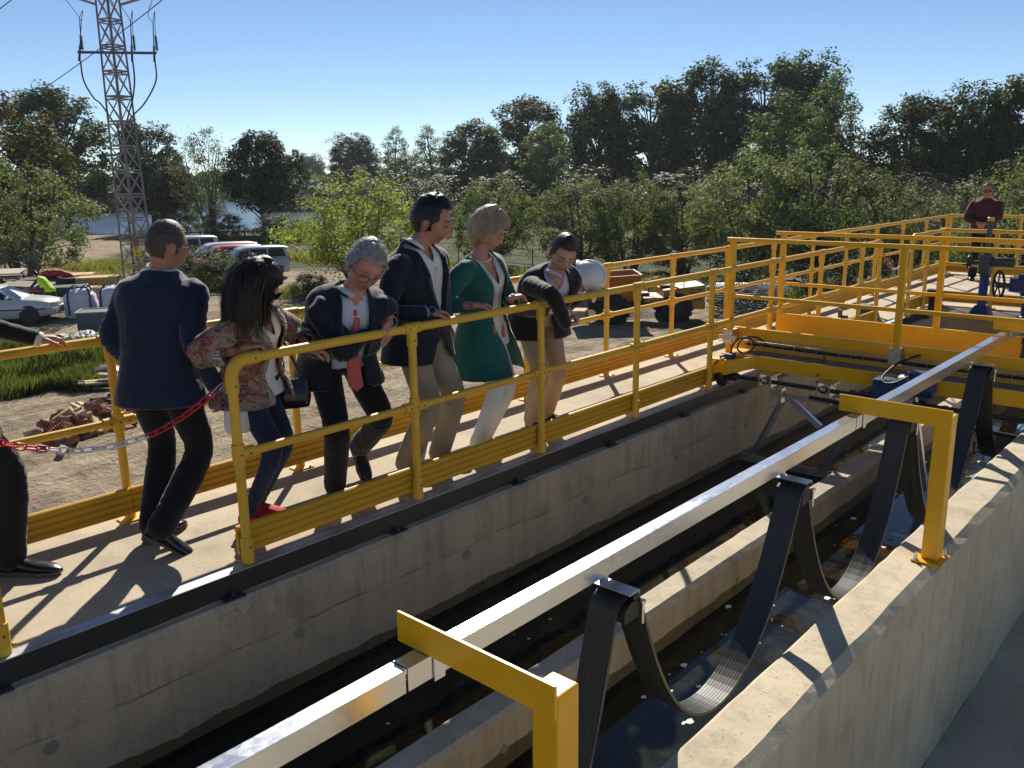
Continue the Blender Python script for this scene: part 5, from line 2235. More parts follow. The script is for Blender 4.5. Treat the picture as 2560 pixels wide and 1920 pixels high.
def lapels(s, mat, t_lo, w_hi, hw_lo, hw_hi, width=0.062):
    """two turned lapels along the V of a jacket, with a notch below the collar"""
    b = s.bvh()
    for sg in (-1, 1):
        rows = []
        for k in range(13):
            u = k / 12
            t = t_lo + (w_hi - t_lo) * u
            hw = hw_lo + (hw_hi - hw_lo) * u
            wd = width * min(1, 0.12 + 1.5 * u) if u < 0.78 else width * (0.55 + 0.0 * u)
            rows.append([(t, sg * (hw - 0.002 + wd * q / 3)) for q in range(4)])
        if sg > 0:
            rows = [r[::-1] for r in rows]
        s.strip("lapel", mat, rows, b, 0.006, thick=0.004)


def thick_head(base, crown=0.0, back=0.0, front=0.0):
    def f(th, z):
        return base + crown * max(0, z / 0.116) ** 1.5 + back * max(0, -math.sin(th)) + front * max(0, math.sin(th)) * max(0, z / 0.116)
    return f


# ---- 1 man in navy suit, seen from behind
a = Person("man in a navy suit seen from behind by the chained gap, right heel raised", 1.77,
           (-4.33, 2.055, 0.915), (-4.315, 2.115, 1.425), (-4.178, 2.215, 1.350), (-4.452, 2.012, 1.365), (-4.285, 2.145, 1.568), (0.05, 1.0, -0.16))
a.arms(R=(-4.085, 2.235, 0.845), L=(-4.50, 2.06, 0.90), poleR=(0.5, -0.9, 0), poleL=(-0.1, -1, 0))
a.legs((-4.165, 1.895, 0.150), (-4.375, 1.94, 0.085), toeR=(0.55, 0.83, 0), toeL=(-0.3, 0.95, 0), poleR=(-0.2, 1, 0))
a.body(SKIN_A, (0.3, 0.22, 0.18), hands={'R': dict(d=(0.05, 0.05, -1), palm=(-0.9, -0.3, 0), side=(-0.5, 0.8, 0), curl=(0.35,) * 4, curl2=(0.45,) * 4),
                                         'L': dict(d=(-0.1, 0.3, -1), palm=(1, 0.2, 0), side=(0, 1, 0))}, stubble=0.2)
a.trousers(BLACKT, 1.03, 1.06)
a.top("jacket", NAVY, 0.030, -0.30, None, flare=0.035, cuff_t=0.98, nr=0.080, shoulder=1.10)
a.collar("shirt_collar", WHITEC, 0.066, 0.062, gap=0.4)
a.collar("jacket_collar", NAVY, 0.072, 0.034, spread=0.02, gap=1.5, taper=True)
a.cuff('R', WHITEC)
for k, p, h in (('R', 0.62, 0.0), ('L', 0.0, 0.0)):
    a.shoe(k, LEATHER, SOLE, p)
mb = MB()
e_, w_2 = a.el['R'], a.wr['R']
for q in (0.80, 0.86, 0.92):
    c_ = e_.lerp(w_2, q) + Vector((0.036, -0.026, 0))
    mb.cyl(c_, (0.8, -0.6, 0), 0.0075, 0.006, 12)
mb.build("sleeve_buttons", BTN, a.root)
hair_cap(a.root, a.M, a.hs, a.fp_par, H_GREYB, short_cover(0.078, 0.0, -0.062), lambda th, z: 0.004 + 0.007 * max(0, z / .116), short_strand(0.011, (0, 0.3, -0.7), 0.45), 3, 3600, 0.0012, 60, 0.0009)
a.glasses(SPEC)

# ---- 2 woman in the printed jacket
b = Person("woman with long dark hair and sunglasses in a floral jacket at the railing corner", 1.67,
           (-4.08, 2.435, 0.875), (-3.845, 2.322, 1.270), (-3.765, 2.205, 1.215), (-3.935, 2.450, 1.205), (-3.770, 2.340, 1.395), (0.78, 0.36, -0.62), 'f')
b.arms(R=(-3.765, 2.225, 1.093), L=(-3.79, 2.62, 1.02), poleR=(-0.9, -0.7, -0.5), poleL=(-0.2, 1, -0.6))
b.legs((-4.08, 2.345, 0.105), (-4.20, 2.47, 0.105), toeR=(0.7, 0.7, 0), toeL=(0.8, 0.5, 0))
b.body(SKIN_A, (0.12, 0.09, 0.08), (0.7, 0.35, 0.33), 0.0, 'down', hands={
    'R': dict(d=(0.22, 0.95, 0.06), palm=(0.1, 0.05, -1), side=(-1, 0.1, 0), curl=(0.32, 0.35, 0.4, 0.45), curl2=(0.42, 0.45, 0.5, 0.55)),
    'L': dict(d=(0.5, 0.75, -0.2), palm=(0, 0, -1), side=(1, 0, 0))}, bare=('R',), neckV=True)
b.trousers(DENIM, 0.86, 0.84, 0.16)
b.top("blouse", WHITEC, 0.006, -0.24, [(0.70, 0.0), (0.98, 0.055)], sleeves=(), flare=0.02, voxel=0.011)
b.top("floral_jacket", FLORAL, 0.030, -0.30, [(-0.4, 0.085), (0.3, 0.06), (1.0, 0.07)], flare=0.055, sl=1.30, cuff_t=0.55, amp=0.010, nr=0.085)
bv = b.bvh()
for sg in (-1, 1):
    rows = [[(t, sg * (np.interp(t, [-0.3, 0.3, 1.0], [0.085, 0.06, 0.07]) + 0.002 + q * 0.011)) for q in range(4)] for t in np.linspace(-0.26, 0.92, 16)]
    if sg > 0:
        rows = [r[::-1] for r in rows]
    b.strip("front_trim", TRIM, rows, bv, 0.004)
for k in ('R', 'L'):
    e_, w_2 = b.el[k], b.wr[k]
    d_ = (w_2 - e_).normalized()
    c_ = e_.lerp(w_2, 0.50)
    mb = MB()
    mb.tube([c_ - d_ * 0.02, c_, c_ + d_ * 0.022], [0.070, 0.067, 0.065], 20, caps=False)
    mb.build("sleeve_trim", TRIM, b.root)
for k in ('R', 'L'):
    b.shoe(k, REDSH, REDSH, 0.0, 0.255)
gz = b.M.to_3x3().inverted() @ Vector((0, 0, -1))


def long_cover(th, z, p):
    if p.y > 0.050:
        return z > 0.052 - 0.5 * max(0, abs(p.x) - 0.02)
    if p.y > 0.02:
        return z > -0.02 or p.y < 0.035
    return z > -0.10


def long_strand(L0, wave=0.3, out=0.035):
    def f(p, nr, th, rng):
        L = L0 * rng.uniform(0.75, 1.1)
        side = 1 if p.x > -0.02 else -1
        d = (Vector((side * 0.5, -0.45, 0.1)) + nr * 0.2).normalized()
        pts = [p]
        ph = rng.uniform(0, 6.28)
        n = 9
        for k in range(n):
            u = (k + 1) / n
            g = gz * (0.35 + 1.6 * u) + (Vector((0.02, -0.05, 0)) if side > 0 else Vector((-0.05, -0.9 + 0.5 * u, 0)))
            d = (d * 0.65 + g * 0.6 + Vector((math.sin(ph + 7 * u), math.cos(ph + 6 * u), math.sin(ph * 2 + 5 * u))) * wave * 0.22).normalized()
            q = pts[-1] + d * (L / n)
            e = Vector((q.x / 0.098, (q.y + 0.004) / 0.120, q.z / 0.135))
            if e.length < 1.0 and q.z > -0.11:
                e = e / e.length
                q = Vector((e.x * 0.098, e.y * 0.120 - 0.004, e.z * 0.135))
            pts.append(q)
        return pts
    return f


hair_cap(b.root, b.M, b.hs, b.fp_par, H_BROWN, long_cover, thick_head(0.012, 0.008, 0.014, 0.004), long_strand(0.29), 11, 5200, 0.0015, 18, 0.0024)
b.glasses(SPEC, TORT, 0.033, 0.025, "sunglasses")
hb = thing("handbag", "black handbag hanging at the hip of the woman in the floral jacket", "handbag", (-4.02, 2.70, 0.75))
mb = MB()
loft(mb, [(V3(-4.03, 2.66, .66), V3(.04, .07, 0), V3(-.04, .03, 0), 3), (V3(-4.03, 2.66, .72), V3(.045, .08, 0), V3(-.05, .04, 0), 3), (V3(-4.03, 2.66, .82), V3(.035, .07, 0), V3(-.025, .02, 0), 3)], 20, 3)
mb.build("bag", LEATHER, hb, 0.004)
mb = MB()
mb.tube(catmull([(-4.05, 2.63, .81), (-4.04, 2.60, .98), (-4.05, 2.58, 1.16), (-4.08, 2.56, 1.245), (-4.12, 2.60, 1.16), (-4.06, 2.66, .98), (-4.02, 2.71, .81)], 5), 0.008, 6)
mb.build("strap", LEATHER, hb)
# white shirt-tail / bag below her jacket
wb = MB()
loft(wb, [(V3(-4.00, 2.29, .60), V3(.02, .05, 0), V3(-.02, .02, 0), 2.6), (V3(-4.00, 2.29, .64), V3(.03, .065, 0), V3(-.035, .03, 0), 2.8), (V3(-4.00, 2.29, .75), V3(.028, .06, 0), V3(-.025, .02, 0), 2.8), (V3(-4.0, 2.29, .80), V3(.022, .05, 0), V3(-.012, .01, 0), 2.8)], 18, 3)
tag(wb.build("tote_bag", WHITEC, loc=(-4.0, 2.29, .6)), "small white cloth bag hanging below the floral jacket behind the corner post", "bag")

# ---- 3 grey-haired man with glasses and coral tie
c = Person("grey haired man with dark glasses and coral tie leaning his forearms on the railing", 1.75,
           (-4.12, 3.035, 0.885), (-3.815, 2.935, 1.275), (-3.880, 2.765, 1.215), (-3.745, 3.095, 1.195), (-3.725, 2.965, 1.425), (0.80, -0.36, -0.50), 'm', -0.30, belly=0.05, hscale=1.08, build_=1.12)
c.arms(R=(-3.805, 3.045, 1.118), L=(-3.735, 3.125, 1.105), poleR=(-0.05, -1, -0.55), poleL=(-0.4, 0.7, -1.0))
c.legs((-4.13, 2.965, 0.09), (-4.33, 3.32, 0.20), toeR=(0.9, 0.2, 0), toeL=(0.8, -0.2, 0), poleL=(1, 0, 0))
c.body(SKIN_B, (0.55, 0.50, 0.48), (0.72, 0.38, 0.36), 0.1, 'down', hands={
    'R': dict(d=(0.25, 0.9, -0.1), palm=(0, 0, -1), side=(1, 0, 0), curl=(0.5,) * 4),
    'L': dict(d=(0.30, -0.42, -0.86), palm=(-0.75, -0.45, -0.1), side=(-0.45, -0.7, 0), curl=(0.18, 0.2, 0.25, 0.3), curl2=(0.22, 0.25, 0.3, 0.35), spread=0.10, thumb=(0.35, 0.2))})
c.trousers(BLACKT, 1.05, 1.0, 0.06, 0.006)
c.top("shirt", PALEBLUE, 0.006, -0.12, [(0.97, 0.0), (1.03, 0.02)], sleeves=(), neck=1.02, nr=0.07, flare=0.01, voxel=0.0105)
sb = c.bvh()
kn_ = c.N + c.f * 0.088 - c.ax * 0.045
tie_p = [kn_, kn_ - c.ax * 0.05 + c.f * 0.022, kn_ + Vector((-0.012, 0.0, -0.16)), kn_ + Vector((-0.045, 0.01, -0.27)), kn_ + Vector((-0.05, 0.015, -0.38)), kn_ + Vector((-0.045, 0.02, -0.435)), kn_ + Vector((-0.045, 0.02, -0.465))]
for i_ in range(1, 5):
    h_ = sb.ray_cast(tie_p[i_] + Vector((0.5, 0, 0)), Vector((-1, 0, 0)))
    if h_[0] is not None and h_[0].x + 0.016 > tie_p[i_].x:
        tie_p[i_] = Vector((h_[0].x + 0.016, tie_p[i_].y, tie_p[i_].z))
tie_w = [0.020, 0.015, 0.028, 0.037, 0.043, 0.042, 0.004]
mb = MB()
mb.grid([[p_ + c.r * (w_ * q_) + c.f * (-0.004 * abs(q_)) for q_ in (-1, -0.5, 0, 0.5, 1)] for p_, w_ in zip(tie_p, tie_w)], 0, True)
to_ = mb.build("tie", SILK, c.root)
to_.modifiers.new("s", 'SOLIDIFY').thickness = 0.007
mb = MB()
mb.ell(kn_ + c.f * 0.008, (0.020, 0.016, 0.022), 12, 8)
mb.build("tie_knot", SILK, to_)
c.top("jacket", NAVY2, 0.034, -0.36, [(-0.5, 0.16, 0.10), (0.0, 0.12, 0.085), (0.4, 0.085, 0.075), (1.0, 0.075, 0.075)], flare=0.05, cuff_t=0.93, amp=0.008, nr=0.080, shoulder=1.10)
lapels(c, NAVY2, 0.25, 0.93, 0.09, 0.072)
c.collar("shirt_collar", PALEBLUE, 0.064, 0.040, gap=0.7)
c.collar("jacket_collar", NAVY2, 0.074, 0.034, spread=0.02, gap=1.5, taper=True)
c.cuff('L', PALEBLUE, 0.036, 0.05)
c.cuff('R', PALEBLUE, 0.036, 0.04)
c.shoe('R', LEATHER, SOLE)
c.shoe('L', LEATHER, SOLE, 0.85)
hair_cap(c.root, c.M, c.hs, c.fp_par, H_GREY, short_cover(0.068, 0.004, -0.070), thick_head(0.012, 0.012, 0.010, 0.006), short_strand(0.022, (0, -0.5, 0.2), 0.22, 0.8), 21, 6000, 0.0065, 40, 0.0012)
c.glasses(SPEC, None, 0.027, 0.018)

# ---- 4 tall man in dark blazer
d = Person("tall dark haired man in a navy blazer and khaki trousers wearing a wristwatch", 1.81,
           (-4.06, 3.620, 0.935), (-3.935, 3.525, 1.475), (-3.895, 3.345, 1.400), (-3.985, 3.735, 1.388), (-3.880, 3.610, 1.632), (0.80, 0.56, -0.26), 'm', belly=0.03, hscale=1.07, build_=1.15)
d.arms(R=(-3.775, 3.455, 1.108), L=(-4.10, 3.92, 0.93), poleR=(-0.6, -0.9, -0.6), poleL=(-1, 0.6, 0))
d.legs((-4.09, 3.50, 0.09), (-4.07, 3.775, 0.09), toeR=(0.9, 0.0, 0), toeL=(0.9, 0.3, 0))
d.body(SKIN_A, (0.10, 0.07, 0.06), (0.72, 0.40, 0.38), 0.30, 'down', hands={
    'R': dict(d=(0.22, 0.95, 0.0), palm=(0.1, 0.0, -1), side=(1, -0.2, 0), curl=(0.38, 0.42, 0.5, 0.55), curl2=(0.5, 0.52, 0.55, 0.6)),
    'L': dict(d=(0.2, 0.1, -1), palm=(0, -1, 0), side=(1, 0, 0))})
d.trousers(KHAKI, 1.06, 1.04)
d.top("shirt", WHITEC, 0.006, -0.06, [(0.88, 0.0), (1.03, 0.05)], sleeves=(), neck=1.02, nr=0.07, flare=0.0, voxel=0.0105)
sb = d.bvh()
d.strip("placket", WHITEC, [[(t, q * 0.014) for q in (1, 0, -1)] for t in np.linspace(0.15, 0.84, 9)], sb, 0.003)
d.top("blazer", NAVY2, 0.030, -0.30, [(-0.4, 0.15), (-0.2, 0.08), (0.05, 0.0), (0.24, 0.0), (0.5, 0.045), (0.9, 0.085), (1.0, 0.085)], flare=0.035, cuff_t=0.93, nr=0.082, shoulder=1.12)
lapels(d, NAVY2, 0.28, 0.92, 0.008, 0.088)
d.collar("shirt_collar", WHITEC, 0.064, 0.046, spread=0.02, gap=0.9)
d.collar("jacket_collar", NAVY2, 0.076, 0.034, spread=0.02, gap=1.5, taper=True)
d.cuff('R', WHITEC, 0.035, 0.012)
for k in ('R', 'L'):
    d.shoe(k, LEATHER, SOLE)
w_2, e_ = d.wr['R'], d.el['R']
dd_ = (w_2 - e_).normalized()
mb = MB()
mb.tube([w_2 + dd_ * 0.012, w_2 + dd_ * 0.032], [0.0315, 0.0315], 18)
wa = mb.build("watch_strap", LEATHER, d.root)
vc_ = (Vector((0, 0, 0)) + Vector((0.62, -0.5, 0.55))).normalized()
vc_ = (vc_ - dd_ * vc_.dot(dd_)).normalized()
mb = MB()
cc_ = w_2 + dd_ * 0.022 + vc_ * 0.034
mb.cyl(cc_, vc_, 0.023, 0.010, 22)
wc = mb.build("watch_case", ZINC, wa)
mb = MB()
mb.cyl(cc_ + vc_ * 0.0055, vc_, 0.0185, 0.002, 20)
mb.build("watch_dial", simple("watch_dial_blue", (0.01, 0.015, 0.05), 0.15), wa)
hair_cap(d.root, d.M, d.hs, d.fp_par, H_DARK, short_cover(0.074, -0.008, -0.072), thick_head(0.010, 0.012, 0.008, 0.010), short_strand(0.028, (0, -1.0, 0.15), 0.14, 0.12), 31, 4200, 0.0035, 34, 0.0012)

# ---- 5 blonde woman
f5 = Person("blonde woman in a teal cardigan over white clothes with a pearl necklace at the railing", 1.70,
            (-4.08, 4.235, 0.875), (-3.965, 4.100, 1.378), (-3.945, 3.950, 1.318), (-3.990, 4.270, 1.302), (-3.915, 4.140, 1.535), (0.80, 0.46, -0.40), 'f')
f5.arms(R=(-3.785, 3.865, 1.102), L=(-3.79, 4.205, 1.112), poleR=(-0.5, -0.7, -0.8), poleL=(-0.4, 0.8, -0.8))
f5.legs((-4.04, 4.115, 0.09), (-4.11, 4.26, 0.09), toeR=(0.9, 0.2, 0), toeL=(0.9, 0.4, 0))
f5.body(SKIN_B, (0.42, 0.32, 0.27), (0.8, 0.38, 0.36), 0.0, 'down', hands={
    'R': dict(d=(0.25, 0.93, -0.02), palm=(0.1, 0, -1), side=(1, -.2, 0), curl=(0.4, 0.45, 0.5, 0.5), curl2=(0.5,) * 4),
    'L': dict(d=(0.35, 0.85, 0.15), palm=(0.1, 0.1, -1), side=(-0.8, 0.4, 0), curl=(0.45, 0.5, 0.55, 0.6), curl2=(0.55,) * 4)}, bare=('R', 'L'), neckV=True)
f5.trousers(WHITEC, 0.92, 0.95, 0.2)
f5.top("white_top", WHITEC, 0.008, -0.22, [(0.66, 0.0), (0.98, 0.062)], sleeves=(), flare=0.02, voxel=0.0105)
tb = f5.bvh()
f5.top("cardigan", TEAL, 0.028, -0.58, [(-0.8, 0.20, -0.01), (-0.2, 0.15, 0.015), (0.3, 0.09, 0.045), (1.0, 0.085)], flare=0.085, hem_f=0.03, sl=1.10, cuff_t=0.66, amp=0.011, nr=0.088)
for k in ('R', 'L'):
    f5.shoe(k, simple("beige_leather", (0.45, 0.33, 0.22), 0.5), SOLE, 0.0, 0.25)
# pearl necklace and two tasselled strings
mb = MB()
base_ = f5.M @ (Vector((0, -0.022, -0.055)) * f5.hs)
n_ax = (base_ - f5.N).normalized()
for k in range(34):
    a_ = 2 * PI * k / 34
    r_ = f5.r * math.cos(a_) + f5.f * math.sin(a_)
    p_ = f5.N + n_ax * (0.012 - 0.018 * max(0, math.sin(a_))) + r_ * (0.0685 + 0.010 * max(0, math.sin(a_)))
    mb.ell(p_, (0.0045,) * 3, 8, 6)
mb.build("pearl_necklace", PEARL, f5.root)
for sg, t_end in ((-1, 0.05), (1, 0.12)):
    rows = [[(t, sg * l + 0.0045 * q) for q in (1, -1)] for t, l in ((0.95, 0.060), (0.8, 0.045), (0.6, 0.035), (0.4, 0.04), (0.2, 0.045), (t_end, 0.045))]
    st_ = f5.strip("beaded_string", PEARL, rows, tb, 0.010, thick=0.004)
    c_, r_, ff_ = f5.fr(t_end)
    hit = tb.ray_cast(c_ + r_ * (sg * 0.045) + ff_ * 0.6, -ff_)
    q_ = (hit[0] if hit[0] is not None else c_ + ff_ * 0.13) + ff_ * 0.015
    mb = MB()
    mb.lathe([(0.0, 0.012), (0.007, 0.008), (0.006, 0.0), (0.010, -0.02), (0.015, -0.075), (0.0, -0.077)], 12, Matrix.Translation(q_))
    mb.build("tassel", simple("coral_tassel", (0.50, 0.17, 0.10), 0.8), f5.root)
mb = MB()
mb.ell(f5.M @ (Vector((0.083, -0.006, -0.046)) * f5.hs), (0.006,) * 3, 10, 7)
mb.build("pearl_earring", PEARL, f5.root)


def bob_cover(th, z, p):
    if p.y > 0.052:
        return z > 0.060 - 0.25 * p.x * 10 * 0.02 - 0.6 * max(0, abs(p.x) - 0.035)
    if p.y > 0.012:
        return z > 0.014 - 0.4 * (0.05 - p.y)
    if p.y > -0.02:
        return z > -0.018
    return z > -0.085


def bob_strand(p, nr, th, rng):
    y = p.y
    if y > 0.02 and p.z > 0.03:
        t = Vector((0.6, 0.25, 0.12)) * (1 if p.x > -0.03 else -1)
    else:
        t = Vector((0.0, -0.35, -0.8))
    t = t - nr * nr.dot(t)
    t.normalize()
    t += Vector((rng.uniform(-1, 1), rng.uniform(-1, 1), rng.uniform(-1, 1))) * 0.30
    L = rng.uniform(0.03, 0.065)
    d = (t + nr * 0.15).normalized()
    pts = [p + nr * 0.008]
    for k in range(5):
        pts.append(pts[-1] + d * (L / 5))
        d = (d - nr * 0.12 + Vector((rng.uniform(-1, 1), rng.uniform(-1, 1), rng.uniform(-1, 1))) * 0.22).normalized()
    return pts


hair_cap(f5.root, f5.M, f5.hs, f5.fp_par, H_BLOND, bob_cover, thick_head(0.024, 0.016, 0.026, 0.016), bob_strand, 41, 6000, 0.006, 26, 0.0012)

# ---- 6 young man holding the helmet
g = Person("young man in a dark blazer bending far over the railing holding a white helmet", 1.75,
           (-4.13, 4.865, 0.895), (-3.800, 4.665, 1.215), (-3.850, 4.490, 1.165), (-3.790, 4.860, 1.150), (-3.735, 4.685, 1.370), (0.66, -0.55, -0.50), 'm', -0.20, hscale=1.08, build_=1.14)
g.arms(R=(-3.600, 4.545, 0.905), L=(-3.79, 4.985, 1.03), poleR=(0.9, -0.5, 0.1), poleL=(-0.4, 0.6, -0.9))
g.legs((-4.13, 4.80, 0.09), (-4.18, 5.03, 0.09), toeR=(0.9, -0.1, 0), toeL=(0.9, 0.2, 0))
g.body(SKIN_C, (0.16, 0.11, 0.09), (0.75, 0.42, 0.38), 0.40, 'down', hands={
    'R': dict(d=(0.45, 0.88, 0.05), palm=(-0.2, 0.1, 0.9), side=(-0.8, 0.5, 0.3), curl=(1.0, 1.05, 1.1, 1.15), curl2=(1.0,) * 4, thumb=(0.4, 0.9)),
    'L': dict(d=(0.3, 0.75, 0.45), palm=(0.2, 0.55, -0.2), side=(-0.3, 0, 1), curl=(0.5,) * 4, curl2=(0.6,) * 4)})
g.trousers(TAN, 0.98, 1.0)
g.top("shirt", LILAC, 0.006, -0.08, [(0.92, 0.0), (1.03, 0.04)], sleeves=(), neck=1.02, nr=0.07, flare=0.0, voxel=0.0105)
g.top("blazer", PLUM, 0.028, -0.34, [(-0.5, 0.15, 0.13), (-0.1, 0.06, 0.05), (0.2, 0.045, 0.03), (0.6, 0.07, 0.055), (1.0, 0.085)], flare=0.05, cuff_t=0.95, amp=0.008, nr=0.082, shoulder=1.08)
lapels(g, PLUM, 0.25, 0.92, 0.05, 0.085, 0.055)
g.collar("shirt_collar", LILAC, 0.064, 0.036, spread=0.01, gap=0.8)
g.cuff('R', WHITEC, 0.033, 0.02)
for k in ('R', 'L'):
    g.shoe(k, LEATHER, SOLE)
hair_cap(g.root, g.M, g.hs, g.fp_par, H_SHORT, short_cover(0.070, -0.004, -0.060, 0.0), thick_head(0.005, 0.010, 0.0, 0.006), short_strand(0.014, (0, 0.6, -0.2), 0.22, 0.15), 51, 4600, 0.002, 50, 0.0008)

hm = thing("safety_helmet", "white safety helmet held under the young man's arm above the railing", "helmet", (-3.86, 5.10, 1.16))
mb = MB()
Rh = Matrix.Translation((-3.875, 5.135, 1.145)) @ Vector((0.70, 0.34, 0.36)).to_track_quat('Z', 'Y').to_matrix().to_4x4()
prof = [(0.150, -0.012), (0.152, -0.004), (0.132, 0.006), (0.128, 0.03), (0.120, 0.065), (0.100, 0.103), (0.066, 0.130), (0.030, 0.142), (0.0, 0.145)]
mb.lathe(prof, 36, Rh)
mb.lathe([(0.148, -0.012), (0.126, 0.0), (0.118, 0.06), (0.09, 0.10), (0.0, 0.138)], 30, Rh)
q = MB()
for a_ in (-1, 0, 1):
    pts = [Rh @ Vector((0.03 * a_, -0.125 * math.cos(u) , 0.012 + 0.136 * math.sin(u))) for u in np.linspace(0.25, PI - 0.25, 12)]
    mb.tube(pts, 0.006, 6)
hp = simple("white_helmet_plastic", (0.72, 0.72, 0.69), 0.22, 0, 0.04)
mb.build("shell", hp, hm)
mb = MB()
mb.add([Rh @ Vector((x, y, z)) for x, y, z in ((-.09, -.118, .0), (.09, -.118, .0), (.075, -.175, -.018), (.0, -.19, -.022), (-.075, -.175, -.018))], [(0, 1, 2, 3, 4)])
pk = mb.build("peak", hp, hm)
pk.modifiers.new("s", 'SOLIDIFY').thickness = 0.004

# ---- 7 man at the left edge
l = Person("man mostly beyond the left edge whose dark sleeve reaches to the back railing", 1.77,
           (-4.53, 1.105, 0.92), (-4.55, 1.11, 1.45), (-4.36, 1.16, 1.385), (-4.735, 1.075, 1.385), (-4.55, 1.14, 1.60), (-0.2, 0.95, -0.2))
l.arms(L=(-4.755, 1.63, 1.115), R=(-4.34, 1.05, 0.90), poleL=(-0.3, -0.2, -1), poleR=(0.3, -1, 0))
l.legs((-4.52, 1.285, 0.09), (-4.60, 1.02, 0.09), toeR=(0.72, 0.62, 0), toeL=(0.0, 0.95, 0))
l.body(SKIN_B, hands={'L': dict(d=(0.0, 0.98, -0.06), palm=(0, 0, -1), side=(1, 0, 0), curl=(0.35, 0.4, 0.45, 0.5), curl2=(0.5,) * 4), 'R': dict(d=(0, 0.1, -1), palm=(-1, 0, 0), side=(0, 1, 0))})
l.trousers(BLACKT, 1.05, 1.05)
l.top("jacket", CHAR, 0.032, -0.34, None, flare=0.05, cuff_t=0.95, amp=0.009, shoulder=1.1)
l.cuff('L', WHITEC, 0.036, 0.035)
l.shoe('R', LEATHER, SOLE, 0, 0.30)
l.shoe('L', LEATHER, SOLE)
hair_cap(l.root, l.M, l.hs, l.fp_par, H_DARK, short_cover(), thick_head(0.008, 0.008), short_strand(0.02), 61, 600)

# ---- 8 man on the far gallery
F8 = Person("man in a maroon shirt with clasped hands standing on the far gallery facing the camera", 1.67,
            (-4.03, 16.53, 0.86), (-4.02, 16.50, 1.37), (-4.20, 16.46, 1.315), (-3.84, 16.54, 1.315), (-4.01, 16.46, 1.515), (0.25, -0.95, -0.08), 'm', belly=0.06)
F8.arms(R=(-4.06, 16.25, 0.98), L=(-3.95, 16.25, 0.97), poleR=(-1, 0.3, -0.3), poleL=(1, 0.5, -0.3))
F8.legs((-4.12, 16.52, 0.09), (-3.90, 16.56, 0.09))
F8.body(SKIN_A, (0.15, 0.1, 0.1), stubble=0.1, lids='open', hands={'R': dict(d=(0.7, -0.2, -0.5), palm=(0, 0.9, 0.2), side=(0, 0, 1), curl=(0.6,) * 4), 'L': dict(d=(-0.7, -0.2, -0.5), palm=(0, 0.9, 0.2), side=(0, 0, 1), curl=(0.7,) * 4)})
F8.trousers(BLACKT, 1.05, 1.05)
F8.top("shirt", MAROON, 0.024, -0.14, None, flare=0.02, cuff_t=0.9, amp=0.008, sl=1.1)
F8.collar("shirt_collar", MAROON, 0.064, 0.04, gap=0.6)
for k in ('R', 'L'):
    F8.shoe(k, LEATHER, SOLE)
hair_cap(F8.root, F8.M, F8.hs, F8.fp_par, H_GREYB, short_cover(0.085, 0.0, -0.06), thick_head(0.005, 0.003), short_strand(0.015), 71, 900, width=0.003)
F8.glasses(SPEC, TORT, 0.028, 0.019)
# ------------------------------------------------------------------ site ground, river, road
def mat_ground():
    m = NT("site_earth")
    p = m.pos()
    big = m.noise(p, 0.13, 6, 0.6, 0.5)
    mid = m.noise(p, 0.9, 6, 0.65)
    fine = m.noise(p, 7.0, 5, 0.7)
    trk = m.noise(m.pos((2.2, 0.10, 1.0)), 1.0, 5, 0.65, 0.15)
    dirt = m.ramp(mid, [(0.25, (0.19, 0.145, 0.095)), (0.5, (0.335, 0.265, 0.18)), (0.75, (0.46, 0.375, 0.265))])
    dirt = m.mix(0.55, dirt, m.ramp(trk, [(0.35, 0.62), (0.6, 1.1)]), 'MULTIPLY')
    dirt = m.mix(0.8, dirt, m.ramp(fine, [(0.3, 0.5), (0.62, 1.15)]), 'MULTIPLY')
    grass = m.ramp(m.noise(p, 1.6, 6, 0.7), [(0.3, (0.022, 0.034, 0.010)), (0.5, (0.050, 0.066, 0.020)), (0.62, (0.11, 0.105, 0.045)), (0.78, (0.24, 0.20, 0.11))])
    s = m.sep(p)
    # meadow beyond the work yard: distance from the tank along -x+y
    d = m.math('ADD', m.math('MULTIPLY', s[0], -0.42), m.math('MULTIPLY', s[1], 0.91))
    far = m.ramp(m.math('MULTIPLY', m.math('ADD', d, m.math('MULTIPLY', m.math('SUBTRACT', big, 0.5), 22.0)), 0.01), [(0.405, 0.0), (0.45, 1.0)])
    patch = m.ramp(big, [(0.53, 0.0), (0.60, 0.75)])
    g = m.math('MAXIMUM', far, patch)
    # the sandy lane by the river
    ln = m.math('ABSOLUTE', m.math('ADD', m.math('ADD', m.math('MULTIPLY', s[0], 0.58), m.math('MULTIPLY', s[1], 0.815)), m.math('MULTIPLY_ADD', big, 5.0, 15.3)))
    lane = m.math('MULTIPLY', m.ramp(m.math('MULTIPLY', ln, 0.1), [(0.30, 1.0), (0.40, 0.0)]), m.ramp(m.math('MULTIPLY', s[0], -0.01), [(0.46, 0.0), (0.50, 1.0)]))
    g = m.math('MULTIPLY', g, m.math('SUBTRACT', 1.0, lane))
    c = m.mix(g, dirt, grass)
    m.set(Base_Color=c, Roughness=0.95)
    m.b.inputs["Specular IOR Level"].default_value = 0.15
    m.bump(m.math('ADD', m.math('MULTIPLY', mid, 0.8), m.math('ADD', m.math('MULTIPLY', fine, 0.35), m.math('MULTIPLY', trk, 0.6))), 1.0, 0.22)
    return m.mat


EARTH = mat_ground()
mb = MB()
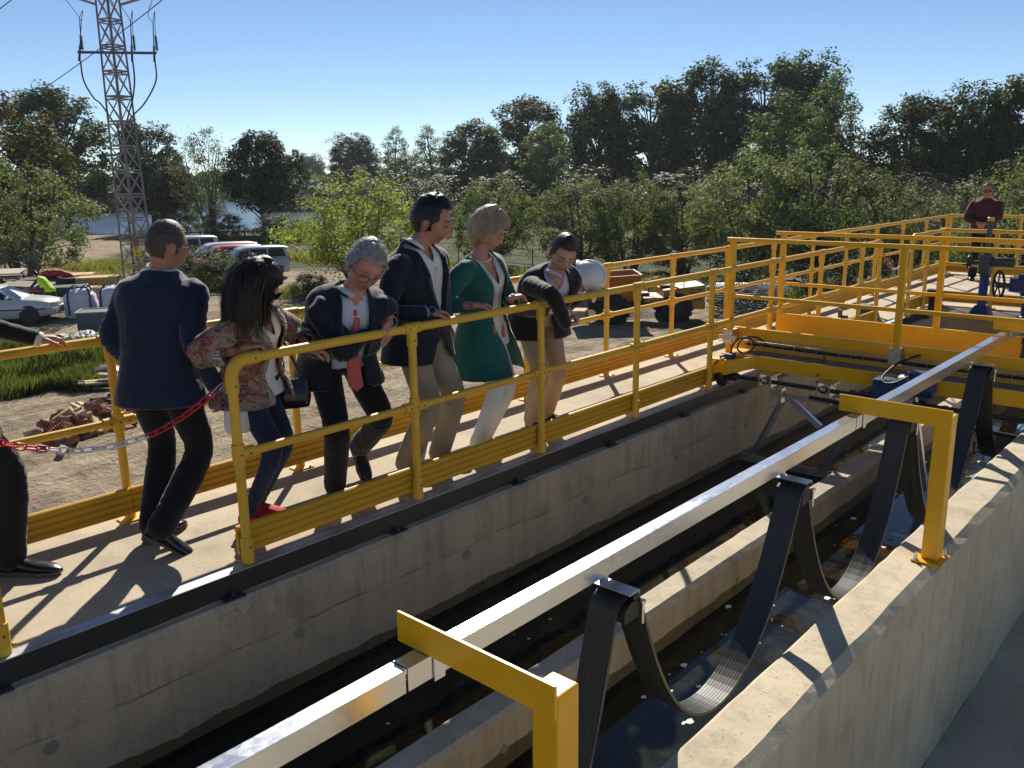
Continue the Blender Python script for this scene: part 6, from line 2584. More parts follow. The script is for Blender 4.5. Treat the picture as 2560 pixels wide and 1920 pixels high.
# far sheet with a hole for the detailed yard
X0, X1, Y0, Y1 = -64.0, -4.6, -12.0, 62.0
B = 1600.0
mb.add([(-B, -B, G), (B, -B, G), (B, Y0, G), (-B, Y0, G)], [(0, 1, 2, 3)])
mb.add([(-B, Y1, G), (B, Y1, G), (B, B, G), (-B, B, G)], [(0, 1, 2, 3)])
mb.add([(-B, Y0, G), (X0, Y0, G), (X0, Y1, G), (-B, Y1, G)], [(0, 1, 2, 3)])
mb.add([(X1, Y0, G), (B, Y0, G), (B, Y1, G), (X1, Y1, G)], [(0, 1, 2, 3)])
nx, ny = 250, 290
X, Y = np.meshgrid(np.linspace(X0, X1, nx), np.linspace(Y0, Y1, ny))
P = np.stack([X.ravel(), Y.ravel(), np.zeros(X.size)], 1)
edge = np.minimum.reduce([(X - X0), (X1 - X), (Y - Y0), (Y1 - Y)]).ravel()
fade = np.clip(edge / 3, 0, 1)
Z = 0.07 * noise3(P * 0.35) + 0.07 * noise3(P * 1.1 + 3) + 0.035 * noise3(P * 2.6 + 9)
ruts = noise3(P * np.array([1.5, 0.07, 1]) + 11)
Z += 0.11 * ruts * np.exp(-((P[:, 0] + 14) / 8) ** 2)
cl = np.exp(-(((P[:, 0] + 17.5) / 3.2) ** 2 + ((P[:, 1] - 10.5) / 5.0) ** 2))      # churned clods beside the track
Z += cl * (0.22 * np.abs(noise3(P * 1.6 + 7)) + 0.14 * np.abs(noise3(P * 3.4 + 2)))
cl2 = np.exp(-(((P[:, 0] + 42) / 5) ** 2 + ((P[:, 1] - 17.0) / 4.0) ** 2))
Z += cl2 * (0.5 + 0.3 * noise3(P * 0.9))
Zg = G + Z * fade
rows = [[(X[i, j], Y[i, j], Zg[i * nx + j]) for j in range(nx)] for i in range(ny)]
mb.grid(rows, 0, True)
ground = tag(mb.build("ground", EARTH), kind="structure")


def gz_at(x, y):
    if not (X0 < x < X1 and Y0 < y < Y1):
        return G
    i = int(round((y - Y0) / (Y1 - Y0) * (ny - 1)))
    j = int(round((x - X0) / (X1 - X0) * (nx - 1)))
    return float(Zg[i * nx + j])


m = NT("river_water")
nz = m.noise(m.pos((0.6, 0.25, 1)), 1.2, 5, 0.65)
m.set(Base_Color=(0.02, 0.035, 0.05), Roughness=0.16, IOR=1.33)
m.bump(nz, 0.35, 0.4)
mb = MB()
mb.add([(-92, 30, G + 0.04), (-260, 60, G + 0.04), (-330, 260, G + 0.04), (-150, 180, G + 0.04), (-96, 92, G + 0.04), (-80, 58, G + 0.04), (-80.5, 44, G + 0.04)], [tuple(range(7))[::-1]])
river = tag(mb.build("river", m.mat), kind="structure")

# gravel heap left of the dumper
def heap(name, label, c, rx, ry, h, mat, seed, cat="heap"):
    mb = MB()
    rows = []
    for i in range(19):
        u = i / 18
        row = []
        for j in range(41):
            a = 2 * PI * j / 40
            r = u * (1 + 0.18 * math.sin(3 * a + seed) + 0.1 * math.sin(5 * a + 2 * seed))
            row.append((c[0] + rx * r * math.cos(a), c[1] + ry * r * math.sin(a), 0))
        rows.append(row)
    Q = np.array([p for r in rows for p in r])
    U = np.repeat(np.arange(19) / 18, 41)
    Zz = h * (np.cos(np.clip(U, 0, 1) * PI) * 0.5 + 0.5) ** 0.8 + 0.05 * noise3(Q * 4 + seed) * (1 - U) + 0.15 * noise3(Q * 1.2 + seed) * (1 - U) - 0.03
    k = 0
    R2 = []
    for r in rows:
        R2.append([(p[0], p[1], gz_at(p[0], p[1]) + Zz[k + q]) for q, p in enumerate(r)])
        k += len(r)
    mb.grid(R2, 0, True)
    return tag(mb.build(name, mat, loc=(c[0], c[1], G)), label, cat)


m = NT("grey_gravel")
p = m.pos()
v = m.voro(p, 26.0, 'F1', 1)
bw = m.n("ShaderNodeRGBToBW")
m.l(v, bw.inputs[0])
m.set(Base_Color=m.ramp(bw.outputs[0], [(0.2, (0.10, 0.085, 0.065)), (0.8, (0.30, 0.26, 0.20))]), Roughness=0.95)
m.bump(m.voro(p, 26.0, 'F1', 0), 0.8, 0.05)
GRAVEL = m.mat
heap("gravel_heap", "low grey gravel heap left of the orange dumper", (-20.6, 27.0), 3.4, 2.6, 1.05, GRAVEL, 1.0, "gravel heap")
heap("earth_heap", "small pale earth heap in front of the parked cars", (-40.5, 19.6), 3.2, 1.6, 0.7, EARTH, 4.0, "earth heap")

# ------------------------------------------------------------------ lattice mast
STEEL_G = simple("weathered_galvanised_angle", (0.30, 0.29, 0.285), 0.6, 0.35, 0.2, 3)
RUST = simple("red_brown_cable", (0.11, 0.045, 0.04), 0.55)
INS = simple("brown_insulator", (0.10, 0.022, 0.02), 0.3)
WIRE = simple("dark_wire", (0.03, 0.03, 0.032), 0.5)
TB = Vector((-39.2, 18.15, G))
tower = thing("lattice_mast", "grey steel lattice power mast with cable ends on a red crossarm", "power mast", TB)
rot = rad(22)


def tw(z):
    return 0.47 - 0.011 * z


def corner(k, z):
    a = rot + PI / 4 + k * PI / 2
    r = tw(z) * 1.414
    return TB + Vector((r * math.cos(a) * 0.98, r * math.sin(a) * 0.98, z))


HT = 15.5
for k in range(4):
    mb = MB()
    for a, b in ((0, HT),):
        p0, p1 = corner(k, 0), corner(k, HT)
        mb.bar(p0, p1, 0.10, 0.014, up=(math.cos(rot + k * PI / 2), math.sin(rot + k * PI / 2), 0))
        mb.bar(p0, p1, 0.10, 0.014, up=(-math.sin(rot + k * PI / 2), math.cos(rot + k * PI / 2), 0))
    mb.build("corner_leg", STEEL_G, tower)
z = 0.4
i = 0
while z < HT - 1:
    for k in range(4):
        mb = MB()
        mb.bar(corner(k, z), corner((k + 1) % 4, z), 0.012, 0.07)
        mb.bar(corner(k, z - 0.12), corner((k + 1) % 4, z - 0.12), 0.012, 0.05)
        mb.build("horizontal_brace", STEEL_G, tower)
        mb = MB()
        mb.bar(corner(k, z + 0.02), corner((k + 1) % 4, z + 1.0), 0.010, 0.055)
        mb.bar(corner((k + 1) % 4, z + 0.02), corner(k, z + 1.0), 0.010, 0.055)
        mb.build("cross_brace", STEEL_G, tower)
    z += 1.04
    i += 1
# direction that reads across the picture
ARM = Vector((0.60, 0.80, 0)).normalized()
za = 10.45
mb = MB()
c0 = TB + Vector((0.35, -0.45, za))
mb.bar(c0 - ARM * 1.15, c0 + ARM * 2.0, 0.10, 0.10)
mb.build("crossarm", simple("dark_galvanised_arm", (0.11, 0.105, 0.11), 0.6, 0.3), tower)
for sg in (-1, 1):
    mb = MB()
    mb.bar(TB + Vector((0, 0, 12.45)) + ARM * (0.5 * sg), TB + Vector((0, 0, 13.2)) + ARM * (2.9 * sg), 0.09, 0.09)
    mb.bar(TB + Vector((0, 0, 13.35)) + ARM * (0.5 * sg), TB + Vector((0, 0, 13.2)) + ARM * (2.9 * sg), 0.08, 0.08)
    mb.build("upper_arm", STEEL_G, tower)
for q, s in enumerate((-1.08, 1.0, 1.9)):
    b0 = c0 + ARM * s
    mb = MB()
    prof = [(0.0, 0.0)]
    for k in range(8):
        prof += [(0.035, 0.10 + 0.07 * k), (0.085, 0.125 + 0.07 * k), (0.035, 0.14 + 0.07 * k)]
    prof += [(0.03, 0.70), (0.0, 0.72)]
    mb.lathe(prof, 12, Matrix.Translation(b0 + ARM * 0.13 + Vector((0, 0, 0.03))))
    mb.build("surge_arrester", INS, tower)
    mb = MB()
    prof = [(0.0, -0.30), (0.05, -0.30), (0.045, 0.0)]
    for k in range(5):
        prof += [(0.03, 0.06 + 0.06 * k), (0.07, 0.08 + 0.06 * k), (0.03, 0.10 + 0.06 * k)]
    prof += [(0.022, 0.45), (0.02, 1.3), (0.0, 1.32)]
    lean = Matrix.Rotation(rad(-10), 4, 'X') if q == 0 else Matrix.Rotation(rad(-4), 4, 'X')
    mb.lathe(prof, 10, Matrix.Translation(b0 + Vector((0, 0, -0.06))) @ lean)
    mb.build("cable_termination", WIRE, tower)
    top_t = Matrix.Translation(b0 + Vector((0, 0, -0.06))) @ lean @ Vector((0, 0, 1.3))
    top_a = b0 + ARM * 0.13 + Vector((0, 0, 0.75))
    mb = MB()
    mb.tube(catmull([top_t, top_t + Vector((0, 0, 0.45)) + ARM * 0.12, top_a + Vector((0, 0, 0.55)) + ARM * 0.03, top_a], 8), 0.014, 6)
    mb.tube(catmull([top_t, top_t + Vector((0, 0, 0.35)) - ARM * 0.15, Vector(top_t) + Vector((0, 0, 1.3)) + ARM * (-0.9 if q == 0 else -0.8 if q == 1 else 0.35), TB + Vector((0, 0, 13.1)) + ARM * (-2.8, -0.3, 2.8)[q]], 8), 0.014, 6)
    mb.build("jumper_wire", WIRE, tower)
    mb = MB()
    endp = TB + Vector((0.1, -0.2, 8.3 - 0.25 * q)) + ARM * (-0.55, 0.5, 0.55)[q]
    d0 = b0 + Vector((0, 0, -0.35))
    mb.tube(catmull([d0, d0 + Vector((0, 0, -0.7)) + (endp - d0) * 0.04, d0.lerp(endp, 0.5) + Vector((0, 0, -0.55)), endp, TB + Vector((0, 0, 7.0))], 8), 0.034, 8)
    mb.build("ground_cable", RUST, tower)
mb = MB()
mb.tube([TB + Vector((0.15, -0.25, 7.6)), TB + Vector((0.2, -0.3, 0.1))], 0.045, 8)
mb.build("cable_riser", RUST, tower)
mb = MB()
sg_c = TB + Vector((0.62, -0.28, 2.0))
n_ = Vector((0.83, -0.55, 0))
s_ = Vector((0.55, 0.83, 0))
mb.add([sg_c - s_ * 0.17 + Vector((0, 0, -.14)), sg_c + s_ * 0.17 + Vector((0, 0, -.14)), sg_c + Vector((0, 0, .16))], [(0, 1, 2)])
ws = mb.build("warning_sign", simple("warning_yellow", (0.75, 0.42, 0.01), 0.5), tower)
ws.modifiers.new("s", 'SOLIDIFY').thickness = 0.01
mb = MB()
bolt_p = [(0.02, 0.10), (-0.05, -0.01), (0.0, -0.01), (-0.02, -0.11), (0.06, 0.02), (0.01, 0.02)]
mb.add([sg_c + n_ * 0.012 + s_ * (a_ * 0.9) + Vector((0, 0, b_ * 0.9 - 0.04)) for a_, b_ in bolt_p], [(0, 1, 2, 3, 4, 5)])
mb.build("bolt_symbol", BLACK_STEEL, ws)
mb = MB()
mb.bx(TB.x + 0.40, TB.x + 0.56, TB.y - 0.30, TB.y - 0.12, G + 2.3, G + 2.75)
mb.build("red_box", simple("red_enamel", (0.38, 0.02, 0.02), 0.4), tower, 0.01)
for lab, pa, pb, sag in (("upper power line running from the mast towards the left edge", TB + Vector((0, 0, 13.2)) - ARM * 2.9, Vector((-93, 12, 6.0)), 1.6),
                         ("lower power line crossing behind the mast towards the left edge", TB + Vector((0, 0, 13.2)) + ARM * 2.9, Vector((-110, 20, 2.5)), 2.2),
                         ("short power line at the top left corner above the mast", TB + Vector((0, 0, 14.9)) - ARM * 0.4, Vector((-85, 5, 13.0)), 1.0)):
    mb = MB()
    pa, pb = Vector(pa), Vector(pb)
    mb.tube([pa.lerp(pb, u) - Vector((0, 0, sag * 4 * u * (1 - u))) for u in np.linspace(0, 1, 24)], 0.022, 5)
    tag(mb.build("power_line", WIRE, loc=tuple(pa)), lab, "wire", "power lines at the mast")

# ------------------------------------------------------------------ vehicles
GLASS = simple("dark_car_glass", (0.012, 0.018, 0.024), 0.06, 0, 0.1)
TYRE = simple("tyre_rubber", (0.014, 0.014, 0.014), 0.8)
RIM = simple("grey_rim", (0.36, 0.36, 0.37), 0.4, 0.5)
TRIM_B = simple("black_car_trim", (0.018, 0.018, 0.02), 0.55)
LAMP = simple("headlamp_glass", (0.55, 0.55, 0.52), 0.15)
TAIL = simple("tail_lamp_red", (0.4, 0.01, 0.01), 0.25)


def carpaint(name, col):
    m = NT(name)
    nz = m.noise(m.co(), 3.0, 4, 0.6)
    m.set(Base_Color=m.ramp(nz, [(0.3, tuple(c * 0.92 for c in col)), (0.7, col)]), Roughness=0.30)
    m.b.inputs["Coat Weight"].default_value = 0.5
    m.b.inputs["Coat Roughness"].default_value = 0.08
    return m.mat


def wheel_parts(root, x, y, r, w, side):
    M = Matrix.Translation((x, y, r)) @ Matrix.Rotation(PI / 2, 4, 'X')
    mb = MB()
    mb.lathe([(r * 0.6, -w / 2), (r * 0.9, -w / 2), (r, -w * .3), (r, w * .3), (r * 0.9, w / 2), (r * 0.6, w / 2)], 24, M)
    wl = mb.build("wheel", TYRE, root)
    mb = MB()
    mb.lathe([(0.0, -w * .42), (r * .2, -w * .46), (r * .5, -w * .36), (r * .62, -w * .48), (r * .62, w * .48), (r * .5, w * .36), (r * .2, w * .46), (0.0, w * .42)], 20, M)
    mb.build("rim", RIM, wl)


def car(name, label, cat, loc, rz, paint, body, house, W, wb, r, glass_rows, extra=None, group=None, roof=None):
    """body: stations (x, z_low, z_top, half width); house: (x, z_top, half width at roof) over the belt"""
    t = thing(name, label, cat, (0, 0, 0), group)
    mb = MB()
    rings = []
    for x, zl, zt, hw in body:
        zm = zl + (zt - zl) * 0.55
        pts = [(x, -hw * 0.86, zl), (x, -hw * 0.98, zl + 0.10), (x, -hw, zm), (x, -hw * 0.95, zt - 0.05), (x, -hw * 0.86, zt), (x, 0, zt + 0.025), (x, hw * 0.86, zt), (x, hw * 0.95, zt - 0.05), (x, hw, zm), (x, hw * 0.98, zl + 0.10), (x, hw * 0.86, zl)]
        rings.append(pts)
    mb.grid(rings, 0, True)
    mb.add(rings[0], [tuple(range(11))])
    mb.add(rings[-1], [tuple(range(11))[::-1]])
    bo = mb.build("body", paint, t)
    # cabin
    mb = MB()
    rings = []
    for x, zb, zt, hwb, hwt in house:
        rings.append([(x, -hwb, zb), (x, -hwt * 1.02, zb + (zt - zb) * 0.9), (x, -hwt * 0.93, zt), (x, 0, zt + 0.02), (x, hwt * 0.93, zt), (x, hwt * 1.02, zb + (zt - zb) * 0.9), (x, hwb, zb)])
    mb.grid(rings, 0, True)
    mb.add(rings[0], [tuple(range(7))])
    mb.add(rings[-1], [tuple(range(7))[::-1]])
    mb.build("cabin", roof or paint, t)
    # windows: pairs of stations (x0,x1 at sill, x0,x1 at head)

    def side(x, u, sgn):
        xs = [h[0] for h in house]
        zb = np.interp(x, xs, [h[1] for h in house])
        zt = np.interp(x, xs, [h[2] for h in house])
        a = np.interp(x, xs, [h[3] for h in house])
        b = np.interp(x, xs, [h[4] for h in house]) * 1.02
        return (x, sgn * (a + (b - a) * u / 0.9 + 0.008), zb + (zt - zb) * u)
    for sgn in (-1, 1):
        for xa, xb, xc, xd in glass_rows['side']:
            mb = MB()
            mb.add([side(xa, 0.08, sgn), side(xb, 0.08, sgn), side(xd, 0.84, sgn), side(xc, 0.84, sgn)], [(0, 1, 2, 3) if sgn < 0 else (3, 2, 1, 0)])
            w = mb.build("side_window", GLASS, t)
    for key, nm in (('front', "windscreen"), ('rear', "rear_window")):
        if key in glass_rows:
            (xa, za, ha), (xb, zb2, hb) = glass_rows[key]
            mb = MB()
            mb.add([(xa, -ha, za), (xa, ha, za), (xb, hb, zb2), (xb, -hb, zb2)], [(0, 1, 2, 3) if key == 'front' else (3, 2, 1, 0)])
            mb.build(nm, GLASS, t)
    for x in wb:
        for sgn in (-1, 1):
            wheel_parts(t, x, sgn * (W / 2 - 0.11), r, 0.19, sgn)
            mb = MB()
            mb.cyl((x, sgn * (W / 2 - 0.10), r + 0.02), (0, 1, 0), r * 1.17, 0.215, 24)
            mb.build("wheel_arch", TRIM_B, t)
    if extra:
        extra(t)
    t.location = loc
    t.rotation_euler = (0, 0, rz)
    return t


def lamps(x, w, z, hw, hz, mat, name, tilt=0.0):
    def f(t):
        for s in (-1, 1):
            mb = MB()
            mb.box((x, s * w, z), (0.10, hw, hz))
            mb.build(name, mat, t, 0.015)
    return f


WHITE_CAR = carpaint("white_car_paint", (0.66, 0.66, 0.63))


def sedan_extra(t):
    lamps(2.03, 0.58, 0.68, 0.30, 0.13, LAMP, "headlight")(t)
    mb = MB()
    mb.bx(1.86, 2.17, -0.80, 0.80, 0.30, 0.54)
    mb.build("bumper", simple("cream_bumper", (0.50, 0.47, 0.40), 0.5), t, 0.04)
    for s in (-1, 1):
        mb = MB()
        mb.bx(-1.95, 1.9, s * 0.845 - 0.008, s * 0.845 + 0.008, 0.50, 0.545)
        mb.build("rubbing_strip", TRIM_B, t)
        mb = MB()
        mb.box((0.62, s * 0.90, 0.98), (0.10, 0.16, 0.11))
        mb.build("mirror", WHITE_CAR, t, 0.02)
        mb = MB()
        mb.box((-0.35, s * 0.85, 0.80), (0.16, 0.02, 0.03))
        mb.build("door_handle", TRIM_B, t)
    mb = MB()
    mb.add([(1.02, -0.60, 0.925), (1.02, 0.6, 0.925), (0.78, 0.6, 0.955), (0.78, -0.6, 0.955)], [(0, 1, 2, 3)])
    mb.build("scuttle", TRIM_B, t)


def heading(dx, dy):
    return math.atan2(dy, dx)


car("parked_car", "old white saloon car at the left edge with its bonnet pointing to the bags", "car",
    (-36.35, 11.3, gz_at(-36.35, 11.3) - 0.02), heading(0.60, 0.80), WHITE_CAR,
    [(-2.1, 0.42, 0.78, 0.66), (-2.0, 0.25, 0.90, 0.80), (-1.3, 0.2, 0.93, 0.84), (0.0, 0.18, 0.92, 0.85), (0.9, 0.18, 0.91, 0.85), (1.6, 0.22, 0.84, 0.82), (2.0, 0.28, 0.76, 0.76), (2.1, 0.40, 0.66, 0.66)],
    [(-1.75, 0.90, 0.93, 0.74, 0.70), (-1.15, 0.90, 1.33, 0.79, 0.62), (-0.6, 0.90, 1.38, 0.80, 0.62), (0.05, 0.90, 1.36, 0.80, 0.62), (0.25, 0.90, 1.30, 0.80, 0.62), (1.05, 0.88, 0.92, 0.78, 0.72)], 1.66, (-1.25, 1.28), 0.30,
    dict(side=[(-1.40, -0.72, -1.10, -0.72), (-0.66, 0.12, -0.66, 0.10), (0.17, 0.78, 0.15, 0.28)], front=((1.03, 0.935, 0.70), (0.30, 1.30, 0.55)), rear=((-1.70, 0.955, 0.66), (-1.20, 1.32, 0.54))), sedan_extra)


def van_like(label, cat, loc, rz, paint, roof=None, L=1.0, H=1.0, grille=TRIM_B, name="parked_car"):
    def ex(t):
        lamps(1.94 * L, 0.62, 0.80, 0.26, 0.20, LAMP, "headlight")(t)
        lamps(-2.03 * L, 0.74, 1.0, 0.10, 0.35, TAIL, "tail_light")(t)
        mb = MB()
        mb.bx(1.80 * L, 2.10 * L, -0.80, 0.80, 0.26, 0.56)
        mb.build("bumper", grille, t, 0.05)
        mb = MB()
        mb.bx(2.02 * L, 2.07 * L, -0.36, 0.36, 0.62, 0.76)
        mb.build("grille", TRIM_B, t)
        for s in (-1, 1):
            mb = MB()
            mb.box((0.92 * L, s * 0.96, 1.12), (0.12, 0.18, 0.17))
            mb.build("mirror", TRIM_B, t, 0.03)
            mb = MB()
            mb.bx(-1.7 * L, 1.2 * L, s * 0.862 - 0.01, s * 0.862 + 0.01, 0.50, 0.60)
            mb.build("rubbing_strip", TRIM_B, t)
    q = 0.10 + 0.75 * H
    return car(name, label, cat, loc, rz, paint,
               [(-2.05 * L, 0.40, 1.0, 0.78), (-2.0 * L, 0.25, 1.08, 0.84), (-1.0 * L, 0.22, 1.08, 0.86), (0.6 * L, 0.22, 1.06, 0.86), (1.1 * L, 0.22, 1.02, 0.86), (1.7 * L, 0.24, 0.90, 0.82), (2.0 * L, 0.30, 0.78, 0.74), (2.06 * L, 0.40, 0.70, 0.66)],
               [(-2.02 * L, 1.05, 1.0 + q * 0.86, 0.82, 0.72), (-1.8 * L, 1.05, 0.98 + q, 0.83, 0.70), (-0.5 * L, 1.05, 1.0 + q, 0.83, 0.70), (0.25 * L, 1.05, 0.98 + q, 0.83, 0.68), (0.5 * L, 1.05, 0.90 + q, 0.83, 0.66), (1.22 * L, 1.0, 1.04, 0.80, 0.74)], 1.72, (-1.3 * L, 1.28 * L), 0.31,
               dict(side=[(-1.85 * L, -0.95 * L, -1.72 * L, -0.95 * L), (-0.85 * L, 0.0, -0.85 * L, 0.0), (0.08 * L, 0.90 * L, 0.08 * L, 0.45 * L)], front=((1.21 * L, 1.06, 0.72), (0.53 * L, 0.90 + q, 0.60)), rear=((-2.06 * L, 1.1, 0.62), (-2.02 * L, 0.93 + q, 0.56))), ex, "cars parked by the river", roof)


hd = heading(-0.30, -0.95)
van_like("pale blue small van parked nearest of the row behind the bushes", "car", (-41.6, 25.2, G), hd, carpaint("pale_blue_paint", (0.40, 0.50, 0.60)), H=0.72)
van_like("red small van parked between the blue car and the pale blue van", "car", (-43.4, 24.9, G), hd, carpaint("red_car_paint", (0.50, 0.03, 0.022)), H=0.72, grille=carpaint("red_bumper", (0.36, 0.025, 0.02)))
van_like("dark blue estate car with sunlit roof parked beyond the red van", "car", (-45.8, 25.8, G), hd, carpaint("dark_blue_paint", (0.03, 0.04, 0.10)), L=1.08, H=0.70, roof=WHITE_CAR)  # white cabin paint stands in for sunlight on the roof
van_like("white van partly hidden behind the head of the man in navy", "van", (-50.2, 26.0, G), heading(-0.2, -0.95), WHITE_CAR, L=1.0, H=0.95, name="parked_van")
van_like("small white car at the far end of the parked row", "car", (-53.6, 29.0, G), heading(0.2, 0.95), WHITE_CAR, L=0.85, H=0.6)

# ------------------------------------------------------------------ site dumper
ORANGE = mat_paint("orange_skip_paint", (0.46, 0.15, 0.022), 0.45, 0.2)
OCHRE = mat_paint("ochre_machine_paint", (0.48, 0.24, 0.025), 0.45, 0.2)
dm = thing("site_dumper", "orange wheeled site dumper with a tipping skip and open driver seat", "dumper", (0, 0, 0))


def skip():
    mb = MB()
    top = [(-3.0, -0.95, 1.78), (-3.0, 0.95, 1.78), (-0.35, 0.95, 1.92), (-0.35, -0.95, 1.92)]
    bot = [(-2.05, -0.62, 0.98), (-2.05, 0.62, 0.98), (-0.62, 0.72, 0.92), (-0.62, -0.72, 0.92)]
    lip = [(-1.9, -0.95, 1.86), (-1.9, 0.95, 1.86)]
    mb.add(bot + top, [(0, 3, 2, 1), (0, 1, 5, 4), (1, 2, 6, 5), (2, 3, 7, 6), (3, 0, 4, 7)])
    return mb


o = skip().build("skip", ORANGE, dm)
md = o.modifiers.new("s", 'SOLIDIFY')
md.thickness = 0.05
mb = MB()
for s in (-1, 1):
    mb.bar((-3.0, s * 0.97, 1.78), (-0.33, s * 0.97, 1.92), 0.07, 0.07)
    for x in (-2.3, -1.6, -0.9):
        mb.bar((x, s * 0.98, 1.80), (x + 0.12, s * 0.70, 0.98), 0.06, 0.05)
mb.bar((-0.34, -0.97, 1.92), (-0.34, 0.97, 1.92), 0.07, 0.07)
mb.build("skip_rim", ORANGE, dm, 0.01)
mb = MB()
mb.bx(-2.3, 1.9, -0.42, 0.42, 0.55, 0.86)
mb.bx(-0.55, 0.1, -0.30, 0.30, 0.86, 1.15)
mb.build("chassis", TRIM_B, dm, 0.02)
mb = MB()
mb.add([(0.55, -0.74, 0.84), (2.15, -0.74, 0.84), (2.15, 0.74, 0.84), (0.55, 0.74, 0.84), (0.55, -0.74, 1.30), (2.15, -0.74, 1.48), (2.15, 0.74, 1.48), (0.55, 0.74, 1.30)],
       [(0, 3, 2, 1), (4, 5, 6, 7), (0, 1, 5, 4), (1, 2, 6, 5), (2, 3, 7, 6), (3, 0, 4, 7)])
mb.bx(-0.2, 0.62, -0.78, 0.78, 0.84, 1.02)
mb.bx(1.5, 2.18, -0.70, 0.70, 0.52, 0.84)
mb.build("engine_cover", OCHRE, dm, 0.03)
for k in range(5):
    mb = MB()
    mb.bx(2.15, 2.185, -0.55, 0.55, 0.62 + 0.155 * k, 0.70 + 0.155 * k)
    mb.build("louvre", TRIM_B, dm)
for k in range(4):
    for s in (-1, 1):
        mb = MB()
        mb.bx(1.55, 2.05, s * 0.745 - 0.012, s * 0.745 + 0.012, 0.92 + 0.12 * k, 0.965 + 0.12 * k)
        mb.build("louvre", TRIM_B, dm)
mb = MB()
mb.bx(0.55, 1.05, -0.28, 0.28, 1.33, 1.44)
mb.box((1.08, 0, 1.66), (0.10, 0.52, 0.50), Matrix.Rotation(rad(10), 3, 'Y'))
mb.build("seat", DARK_RUBBER, dm, 0.03)
mb = MB()
mb.tube([(0.05, 0, 1.0), (0.25, 0, 1.62)], 0.03, 8)
Ms = Matrix.Translation((0.28, 0, 1.68)) @ Matrix.Rotation(rad(-22), 4, 'Y')
mb.tube([Ms @ Vector((0.19 * math.cos(a), 0.19 * math.sin(a), 0)) for a in np.linspace(0, 2 * PI, 21)[:-1]], 0.018, 7, closed=True)
for a in (0.5, 2.6, 4.7):
    mb.tube([Ms @ Vector((0, 0, 0)), Ms @ Vector((0.19 * math.cos(a), 0.19 * math.sin(a), 0))], 0.013, 6)
mb.build("steering_wheel", TRIM_B, dm)
mb = MB()
mb.tube([(-0.30, 0.5, 1.1), (-0.26, 0.5, 2.05)], 0.022, 7)
mb.tube([(-0.30, 0.5, 1.95), (-0.05, 0.5, 2.1)], 0.018, 7)
mb.build("lever", TRIM_B, dm)
mb = MB()
mb.tube([(1.35, -0.6, 1.4), (1.35, -0.6, 2.75)], 0.022, 8)
mb.tube(catmull([(1.35, -0.6, 2.55), (1.2, -0.55, 2.72), (0.95, -0.5, 2.76), (0.8, -0.5, 2.66)], 5), 0.035, 8)
mb.build("mast", TRIM_B, dm)
mb = MB()
mb.lathe([(0.0, 0.16), (0.06, 0.15), (0.085, 0.08), (0.085, 0.0), (0.0, 0.0)], 14, Matrix.Translation((1.35, -0.6, 2.75)))
mb.build("red_beacon", simple("red_lens", (0.55, 0.02, 0.02), 0.2), dm)
for x in (-1.35, 1.05):
    for s in (-1, 1):
        M = Matrix.Translation((x, s * 0.82, 0.58)) @ Matrix.Rotation(PI / 2, 4, 'X')
        mb = MB()
        mb.lathe([(0.28, -0.17), (0.50, -0.17), (0.565, -0.12), (0.58, 0.0), (0.565, 0.12), (0.50, 0.17), (0.28, 0.17)], 30, M)
        for k in range(16):
            a = 2 * PI * k / 16
            for sd in (-1, 1):
                mb.box(M @ Vector((0.575 * math.cos(a), 0.575 * math.sin(a), sd * 0.075)), (0.075, 0.15, 0.05), (M.to_3x3() @ Matrix.Rotation(a, 3, 'Z')) @ Matrix.Rotation(rad(25 * sd), 3, 'X'))
        wl = mb.build("wheel", TYRE, dm)
        mb = MB()
        mb.lathe([(0.0, -0.10), (0.10, -0.12), (0.22, -0.05), (0.29, -0.14), (0.29, 0.14), (0.22, 0.05), (0.10, 0.12), (0.0, 0.10)], 20, M)
        mb.build("hub", TRIM_B, wl)
for o_ in dm.children:
    pass
dm.location = (-17.15, 26.25, gz_at(-17.15, 26.25) - 0.03)
dm.rotation_euler = (0, 0, heading(0.72, 0.69))
dm.scale = (0.92, 0.92, 0.90)

# ------------------------------------------------------------------ stored materials
BOARD = simple("yellow_formwork_board", (0.52, 0.34, 0.11), 0.7, 0, 0.2, 3, 0.2, 30)
BOARD_OLD = simple("weathered_pallet_wood", (0.33, 0.27, 0.20), 0.85, 0, 0.25, 5, 0.3, 30)
BAGW = simple("white_woven_bag", (0.66, 0.65, 0.66), 0.75, 0, 0.08, 4, 0.4, 22)
BAGB = simple("blue_strap", (0.03, 0.05, 0.13), 0.7)


def crate(label, loc, rz, L, Wd, Hh, nb, group="yellow timber crates stacked behind the bags"):
    t = thing("timber_crate", label, "crate", (0, 0, 0), group)
    mb = MB()
    mb.bx(-L / 2 + .02, L / 2 - .02, -Wd / 2 + .02, Wd / 2 - .02, 0.02, Hh - .02)
    mb.build("core", BOARD_OLD, t)
    w = L / nb
    b = MB()
    b.bx(-w / 2 + 0.012, w / 2 - 0.012, -0.012, 0.012, -Hh / 2, Hh / 2)
    me = b.mesh("board", BOARD)
    b = MB()
    b.bx(-w / 2 + 0.012, w / 2 - 0.012, -Wd / 2, Wd / 2, -0.012, 0.012)
    me2 = b.mesh("board", BOARD)
    for k in range(nb):
        x = -L / 2 + w * (k + 0.5)
        for s in (-1, 1):
            o = bpy.data.objects.new("board", me)
            COL.objects.link(o)
            o.parent = t
            o.location = (x, s * (Wd / 2 + 0.008), Hh / 2 + 0.01 * ((k * 7) % 3 - 1))
        o = bpy.data.objects.new("board", me2)
        COL.objects.link(o)
        o.parent = t
        o.location = (x, 0, Hh + 0.008)
    t.location = loc
    t.rotation_euler = (0, 0, rz)
    return t


